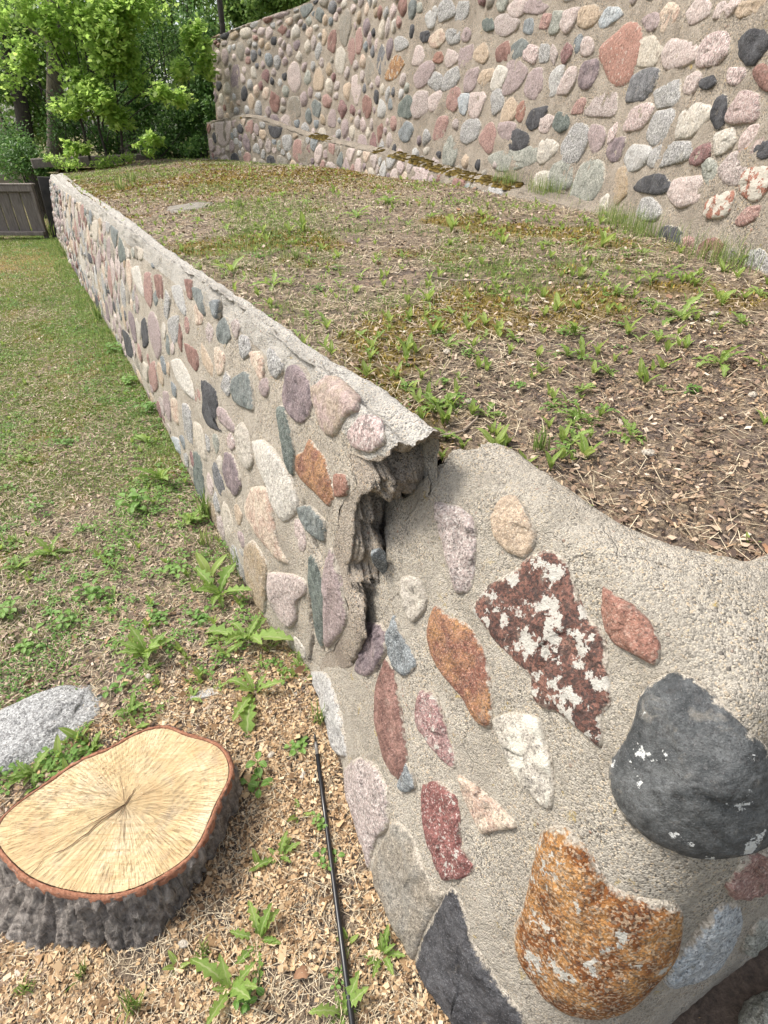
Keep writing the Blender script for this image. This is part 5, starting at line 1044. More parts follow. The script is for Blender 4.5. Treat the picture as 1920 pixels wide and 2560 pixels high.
# dark leaf litter
def terr_cand(n):
    yy = .6+11.6*RNG.random(n)**1.9; w_ = np.interp(yy, [.6, 2, 4, 8, 12], [1.3, 2.3, 3.4, 4.3, 3.5]); x0 = np.interp(yy, [.6, 1.4, 5, 11.4], [.3, -.05, -2.2, -5.7])
    xx = x0+RNG.random(n)*w_; m = in_terr(xx, yy); return xx[m], yy[m]
x, y = terr_cand(26000); n = len(x); L = RNG.uniform(.008, .028, n)*np.clip(.6+y*.1, .7, 1.3)
flakes('terrace_leaf_litter', x, y, terrace_z, L, L*RNG.uniform(.35, .8, n), M_LITTER, .3, .004)
# straw
x, y = terr_cand(90000); k = (fbm(xyz(x, y, 9), 2.3, 91, 4) > -.22) & (RNG.random(len(x)) < (.12+.88*sstep(np.hypot(x-.95, (y-1.)*.9), .4, 1.1))*(1-.7*moss_t(x, y))); x, y = x[k], y[k]; n = len(x)
flakes('dry_straw', x, y, terrace_z, RNG.uniform(.02, .075, n), np.clip(.0011+.0004*y, .0012, .004), M_STRAW, .16, .006)
def lawn_cand(n, p=1.9, y0=.3):
    yy = y0+11.4*RNG.random(n)**p; w_ = np.interp(yy, [.2, 1.5, 3, 6, 11.5], [1.5, 1.5, 2.2, 3., 4.]); xr = np.interp(yy, [.2, .5, 1.4, 5.8, 11.3], [.2, .06, -.28, -2.85, -6.])
    xx = xr-RNG.random(n)*w_; m = low_wall_side(xx, yy) & off_stump(xx, yy, .0); return xx[m], yy[m]
x, y = lawn_cand(32000); k = np.hypot(x+.33, y-.62) > .5; x, y = x[k], y[k]; n = len(x); L = RNG.uniform(.006, .024, n)
flakes('lawn_leaf_litter', x, y, lawn_z, L, L*RNG.uniform(.3, .8, n), M_LITTER, .3, .004)
x, y = lawn_cand(64000, 1.6); n = len(x)
flakes('lawn_dry_straw', x, y, lawn_z, RNG.uniform(.015, .06, n), np.clip(.0011+.0004*y, .0012, .004), M_STRAW, .18, .006)
def blades(name, x, y, zf, h, w_, mat, lean=.5, rnd=None):
    n = len(x); yaw = RNG.uniform(0, 2*np.pi, n); b_ = np.abs(RNG.normal(0, lean, n))+.1
    d = np.stack([np.cos(yaw), np.sin(yaw), yaw*0], -1); s_ = np.stack([-np.sin(yaw), np.cos(yaw), yaw*0], -1)
    c = np.stack([x, y, zf(x, y)-.004], -1); h = np.broadcast_to(h, n)[:, None]; w_ = np.broadcast_to(w_, n)[:, None]/2; bb = b_[:, None]
    up = np.array([0, 0, 1.])
    m1 = c+up*h*.55+d*h*.25*bb; tp = c+up*h*(1-.35*bb.clip(0, 1.5))+d*h*.85*bb
    V = np.stack([c-s_*w_, c+s_*w_, m1-s_*w_*.8, m1+s_*w_*.8, tp], 1)
    i = np.arange(n)[:, None]*5
    F = np.concatenate([i+[0, 1, 3, 2], i+[2, 3, 4, 4]], 1).reshape(-1, 4)
    r = np.repeat(RNG.random(n) if rnd is None else rnd, 2)
    # triangles stored as separate mesh faces
    me = bpy.data.meshes.new(name); nv = 5*n
    me.vertices.add(nv); me.vertices.foreach_set('co', V.astype(np.float32).ravel())
    loops = np.concatenate([i+[0, 1, 3, 2, 2, 3, 4]], 1).ravel().astype(np.int32)
    me.loops.add(len(loops)); me.loops.foreach_set('vertex_index', loops)
    me.polygons.add(2*n); ls = (np.arange(n)[:, None]*7+[0, 4]).ravel().astype(np.int32); lt = np.tile([4, 3], n).astype(np.int32)
    me.polygons.foreach_set('loop_start', ls); me.polygons.foreach_set('loop_total', lt)
    me.polygons.foreach_set('use_smooth', np.ones(2*n, bool)); me.materials.append(mat)
    at = me.attributes.new('rnd', 'FLOAT', 'FACE'); at.data.foreach_set('value', r.astype(np.float32)); me.update(calc_edges=True)
    return obj(name, me, kind='stuff')
x, y = terr_cand(130000); k = RNG.random(len(x)) < grass_t(x, y)*.8; x, y = x[k], y[k]; n = len(x)
blades('terrace_grass', x, y, terrace_z, RNG.uniform(.015, .045, n), np.clip(.0016+.0006*y, .002, .006), M_GRASS, .6)
x, y = terr_cand(150000); k = RNG.random(len(x)) < moss_t(x, y)*.9; x, y = x[k], y[k]; n = len(x)
blades('terrace_moss', x, y, lambda a, b: terrace_z(a, b)+.004, RNG.uniform(.006, .018, n), np.clip(.003+.0012*y, .004, .014), M_MOSS, .7)
x, y = lawn_cand(190000, 1.35, 1.); k = RNG.random(len(x)) < np.clip(grass_l(x, y)*(.25+1.5*sstep(fbm(xyz(x, y, 6), 2.6, 19, 4), -.3, .3)), 0, 1); x, y = x[k], y[k]; n = len(x)
tone = np.clip(.45+.35*RNG.normal(0, 1, n)*.5+.55*np.exp(-(((x+5.5)/1.2)**2+((y-8.8)/1.6)**2))+.3*np.exp(-(((x+2.6)/.5)**2+((y-4.6)/.6)**2)), 0, 1)
blades('lawn_grass', x, y, lawn_z, RNG.uniform(.01, .03, n)*(1+.05*y), np.clip(.0016+.0007*y, .002, .008), M_LAWN, .6, tone)
x, y = lawn_cand(60000); k = RNG.random(len(x)) < moss_l(x, y)*.6; x, y = x[k], y[k]; n = len(x)
blades('lawn_moss', x, y, lambda a, b: lawn_z(a, b)+.003, RNG.uniform(.005, .014, n), np.clip(.003+.001*y, .003, .01), M_MOSS, .7)
# low clover-like cover: small broad leaves nobody could count
M_COVER = simple('clover cover', [(0, (.06, .135, .024)), (.5, (.12, .23, .042)), (.85, (.20, .31, .065)), (1, (.30, .36, .11))], .55, trans=.3)
def cover(name, x, y, zf, size, hgt):
    n = len(x); z = zf(x, y)+RNG.random(n)*hgt+.003; yaw = RNG.uniform(0, 2*np.pi, n); t1 = RNG.normal(0, .35, n)
    u = np.stack([np.cos(yaw)*np.cos(t1), np.sin(yaw)*np.cos(t1), np.sin(t1)], -1); v_ = np.stack([-np.sin(yaw), np.cos(yaw), RNG.normal(0, .3, n)], -1); c = np.stack([x, y, z], -1); s_ = np.broadcast_to(size, n)[:, None]
    V = np.stack([c-u*s_*.1, c+u*s_*.35-v_*s_*.36, c+u*s_, c+u*s_*.35+v_*s_*.36], 1)
    r = RNG.random(n)*.6+.4*np.clip(.5+fbm(c, 3, 5, 2), 0, 1)
    return obj(name, mesh_np(name, V, np.arange(4*n).reshape(n, 4), [M_COVER], False, fattr={'rnd': r}), kind='stuff')
x, y = lawn_cand(260000, 1.5, .9); q_ = np.abs((x+.284)*.868+(y-1.38)*.496+.02)
pt = sstep(fbm(xyz(x, y, 8), 3.1, 61, 4), .0, .35); k = (RNG.random(len(x)) < np.clip(np.exp(-(q_/.5)**2)*sstep(y, 1.9, 3.2)*1.1*(.35+pt)+pt*.6*sstep(np.hypot(x+.33, y-.62), .85, 1.5), 0, 1)); x, y = x[k], y[k]
cover('lawn_clover_cover', x, y, lawn_z, RNG.uniform(.006, .013, len(x))*(1+.09*y), .018)
x, y = terr_cand(70000); pt = sstep(fbm(xyz(x, y, 8), 2.6, 71, 4), .08, .4); k = RNG.random(len(x)) < pt*.5*grass_t(x, y)**.5+.5*sstep(y, 10.3, 11.3)*pt; x, y = x[k], y[k]
cover('terrace_clover_cover', x, y, terrace_z, RNG.uniform(.006, .012, len(x))*(1+.08*y), .014)
# grass fringes along the wall feet
def fringe(name, wall, u, v0, off, zf, h, mat, wd):
    P = wall.at(u, u*0+v0); n_ = wall.normal(u, u*0+.3); n_[:, 2] = 0
    x = P[:, 0]+n_[:, 0]*off; y = P[:, 1]+n_[:, 1]*off
    return blades(name, x, y, zf, h, wd, mat, .5)
n = 9000; u = .05+11.2*RNG.random(n)**1.2; k = fbm(xyz(u, 0, 0), 2.6, 5, 3)+.03+.35*sstep(u, 2.5, 5) > RNG.random(n)*.6; u = u[k]; n = len(u)
fringe('wall_foot_grass', WF, u, .02, RNG.random(n)**1.6*.22+.01, lawn_z, RNG.uniform(.03, .09, n), M_GRASS, np.clip(.0014+.0005*u, .0015, .006))
n = 2600; u = 1.8+2.6*RNG.random(n); k = fbm(xyz(u, 2, 0), 3.6, 15, 3)-.08 > RNG.random(n)*.5; u = u[k]; n = len(u)
fringe('tall_wall_foot_grass', WT, u, .08, RNG.random(n)*.12+.01, terrace_z, RNG.uniform(.03, .17, n), M_GRASS, .0019)
n = 2600; u = 4.0+1.6*RNG.random(n); k = fbm(xyz(u, 2, 4), 3.2, 25, 3)+.0 > RNG.random(n)*.5; u = u[k]; n = len(u)
fringe('ledge_top_grass', WT, u, .1, RNG.random(n)*.10+.01, lambda a, b: np.interp(b, [3.6, 4.3, 5.07, 6.3, 7.27], [1.2, 1.21, 1.25, 1.29, 1.39]), RNG.uniform(.04, .2, n), M_GRASS, .0026)
# moss cushions on the ledge top
p = Pile()
for _ in range(1100):
    u = RNG.uniform(1.6, 8.6) if RNG.random() < .88 else RNG.uniform(9, 10.2); vv = RNG.uniform(2.9, 3.75)
    if fbm(xyz(np.array([u]), 0, 0), 1.1, 66, 3)[0] < -.22: continue
    c = WL.at(np.array([u]), np.array([vv]))[0]; rx = RNG.uniform(.015, .05); a = np.arange(8)*np.pi/4
    V = np.r_[xyz(c[0]+rx*np.cos(a), c[1]+rx*np.sin(a), c[2]-.015), xyz(c[0]+rx*.65*np.cos(a+.2), c[1]+rx*.65*np.sin(a+.2), c[2]+rx*.16), [[c[0], c[1], c[2]+rx*.24]]]
    F = np.r_[grid_faces(2, 8, wrap=True), np.stack([8+np.arange(8), 8+(np.arange(8)+1) % 8, np.full(8, 16), np.full(8, 16)], -1)]
    p.add(V, F, RNG.random())
child('moss_cushions', p.mesh('moss cushions', [simple('ledge moss', [(0, (.07, .055, .012)), (.5, (.15, .10, .018)), (1, (.20, .15, .04))], .95, bump=(90, .02))]), led, kind='stuff')

# ---------------------------------------------------------------- weeds
def leaf_mat(name, c1, c2, rib, tr=.35):
    m, t, b = newmat(name); g = N(t); v = coords(g)
    oi = g.n('ObjectInfo'); col = g.mix(oi.outputs['Random'], c1, c2)
    col = g.mix(g.ramp(g.noise(v, 60, 4, .6), [(.45, 0.), (.75, .5)]), col, tuple(np.array(c1)*.6))
    col = g.mix(g.ramp(g.attr('mid'), [(.05, .75), (.2, 0.)]), col, rib)
    g.l(col, b.inputs['Base Color']); b.inputs['Roughness'].default_value = .5; b.inputs['Specular IOR Level'].default_value = .35
    g.l(g.bump(g.noise(v, 130, 3, .6), .5, .004), b.inputs['Normal'])
    trn = g.n('BsdfTranslucent'); hv = g.n('HueSaturation'); hv.inputs['Value'].default_value = 1.8; hv.inputs['Hue'].default_value = .485; g.l(col, hv.inputs['Color']); g.l(hv.outputs[0], trn.inputs['Color'])
    mx = g.n('MixShader'); mx.inputs[0].default_value = tr; g.l(b.outputs[0], mx.inputs[1]); g.l(trn.outputs[0], mx.inputs[2]); g.l(mx.outputs[0], t.nodes['Material Output'].inputs['Surface'])
    return m
M_DAND = leaf_mat('dandelion leaf', (.16, .265, .05), (.25, .36, .09), (.36, .41, .19))
M_BROAD = leaf_mat('broad leaf', (.19, .29, .055), (.29, .38, .10), (.36, .41, .18))
M_CLOV = leaf_mat('small leaf', (.115, .235, .045), (.18, .31, .07), (.24, .34, .11))
def leaf_shape(kind, bend, twist, seed, L=1.):
    r = np.random.default_rng(seed); ns = 13 if kind == 'D' else 8; t = np.linspace(0, 1, ns)
    if kind == 'D':
        w = .022+.085*np.sin(np.pi*t**1.5)**1.2; w = w*(1+.8*((np.arange(ns) % 2)-.45)*(t > .12)*(t < .93)); w[-1] = .004
        sh = np.where(np.arange(ns) % 2 == 1, -.03, .0)
    elif kind == 'B':
        w = .02+.115*np.sin(np.pi*np.clip(t*1.04-.04, 0, 1)**.95)**.85; w[-1] = .004; sh = t*0
    else:
        w = .015+.26*np.clip(np.sin(np.pi*np.clip((t-.22)/.78, 0, 1)), 0, 1)**.75*(t > .2); w[-1] = .01; sh = t*0
    ang = (1.30-bend*t*1.45)+.25*np.sin(t*5+seed)*t; ds = np.gradient(t)
    xx = np.cumsum(np.cos(ang)*ds)-np.cos(ang[0])*ds[0]; zz = np.cumsum(np.sin(ang)*ds)-np.sin(ang[0])*ds[0]
    side_ = twist*t; rows = []
    wav = .018*np.sin(t*11+r.uniform(0, 6))
    for sgn in (-1, -.5, 0, .5, 1):
        yv = sgn*w; up = abs(sgn)*w*.35+wav*abs(sgn)
        rows.append(np.stack([xx+sh*(abs(sgn) == 1)-np.sin(ang)*up, yv+side_*t*.1, zz+np.cos(ang)*up], -1))
    V = np.stack(rows, 1)*L; mid = np.tile([1, .5, 0, .5, 1], ns)
    return V.reshape(-1, 3), grid_faces(ns, 5), mid
LEAF = {}
for kd, mat in (('D', M_DAND), ('B', M_BROAD), ('C', M_CLOV)):
    LEAF[kd] = []
    for q in range(5):
        V, F, mid = leaf_shape(kd, (.55+.18*q) if kd != 'B' else .25+.2*q, RNG.normal(0, 1.), q+len(kd)*7)
        LEAF[kd].append((V, F, mid, mesh_np('leaf', V, F, [mat], True, pattr={'mid': mid})))
def Rz(a): return np.array([[np.cos(a), -np.sin(a), 0], [np.sin(a), np.cos(a), 0], [0, 0, 1]])
def Ry(a): return np.array([[np.cos(a), 0, np.sin(a)], [0, 1, 0], [-np.sin(a), 0, np.cos(a)]])
def leaves_of(kind, h, r):
    """list of (variant, yaw, pitch, size, dx, dy, dz) for a weed of height h"""
    o = []
    if kind == 'D':
        n = r.integers(8, 14)
        for i in range(n): o.append((r.integers(0, 5), i*2.4+r.uniform(-.6, .6), r.uniform(-.3, .6), h*r.uniform(.45, 1.25), 0, 0, 0))
    elif kind in 'BL':
        n = r.integers(4, 7) if kind == 'B' else 4
        for i in range(n): o.append((r.integers(0, 4), i*2.3+r.uniform(-.4, .4), r.uniform(-.4, .0) if kind == 'B' else r.uniform(-.1, .55), h*r.uniform(.7, 1.1)*(1 if i < 3 else .7), 0, 0, 0))
    else:
        n = r.integers(4, 8)
        for i in range(n):
            a0 = r.uniform(0, 6.28); d = h*r.uniform(.05, .55); dz = h*r.uniform(.1, .5)
            for q in range(3): o.append((r.integers(0, 5), a0+q*2.1, r.uniform(.35, .7), h*r.uniform(.3, .45), d*np.cos(i*2.4), d*np.sin(i*2.4), dz))
    return o
WL_LABEL = {
 'terrace': {'D': 'ragged dandelion rosette growing on the bare brown terrace', 'B': 'small upright broad leaved weed growing on the terrace', 'L': 'spreading long leaved weed growing on the terrace', 'C': 'low clover like weed growing on the terrace', 'G': 'thin grass tuft growing on the terrace'},
 'lawn': {'D': 'ragged dandelion rosette growing on the lower ground by the wall', 'B': 'upright broad leaved weed growing on the lower ground', 'L': 'spreading long leaved weed growing on the lower ground', 'C': 'low clover like weed growing on the lower ground', 'G': 'grass tuft growing on the lower ground beside the low wall'}}
KN = {'D': 'dandelion', 'B': 'weed', 'L': 'weed', 'C': 'clover', 'G': 'grass_tuft'}
CAT = {'D': 'dandelion', 'B': 'weed', 'L': 'weed', 'C': 'clover', 'G': 'grass tuft'}
SPECIAL = {('terrace', 0): 'upright light green weed right behind the broken crest of the near wall',
 ('terrace', 1): 'bushy dandelion on the terrace near the broken end of the long wall',
 ('terrace', 50): 'lone yellow green seedling among the wood chips above the near wall',
 ('terrace', 11): 'bright green dandelion beside the tall wall foot',
 ('lawn', 0): 'large dandelion on the ground touching the foot of the long wall',
 ('lawn', 2): 'wide flat dandelion between the boulder and the crack in the wall',
 ('lawn', 22): 'big dandelion growing in wood chips below the cut stump',
 ('lawn', 24): 'dandelion beside the black rod at the bottom edge',
 ('lawn', 11): 'clover patch between the stump and the black rod',
 ('terrace', 77): 'small leafy plant rooted on the mossy ledge top'}
SPECIAL = {k: v for k, v in SPECIAL.items() if k in (('terrace', 0), ('terrace', 1), ('lawn', 0), ('lawn', 2))}
def place_name(area, x, y):
    q = (x+.284)*.868+(y-1.38)*.496; s = -(x+.284)*.496+(y-1.38)*.868
    if area == 'terrace':
        if z_of(x, y) is None: return 'on top of the stone ledge'
        if s < .1 and q < 1.0: return 'behind the crest of the near wall'
        if s < 1.6 and q < 1.3: return 'behind the broken end of the long wall'
        if q < 1.0: return 'along the inner edge of the long wall'
        dt = np.min(np.hypot(np.array(TALL_FOOT)[:, 0]-x, np.array(TALL_FOOT)[:, 1]-y)) if y < 4 else 9
        if x > 1.0 and y < 3.6: return 'near the foot of the tall wall'
        if y > 7: return 'on the mossy far end of the terrace'
        return 'in the middle of the terrace' if y < 3.6 else 'on the terrace below the stone ledge'
    if s > 6: return 'at the far end of the long wall'
    if s > 2.2 and q > -.45: return 'along the foot of the long wall'
    if y > 1.9: return 'on the lawn beside the long wall'
    if np.hypot(x+.26, y-1.06) < .3: return 'around the tip of the black rod'
    if x > -.38 and y < 1.: return 'between the stump and the near wall'
    if y < .62: return 'in front of the stump'
    if x < -.75 and y < 1.35: return 'by the boulder'
    return 'on the bare ground behind the stump'
def z_of(x, y):
    return None if (x < -.8 and y > 10.2 and x > -1.3) else 1
ORD = ['nearest', 'second nearest', 'third nearest', 'fourth nearest', 'fifth nearest', 'sixth nearest', 'seventh nearest', 'eighth nearest', 'ninth nearest', 'tenth nearest', 'eleventh nearest', 'twelfth nearest']
def ranked(items):
    """items: (noun phrase, area, x, y) -> one label each, ranked by nearness where several share noun and place"""
    by_ = {}
    for i, (noun, area, x, y) in enumerate(items): by_.setdefault((noun, place_name(area, x, y)), []).append((math.hypot(x, y), i))
    out = [None]*len(items)
    for (noun, pl), L in by_.items():
        L.sort()
        for k, (_, i) in enumerate(L):
            out[i] = (noun+' '+pl) if len(L) == 1 else (ORD[k] if k < len(ORD)-1 or k < len(L)-1 and k < len(ORD) else 'farthest')+' '+noun+' '+pl
            if len(L) > 12 and k >= 12: out[i] = 'one of the more distant '+noun+' '+pl
    return out
NOUN = {'D': 'ragged dandelion', 'B': 'upright broad leaved weed', 'L': 'spreading long leaved weed', 'C': 'low clover like weed', 'G': 'thin grass tuft'}
RANKED = {a: ranked([(NOUN[kd], a, px, py) for (kd, px, py, pz, h) in WEEDS[a]]) for a in WEEDS}
def tuft_geo(h, r, nb=26):
    a = r.uniform(0, 6.28, nb); b = np.abs(r.normal(.35, .25, nb)); L = h*r.uniform(.6, 1.15, nb); p0 = r.normal(0, h*.12, (nb, 2))
    V = []; F = []
    for i in range(nb):
        t = np.linspace(0, 1, 5); an = 1.5-b[i]*t*1.5; x = np.cumsum(np.cos(an))*L[i]/5; z = np.cumsum(np.sin(an))*L[i]/5; wd = max(.0016, h*.022)*(1-t**2)+.0003
        dx, dy = np.cos(a[i]), np.sin(a[i])
        P = np.stack([np.stack([p0[i, 0]+x*dx-wd*dy, p0[i, 1]+x*dy+wd*dx, z-.005], -1), np.stack([p0[i, 0]+x*dx+wd*dy, p0[i, 1]+x*dy-wd*dx, z-.005], -1)], 1).reshape(-1, 3)
        F.append(grid_faces(5, 2, len(V)*10)); V.append(P)
    return np.concatenate(V), np.concatenate(F)
for area in ('terrace', 'lawn'):
    for idx, (kd, px, py, pz, h) in enumerate(WEEDS[area]):
        h *= ({'B': 1.15, 'D': .95, 'L': 1.0, 'C': 1., 'G': 1.}[kd] if area == 'terrace' else {'B': 1.1, 'D': 1.0, 'L': 1.1, 'C': 1., 'G': 1.}[kd]); r = np.random.default_rng(idx*3+(5 if area == 'lawn' else 0))
        lab = SPECIAL.get((area, idx)) or RANKED[area][idx]; grp = None if (area, idx) in SPECIAL else {'D': 'dandelions', 'B': 'upright weeds', 'L': 'long leaved weeds', 'C': 'clover weeds', 'G': 'grass tufts'}[kd]+' on the '+area
        if kd == 'G':
            V, F = tuft_geo(h*1.15, r, 30); me = quads_to_mesh('tuft', V, F, [M_GRASS], attr=np.repeat(r.random(30), 4))
            o = obj('grass_tuft', me, loc=(px, py, pz)); tag(o, lab or WL_LABEL[area][kd], 'grass tuft', grp); o['kind'] = 'thing'; continue
        near_ = (h/np.hypot(px, py)) > .016 and kd != 'C'
        lv = leaves_of(kd, h, r); lk = 'B' if kd == 'L' else kd
        if near_:
            o = thing(KN[kd], lab or WL_LABEL[area][kd], CAT[kd], (px, py, pz-.004), grp, r.uniform(0, 6)); o['kind'] = 'thing'
            for (q, yaw, pit, sz, dx, dy, dz) in lv: obj('leaf', LEAF[lk][q][3], o, (dx, dy, dz), (0, pit, yaw), scale=sz)
        else:
            p = Pile(); mids = []
            for (q, yaw, pit, sz, dx, dy, dz) in lv:
                V, F, mid, _ = LEAF[lk][q]; M_ = Rz(yaw)@Ry(pit); p.add(V@M_.T*sz+[dx, dy, dz], F); mids.append(mid)
                if kd == 'C' and dz > 0: 
                    V2, F2 = tube([(0, 0, 0), (dx*.6, dy*.6, dz*.7), (dx, dy, dz)], max(.0008, h*.012), 4, False); p.add(V2, F2); mids.append(np.ones(len(V2)))
            me = p.mesh('weed', [{'D': M_DAND, 'B': M_BROAD, 'C': M_CLOV}[lk]])
            at = me.attributes.new('mid', 'FLOAT', 'POINT'); at.data.foreach_set('value', np.concatenate(mids).astype(np.float32))
            o = obj(KN[kd], me, loc=(px, py, pz-.004), rot=(0, 0, r.uniform(0, 6))); tag(o, lab or WL_LABEL[area][kd], CAT[kd], grp); o['kind'] = 'thing'
# many more seedlings nobody could count, of the same kinds
def seedlings(name, x, y, zf, hmin, hmax, seed, kinds='BBDC'):
    r = np.random.default_rng(seed); p = Pile(); mids = []; mi = {'D': 0, 'B': 1, 'C': 2}
    for i in range(len(x)):
        kd = kinds[r.integers(0, len(kinds))]; h = r.uniform(hmin, hmax); z0 = zf(x[i], y[i])
        lv = leaves_of(kd, h, r)[:9]
        for (q, yaw, pit, sz, dx, dy, dz) in lv:
            V, F, mid, _ = LEAF[kd][q]; V = V.reshape(-1, 5, 3)[::2, ::2]; md = mid.reshape(-1, 5)[::2, ::2]
            M_ = Rz(yaw)@Ry(pit); p.add(V.reshape(-1, 3)@M_.T*sz+[x[i]+dx, y[i]+dy, z0+dz-.002], grid_faces(V.shape[0], 3), 0, mi[kd]); mids.append(md.ravel())
    me = p.mesh(name, [M_DAND, M_BROAD, M_CLOV]); at = me.attributes.new('mid', 'FLOAT', 'POINT'); at.data.foreach_set('value', np.concatenate(mids).astype(np.float32))
    return obj(name, me, kind='stuff')
def seed_proto(kd, seed):
    r = np.random.default_rng(seed); p = Pile(); mids = []; mi = {'D': 0, 'B': 1, 'C': 2}
    for (q, yaw, pit, sz, dx, dy, dz) in leaves_of(kd, 1., r)[:9]:
        V, F, mid, _ = LEAF[kd][q]; V = V.reshape(-1, 5, 3)[:, ::2]; md = mid.reshape(-1, 5)[:, ::2]; M_ = Rz(yaw)@Ry(pit)
        p.add(V.reshape(-1, 3)@M_.T*sz+[dx, dy, dz], grid_faces(V.shape[0], 3), 0, mi[kd]); mids.append(md.ravel())
    me = p.mesh('seedling', [M_DAND, M_BROAD, M_CLOV]); at = me.attributes.new('mid', 'FLOAT', 'POINT'); at.data.foreach_set('value', np.concatenate(mids).astype(np.float32)); return me
PROTO = {kd: [seed_proto(kd, 7*i+ord(kd)) for i in range(6)] for kd in 'BDC'}
def sprout(area, x, y, zf, hmin, hmax, kinds, n_ind, seed):
    o_ = np.argsort(np.hypot(x, y)); x, y = x[o_], y[o_]; r = np.random.default_rng(seed)
    for i in range(min(n_ind, len(x))):
        kd = kinds[r.integers(0, len(kinds))]; o = obj('seedling', PROTO[kd][r.integers(0, 6)], loc=(x[i], y[i], float(zf(x[i], y[i]))-.002), rot=(0, 0, r.uniform(0, 6.28)), scale=r.uniform(hmin, hmax))
        tag(o, {'B': 'tiny broad leaved seedling', 'D': 'tiny dandelion seedling', 'C': 'tiny clover like seedling'}[kd]+' '+place_name(area, x[i], y[i]), 'seedling', 'seedlings on the '+area); o['kind'] = 'thing'
    if len(x) > n_ind: seedlings(area+'_seedlings', x[n_ind:], y[n_ind:], zf, hmin, hmax, seed, kinds)
x, y = terr_cand(5200); k = (np.hypot(x-.95, y-.9) > .55) & (fbm(xyz(x, y, 5), 1.1, 12, 3) > -.28); x, y = x[k][:1500], y[k][:1500]
sprout('terrace', x, y, terrace_z, .022, .062, 'BBBDC', 200, 4)
x, y = lawn_cand(5200, 1.5, .9); k = (np.hypot(x+.33, y-.62) > .7) & (fbm(xyz(x, y, 5), 1.6, 22, 3)+.6*np.exp(-((x-np.interp(y, [1.4, 5.8, 11.3], [-.28, -2.85, -6.]))/.35)**2) > .0); x, y = x[k][:1700], y[k][:1700]
sprout('lawn', x, y, lawn_z, .022, .065, 'CCDCBC', 170, 5)

# ---------------------------------------------------------------- dead leaves and twigs
M_DEAD, t, b = newmat('dead leaf'); g = N(t); v = coords(g); oi = g.n('ObjectInfo')
col = g.ramp(oi.outputs['Random'], [(0, (.15, .085, .05)), (.5, (.30, .165, .09)), (.8, (.36, .27, .20)), (1, (.42, .22, .11))])
col = g.mix(.4, col, g.ramp(g.noise(v, 70, 4, .7), [(.3, .25), (.7, .75)]), 'OVERLAY'); g.l(col, b.inputs['Base Color']); b.inputs['Roughness'].default_value = .8
def dead_leaf(seed):
    r = np.random.default_rng(seed); ns = 7; t = np.linspace(0, 1, ns); w = .28*np.sin(np.pi*t**.9)**.8*(1+.3*((np.arange(ns) % 2)-.5)); w[0] = w[-1] = .01
    ph = r.uniform(0, 6); V = np.stack([np.stack([t-.5, s_*w, .10*np.sin(t*4+ph)+.35*abs(s_)*w+.04*r.normal(size=ns)], -1) for s_ in (-1, -.4, .4, 1)], 1).reshape(-1, 3)
    return mesh_np('dead leaf', V, grid_faces(ns, 4), [M_DEAD])
DL = [dead_leaf(i) for i in range(5)]
x1, y1 = lawn_cand(60, 2.2, .35); x2, y2 = terr_cand(70)
for xs, ys, zf, ar, wh in ((x1[:34], y1[:34], lawn_z, 'lower ground', 'curled dead brown leaf lying on the lower ground'), (x2[:40], y2[:40], terrace_z, 'terrace', 'dead brown leaf lying on the terrace soil')):
    labs = ranked([('dead brown leaf', 'lawn' if ar == 'lower ground' else 'terrace', xs[i], ys[i]) for i in range(len(xs))])
    for i in range(len(xs)):
        o = obj('dead_leaf', DL[i % 5], loc=(xs[i], ys[i], float(zf(xs[i], ys[i]))+.008), rot=(RNG.normal(0, .3), RNG.normal(0, .3), RNG.uniform(0, 6)), scale=RNG.uniform(.025, .05)); tag(o, labs[i], 'leaf', 'dead leaves on the '+ar); o['kind'] = 'thing'
for nm, (x, y, z), sc, rot, lab in (('a', (-.305, 1.335, .04), .05, (1.1, .2, .6), 'orange brown dead leaf caught at the foot of the wall below the crack'), ('b', (.035, 1.11, .415), .03, (.9, .1, 2.2), 'small rusty leaf curl lodged under the slate shard in the break')):
    o = obj('dead_leaf', DL[2], loc=(x, y, z), rot=rot, scale=sc); tag(o, lab, 'leaf'); o['kind'] = 'thing'
M_TWIG, t, b = newmat('grey twig'); b.inputs['Base Color'].default_value = (.25, .20, .155, 1); b.inputs['Roughness'].default_value = .9
def twig(pts, rad, lab, zf):
    P = [(x, y, float(zf(x, y))+rad+.006) for x, y in pts]; base = np.array(P[0]); V, F = tube(np.array(P)-base, np.linspace(rad, rad*.5, len(P)), 6)
    o = obj('twig', quads_to_mesh('twig', V, F, [M_TWIG]), loc=base); tag(o, lab, 'twig'); o['kind'] = 'thing'
twig([(.13, 1.30), (.17, 1.315), (.21, 1.335), (.25, 1.38), (.27, 1.44)], .005, 'crooked grey twig lying behind the broken end of the long wall', terrace_z)
twig([(.18, 2.62), (.3, 2.5), (.42, 2.47), (.52, 2.38)], .004, 'thin twig lying across the middle of the terrace', terrace_z)
twig([(-.76, 1.31), (-.62, 1.45), (-.5, 1.58), (-.42, 1.64)], .003, 'pale dry stalk lying on the ground between the boulder and the wall', lawn_z)

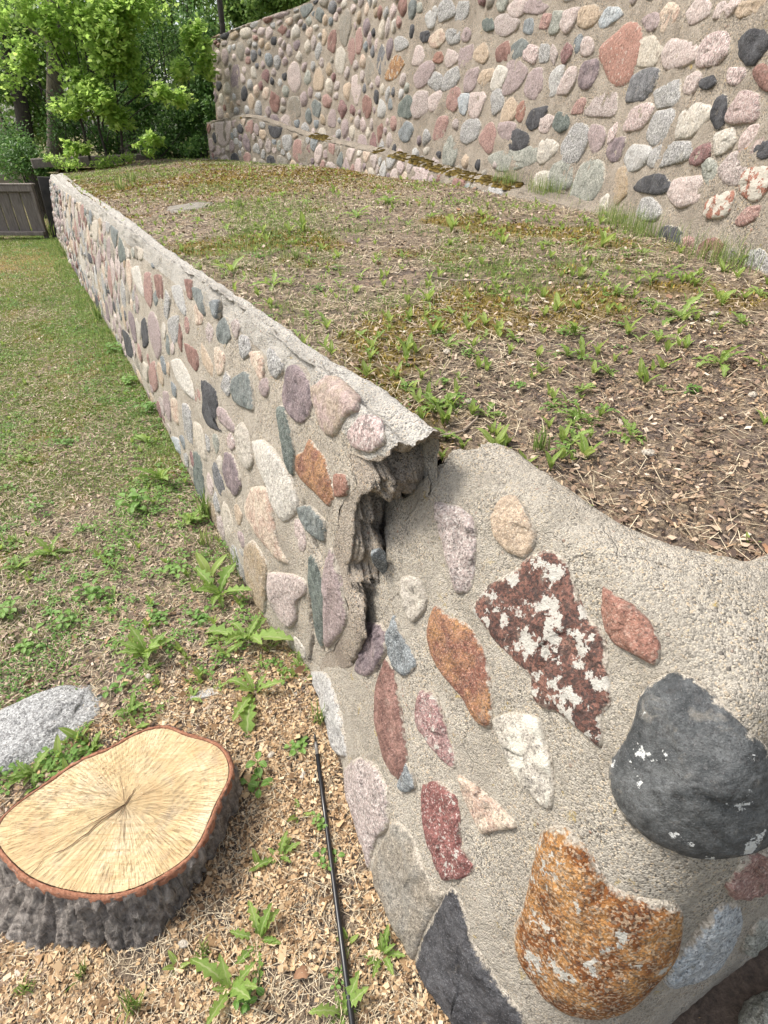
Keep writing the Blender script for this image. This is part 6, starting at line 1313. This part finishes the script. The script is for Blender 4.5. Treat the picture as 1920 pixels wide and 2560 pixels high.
# ---------------------------------------------------------------- rocks
def rock(name, lab, cat, loc, dims, mat, seed, rotz=0., flat_=.5):
    n, m = 56, 28; a = np.arange(n)*2*np.pi/n; b_ = np.linspace(-.5*np.pi*.45, np.pi/2, m)
    A, B = np.meshgrid(a, b_, indexing='xy'); e = .75
    V = np.stack([np.cos(B)**e*np.cos(A), np.cos(B)**e*np.sin(A), np.sign(np.sin(B))*np.abs(np.sin(B))**e], -1)
    V = V*(1+.30*fbm(V, 1.3, seed, 3)-.10*np.abs(fbm(V, 2.6, seed+4, 2))+.07*fbm(V, 6, seed+2, 4))[..., None]*np.array(dims)
    o = obj(name, mesh_np(name, V, grid_faces(m, n, wrap=True), [mat]), loc=loc, rot=(0, 0, rotz)); tag(o, lab, cat); o['kind'] = 'thing'; return o
stone_mat('boulder', (.40, .40, .385), (.30, .30, .29), (.52, .52, .50), 220, .35, .25, (.12, .12, .12), .12, 40)
rock('boulder', 'grey white lichen spotted boulder half sunk beside the stump', 'rock', (-1.19, 1.11, -.012), (.25, .13, .05), STONE_M['boulder'], 4, .75)
rock('flat_stone', 'broad flat pale stone half buried in the soil of the far terrace', 'rock', (-1.66, 5.62, 1.062), (.30, .20, .05), STONE_M['greytan'], 8, 1.15)
rock('flat_stone', 'thin whitish flake of stone on the ground between boulder and wall', 'rock', (-.63, 1.255, .002), (.065, .02, .009), STONE_M['palegrey'], 9, .35)
rock('bottom_stone', 'mossy grey stone in the dark soil at the bottom right corner', 'rock', (.86, .36, .0), (.09, .055, .07), STONE_M['greygreen'], 12, .6)
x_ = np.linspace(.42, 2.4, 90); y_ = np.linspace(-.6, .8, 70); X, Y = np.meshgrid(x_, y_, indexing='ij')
obj('shade_soil', mesh_np('bare soil', np.stack([X, Y, .012+.010*fbm(xyz(X, Y), 16, 3, 4)-.03*(1-sstep(X, .42, .6))], -1), grid_faces(90, 70), [M_BANK]), kind='structure')  # dark soil sheet; its colour also paints shade into the undercut below the wall
# slate shard lodged in the break
V = np.array([(-.013, .0, .055), (.012, .004, .06), (.022, .0, .042), (.012, -.01, .02), (.004, -.006, -.052), (-.008, .0, -.045), (-.017, .002, .01), (-.006, .018, .05), (.014, .02, .04), (.0, .016, -.03)])*1.15
import bmesh
bm = bmesh.new(); [bm.verts.new(q) for q in V]; bmesh.ops.convex_hull(bm, input=bm.verts[:]); bmesh.ops.bevel(bm, geom=bm.edges[:], offset=.0025, segments=1, affect='EDGES')
me = bpy.data.meshes.new('shard'); bm.to_mesh(me); bm.free(); me.materials.append(STONE_M['bluegrey'])
sp = WN.at(np.array([1.93]), np.array([1.46]))[0]+WN.normal(np.array([1.93]), np.array([1.46]))[0]*.02
o = obj('stone_shard', me, loc=sp, rot=(.25, -.35, .3)); tag(o, 'dark slate shard sticking out of the break between the two wall pieces', 'stone'); o['kind'] = 'thing'
p = Pile()
for _ in range(90):
    t_ = RNG.random(); x = -.31+.04*RNG.normal()-.05*t_; y = 1.36-.10*t_+.05*RNG.normal(); r_ = RNG.uniform(.003, .011)
    Vv = RNG.normal(0, 1, (9, 3)); Vv /= np.linalg.norm(Vv, axis=1, keepdims=True); b2 = bmesh.new(); [b2.verts.new(q) for q in Vv]; hull = bmesh.ops.convex_hull(b2, input=b2.verts[:]); b2.verts.index_update(); b2.faces.ensure_lookup_table()
    p.add(np.array([v_.co[:] for v_ in b2.verts])*r_*[1, .8, .6]+[x, y, r_*.4], np.array([[v_.index for v_ in f_.verts] for f_ in b2.faces]), RNG.random()); b2.free()
obj('mortar_rubble', p.mesh('mortar rubble', [M_CAPS], False), kind='stuff')
PEB = [(.10, 1.30), (.24, 1.47), (.62, 1.15), (.95, 1.35), (.5, 1.9), (1.1, 1.9), (.2, 1.75)]
PL = ranked([('pale pebble', 'terrace', x, y) for x, y in PEB])
for i, (x, y) in enumerate(PEB):
    o = rock('pebble', PL[i], 'pebble', (x, y, float(terrace_z(x, y))+.006), (.016, .011, .007), STONE_M['cream'], 30+i, i*1.3); o['group'] = 'pebbles on the terrace'
PB2 = [(-.49, .52), (-.25, .95), (-.86, 1.33), (-.36, 1.02)]; PL = ranked([('pale pebble', 'lawn', x, y) for x, y in PB2])
for i, (x, y) in enumerate(PB2):
    o = rock('pebble', PL[i], 'pebble', (x, y, .008), (.013, .009, .007), STONE_M['cream'], 40+i, i*1.3); o['group'] = 'pebbles on the lower ground'

# ---------------------------------------------------------------- the black rod and the hole it came from
M_ROD, t, b = newmat('black fibreglass'); b.inputs['Base Color'].default_value = (.012, .012, .013, 1); b.inputs['Roughness'].default_value = .28
M_TIP, t, b = newmat('scuffed grey collar'); b.inputs['Base Color'].default_value = (.16, .15, .14, 1); b.inputs['Roughness'].default_value = .5; b.inputs['Metallic'].default_value = .4
a_, b_ = np.array([-.228, 1.09, .012]), np.array([.0, .05, .03]); dr = (b_-a_)/np.linalg.norm(b_-a_)
rod = thing('walking_cane', 'thin straight black rod lying on the wood chips along the near wall', 'rod', tuple(a_))
V, F = tube([dr*.075, dr*.3, dr*.6, dr*1.065], [.0062, .0066, .0070, .0072], 14); obj('shaft', quads_to_mesh('shaft', V, F, [M_ROD]), rod)
V, F = tube([dr*.03, dr*.05, dr*.076], [.0052, .0056, .0056], 12); obj('collar', quads_to_mesh('collar', V, F, [M_TIP]), rod)
V, F = tube([dr*0, dr*.012, dr*.031], [.0025, .0040, .0042], 10); obj('tip', quads_to_mesh('tip', V, F, [M_ROD]), rod)
V, F = tube([dr*1.06, dr*1.075], [.009, .009], 12); obj('end_cap', quads_to_mesh('cap', V, F, [M_ROD]), rod)
# ---------------------------------------------------------------- fence at the far end
M_PLANK, t, b = newmat('weathered grey plank'); g = N(t); v = coords(g); mp = g.n('Mapping'); g.l(v, mp.inputs[0]); mp.inputs['Scale'].default_value = (1, 1, .12)
nz = g.noise(mp.outputs[0], 45, 5, .65, .3); oi = g.n('ObjectInfo')
col = g.ramp(nz, [(.3, (.10, .083, .07)), (.55, (.19, .16, .14)), (.8, (.28, .245, .215))]); col = g.mix(g.math('MULTIPLY', oi.outputs['Random'], .4), col, (.10, .085, .075)); g.l(col, b.inputs['Base Color']); b.inputs['Roughness'].default_value = .9
g.l(g.bump(nz, .8, .01), b.inputs['Normal'])
def box_mesh(name, sx, sy, sz, mat, bev=.006):
    bm = bmesh.new(); bmesh.ops.create_cube(bm, size=1); bmesh.ops.scale(bm, vec=(sx, sy, sz), verts=bm.verts); bmesh.ops.bevel(bm, geom=bm.edges[:], offset=bev, segments=1, affect='EDGES')
    me = bpy.data.meshes.new(name); bm.to_mesh(me); bm.free(); me.materials.append(mat); return me
FY = 11.25
fence = thing('plank_fence', 'weathered grey plank fence panel at the far end of the lawn', 'fence', (-6.3, FY, 0)); fence['kind'] = 'thing'
pm = box_mesh('plank', .185, .028, .64, M_PLANK)
for i in range(14): obj('plank', pm, fence, (-.02-i*.205, RNG.normal(0, .006), .43), (0, RNG.normal(0, .012), 0))
obj('top_rail', box_mesh('rail', 2.95, .07, .09, M_PLANK), fence, (-1.32, -.03, .80)); obj('cap_board', box_mesh('capb', 2.98, .14, .03, M_PLANK), fence, (-1.32, 0, .861))
obj('bottom_rail', box_mesh('rail', 2.95, .16, .06, M_PLANK), fence, (-1.32, -.06, .10)); obj('end_post', box_mesh('post', .06, .08, .86, M_PLANK), fence, (.125, -.02, .43))
M_DARKB, t, b = newmat('dark stained board'); g = N(t); v = coords(g); nz = g.noise(v, 8, 5, .6); g.l(g.ramp(nz, [(.3, (.03, .027, .026)), (.7, (.07, .062, .058))]), b.inputs['Base Color']); b.inputs['Roughness'].default_value = .8
db = obj('dark_board', box_mesh('dark board', .46, .04, 1.02, M_DARKB, .01), loc=(-5.93, 11.5, .45), rot=(-.06, .05, .5)); tag(db, 'dark board leaning between the plank fence and the end of the stone wall', 'board'); db['kind'] = 'thing'
# low timber edging under the trees
o = obj('timber_edging', box_mesh('timber edging', 2.3, .13, .16, M_PLANK, .015), loc=(-5.35, 12.35, 1.17), rot=(.0, -.03, .32)); tag(o, 'weathered timber edging under the trees at the far end', 'timber'); o['kind'] = 'thing'

# ---------------------------------------------------------------- trees and shrubs beyond the terrace
def bark_mat(name, c1, c2, c3):
    m, t, b = newmat(name); g = N(t); v = coords(g, False); mp = g.n('Mapping'); g.l(v, mp.inputs[0]); mp.inputs['Scale'].default_value = (1, 1, .3)
    nz = g.noise(mp.outputs[0], 28, 6, .7, .5); g.l(g.ramp(nz, [(.3, c1), (.55, c2), (.8, c3)]), b.inputs['Base Color']); b.inputs['Roughness'].default_value = .95; g.l(g.bump(nz, 1, .04), b.inputs['Normal']); return m
M_BARKG = bark_mat('grey brown bark', (.07, .055, .042), (.17, .14, .11), (.27, .23, .19)); M_BARKD = bark_mat('dark bark', (.028, .024, .02), (.06, .05, .042), (.11, .095, .08))
def foliage_mat(name, stops, tr): return simple(name, stops, .5, trans=tr, spec=.4)
M_FM = foliage_mat('bright maple foliage', [(0, (.12, .22, .035)), (.4, (.22, .35, .06)), (.8, (.33, .45, .095)), (1, (.44, .53, .15))], .6)
M_FS = foliage_mat('dark shrub foliage', [(0, (.035, .09, .02)), (.5, (.075, .165, .035)), (.85, (.135, .245, .05)), (1, (.22, .33, .08))], .35)
M_FW = foliage_mat('wood foliage', [(0, (.07, .14, .03)), (.5, (.135, .24, .048)), (.85, (.23, .34, .075)), (1, (.34, .43, .13))], .4)
LOB = np.array([(0, 0, 0), (-.22, .25, .02), (-.55, .38, -.03), (-.25, .55, .03), (-.28, .85, -.02), (0, 1.1, -.06), (.28, .85, -.02), (.25, .55, .03), (.55, .38, -.03), (.22, .25, .02)])
SIM = np.array([(0, 0, 0), (-.26, .35, .05), (-.2, .75, .03), (0, 1.05, -.08), (.2, .75, .03), (.26, .35, .05)])
def leaf_cloud(name, clumps, mat, size, shape, seed, droop=.5, shell=.0):
    r = np.random.default_rng(seed); C = []; 
    for (cx, cy, cz, rx, rz, n) in clumps:
        d = r.normal(size=(n, 3)); d /= np.linalg.norm(d, axis=1, keepdims=True); rad = r.random(n)**(1/2.2)
        ry = min(rx, .7)
        # twiggy sub-clusters keep gaps open
        k = max(4, n//22); sub = r.normal(size=(k, 3)); sub /= np.linalg.norm(sub, axis=1, keepdims=True); sub *= (r.random(k)**.5)[:, None]
        p = sub[r.integers(0, k, n)]*.8+d*rad[:, None]*.42
        C.append(p*[rx, ry, rz]+[cx, cy, cz])
    C = np.concatenate(C); n = len(C); s = size*r.uniform(.6, 1.3, n)
    yaw = r.uniform(0, 2*np.pi, n); pit = r.normal(-droop, .5, n); rol = r.normal(0, .5, n)
    f = np.stack([np.cos(yaw)*np.cos(pit), np.sin(yaw)*np.cos(pit), np.sin(pit)], -1); sd = np.stack([-np.sin(yaw), np.cos(yaw), yaw*0], -1); up = np.cross(f, sd)*-1
    up = np.cross(sd, f)*-1; sd2 = sd*np.cos(rol)[:, None]+up*np.sin(rol)[:, None]; up2 = np.cross(sd2, f)
    V = C[:, None, :]+s[:, None, None]*(shape[None, :, 0, None]*sd2[:, None]+shape[None, :, 1, None]*f[:, None]+shape[None, :, 2, None]*up2[:, None])
    k = len(shape); half = k//2; i = np.arange(n)[:, None]*k
    if k == 6: F = np.concatenate([i+[0, 1, 2, 3], i+[0, 3, 4, 5]], 1).reshape(-1, 4)
    else: F = np.concatenate([i+[0, 1, 2, 3], i+[0, 3, 4, 5], i+[0, 5, 6, 7], i+[0, 7, 8, 9]], 1).reshape(-1, 4)
    rn = np.clip(r.normal(.5, .22, n), 0, 1)
    return mesh_np(name, V, F, [mat], False, fattr={'rnd': np.repeat(rn, len(F)//n)})
by = {}
CLUMPS += [('M', -5.9, 12.2, 3.75, .8, .45, 260), ('M', -5.2, 12.3, 3.7, .8, .45, 240), ('M', -6.6, 12.6, 3.3, .6, .5, 200), ('M', -6.9, 12.8, 2.6, .4, .5, 120), ('W', -2.2, 14.2, 3.75, 1.3, .5, 420), ('W', -1.0, 13.4, 3.6, 1.0, .4, 300), ('S', -4.0, 13.2, 3.2, .8, .7, 500), ('S', -6.05, 12.9, 1.75, .55, .55, 500), ('M', -4.3, 11.4, 3.0, .5, .5, 200), ('M', -3.75, 11.6, 3.35, .45, .45, 200), ('M', -4.75, 11.6, 3.5, .6, .4, 220), ('W', -3.6, 15., 4.3, 1.4, .8, 500), ('W', -4.6, 15.5, 4.4, 1.4, .8, 500)]
for (k, x, y, z, rx, rz, n) in CLUMPS: by.setdefault(k, []).append((x, y, z, rx, rz, int(n*{'M': 3.0, 'S': 3.2, 'W': 4.5, 'K': 2.6, 'U': 2}[k])))
def trunk_tree(name, lab, cat, pts, mat, crown, cmat, size, shape, seed, limbs=()):
    pts = np.array(pts, float); base = pts[0]; lo = base[:3]-np.array([0, 0, 1.2])
    o = thing(name, lab, cat, tuple(base[:3])); o['kind'] = 'thing'
    P = np.r_[[np.r_[lo[:3], base[3]*1.25]], pts]; tt = np.linspace(0, len(P)-1, 22); Q = np.stack([np.interp(tt, np.arange(len(P)), P[:, j]) for j in range(4)], -1)
    Q[:, :2] += .02*np.stack([vnoise(Q[:, :3], 1.7, seed), vnoise(Q[:, :3], 1.7, seed+1)], -1)
    V, F = tube(Q[:, :3], Q[:, 3]*(1+.06*vnoise(Q[:, :3], 5, 3)), 14); child('trunk', quads_to_mesh('trunk', V, F, [mat]), o)
    for L in limbs:
        L = np.array(L, float); V, F = tube(L[:, :3], L[:, 3], 7); child('branch', quads_to_mesh('branch', V, F, [mat]), o)
    if crown: child('crown', leaf_cloud('crown', crown, cmat, size, shape, seed), o, kind='stuff')
    return o
T = TRUNKS
g0 = T['grey']
trunk_tree('tree', 'grey brown tree trunk with leafy crown standing behind the end of the low wall', 'tree', g0, M_BARKG, [(-6.6, 13.4, 4.4, 1.4, .7, 900), (-6.9, 13.6, 3.6, .7, .45, 350)], M_FW, .085, SIM, 5,
           [[(-6.2, 13.25, 2.5, .06), (-5.9, 13.2, 2.75, .04), (-5.6, 13.1, 3.1, .02)], [(-6.3, 13.2, 2.0, .03), (-5.95, 13.0, 2.0, .02), (-5.85, 12.95, 2.3, .01)], [(-6.1, 13.3, 2.9, .05), (-6.6, 13.3, 3.3, .03), (-7., 13.2, 3.8, .015)]])
trunk_tree('tree', 'dark leaning tree trunk at the far left edge', 'tree', T['lean'], M_BARKD, [(-7.6, 14.3, 3.5, .9, .8, 900), (-8.2, 14.2, 2.6, .5, .7, 500)], M_FS, .08, SIM, 6)
trunk_tree('tree', 'dark upright tree trunk behind the bright green sapling', 'tree', T['dark'], M_BARKD, [(-4.4, 14.6, 4.5, 1., .6, 700)], M_FW, .08, SIM, 7)
trunk_tree('tree', 'slim tree trunk rising behind the end of the tall wall', 'tree', [(-3.1, 13.4, 1.2, .06)]+T['thin'], M_BARKD, [(-2.6, 13.6, 4.2, .9, .45, 500)], M_FW, .08, SIM, 8)
# bright sapling: its own thin stems, branches that carry the sprays
mm = by['M']; root = np.array([-5.0, 11.75, 1.15])
sap = thing('sapling', 'bright yellow green sapling with broad lobed leaves in front of the dark shrubs', 'tree', tuple(root)); sap['kind'] = 'thing'
for j, dx in enumerate((-.25, .0, .22)):
    b0 = root+[dx, .1*j, -.1]; top = np.array([-5.4+.55*j, 11.8, 3.5]); tt = np.linspace(0, 1, 9)[:, None]
    P = b0+(top-b0)*tt+.05*np.stack([vnoise(tt*[1, 0, 0]+j, 4, 3), vnoise(tt*[1, 0, 0]+j, 4, 7), 0*tt[:, 0]], -1)
    V, F = tube(P, np.linspace(.026, .008, 9), 7); child('stem', quads_to_mesh('stem', V, F, [M_BARKD]), sap)
for (cx, cy, cz, rx, rz, n) in mm:
    e = np.array([cx, cy, cz]); s0 = root+[np.clip((cx+5.)*.25, -.3, .3), .05, np.clip((cz-1.15)*.5, .15, 1.7)]; mid = .5*(s0+e)+[0, 0, .10]; tt = np.linspace(0, 1, 7)[:, None]
    P = (1-tt)**2*s0+2*tt*(1-tt)*mid+tt**2*e
    V, F = tube(P, np.linspace(.010, .004, 7), 5); child('branch', quads_to_mesh('branch', V, F, [M_BARKD]), sap)
child('crown', leaf_cloud('crown', mm, M_FM, .078, LOB, 3, .35), sap, kind='stuff')
for (cx, cy, cz, rx, rz, n), lab, i in zip(by['S'], ['dark green shrub beneath the dark tree trunk', 'dense dark shrub in the middle of the thicket', 'tall dark shrub pressed against the tall wall end', 'high leafy shrub in front of the pale sky gap', 'low dark shrub at the edge of the terrace', 'shaded shrub behind the sapling stems', 'low shrub at the corner of the stone ledge', 'tall shrub around the dark trunk', 'leafy creeper hanging on the end of the tall wall', 'tall loose shrub between the dark trunk and the sky gap', 'mid green shrub between the grey trunk and the sapling'], range(11)):
    o = thing('shrub', lab, 'shrub', (cx, cy, 1.1)); o['kind'] = 'thing'
    child('foliage', leaf_cloud('foliage', [(cx, cy, cz, rx, rz, n)], M_FS, .062, SIM, 70+i), o, kind='stuff')
    for q in range(6):
        a0 = np.array([cx+RNG.normal(0, rx*.3), cy+RNG.normal(0, .2), 1.05]); e = np.array([cx+RNG.normal(0, rx*.6), cy+RNG.normal(0, .2), cz+rz*RNG.uniform(.2, 1.)]); tt = np.linspace(0, 1, 6)[:, None]
        P = a0+(e-a0)*tt+[0.06, 0, 0]*np.sin(tt*3); V, F = tube(P, np.linspace(.014, .004, 6), 5); child('stem', quads_to_mesh('stem', V, F, [M_BARKD]), o)
for (cx, cy, cz, rx, rz, n), lab, i in zip(by['K'], ['dark green bush hanging over the plank fence', 'bush behind the plank fence at the left edge', 'small bush between the fence and the end of the low wall'], range(3)):
    o = thing('bush', lab, 'bush', (cx, cy, 0)); o['kind'] = 'thing'; child('foliage', leaf_cloud('foliage', [(cx, cy, cz, rx, rz, n)], M_FS, .062, SIM, 90+i), o, kind='stuff')
    V, F = tube([(cx, cy, -.05), (cx+.05, cy, cz*.5), (cx, cy, cz)], [.03, .02, .01], 7); child('stem', quads_to_mesh('stem', V, F, [M_BARKD]), o)
for (cx, cy, cz, rx, rz, n), lab, i in zip(by['U'], ['leafy ground plant at the far end of the low wall', 'leafy ground plant below the timber edging', 'small green plant at the wall end beside the fence', 'low green plants at the edge of the terrace under the shrubs'], range(4)):
    zt = float(terrace_z(cx, cy)); o = thing('ground_plant', lab, 'plant', (cx, cy, zt)); o['kind'] = 'thing'; child('foliage', leaf_cloud('foliage', [(cx, cy, max(cz, zt+rz*.7), rx, rz, n)], M_FM, .06, SIM, 110+i, .1), o, kind='stuff')
wood = thing('woodland', 'hazy green woodland foliage behind the trees', 'woodland', (-6, 15.5, 1.1)); wood['kind'] = 'stuff'
child('foliage', leaf_cloud('foliage', by['W'], M_FW, .085, SIM, 130), wood, kind='stuff')
p = Pile()
for i in range(46):
    x0 = RNG.uniform(-9, 0); y0 = RNG.uniform(14.5, 19); V, F = tube([(x0, y0, .9), (x0+RNG.normal(0, .15), y0, 3), (x0+RNG.normal(0, .5), y0, 6.5)], [RNG.uniform(.02, .06), .03, .015], 6, False); p.add(V, F)
child('stems', p.mesh('stems', [M_BARKD]), wood, kind='stuff')
far_c = [(RNG.uniform(-22, 9), RNG.uniform(20, 30), RNG.uniform(1.5, 7), RNG.uniform(1.2, 2.4), RNG.uniform(.8, 1.6), 700) for _ in range(70)]
o = obj('distant_woods', leaf_cloud('distant woods', far_c, M_FW, .17, SIM, 140), kind='stuff')
# beige building glimpsed at the left
M_BW, t, b = newmat('beige render'); b.inputs['Base Color'].default_value = (.40, .33, .25, 1); b.inputs['Roughness'].default_value = .9
M_RF, t, b = newmat('grey shingle'); b.inputs['Base Color'].default_value = (.2, .19, .18, 1)
bd = thing('building', 'beige building wall glimpsed between the trunks at the far left', 'building', (-16.5, 19.5, 0)); bd['kind'] = 'thing'
obj('wall', box_mesh('wall', 9, 4, 2.7, M_BW, .01), bd, (0, 0, 1.3)); obj('roof', box_mesh('roof', 9.6, 4.6, .25, M_RF, .02), bd, (0, 0, 2.78))
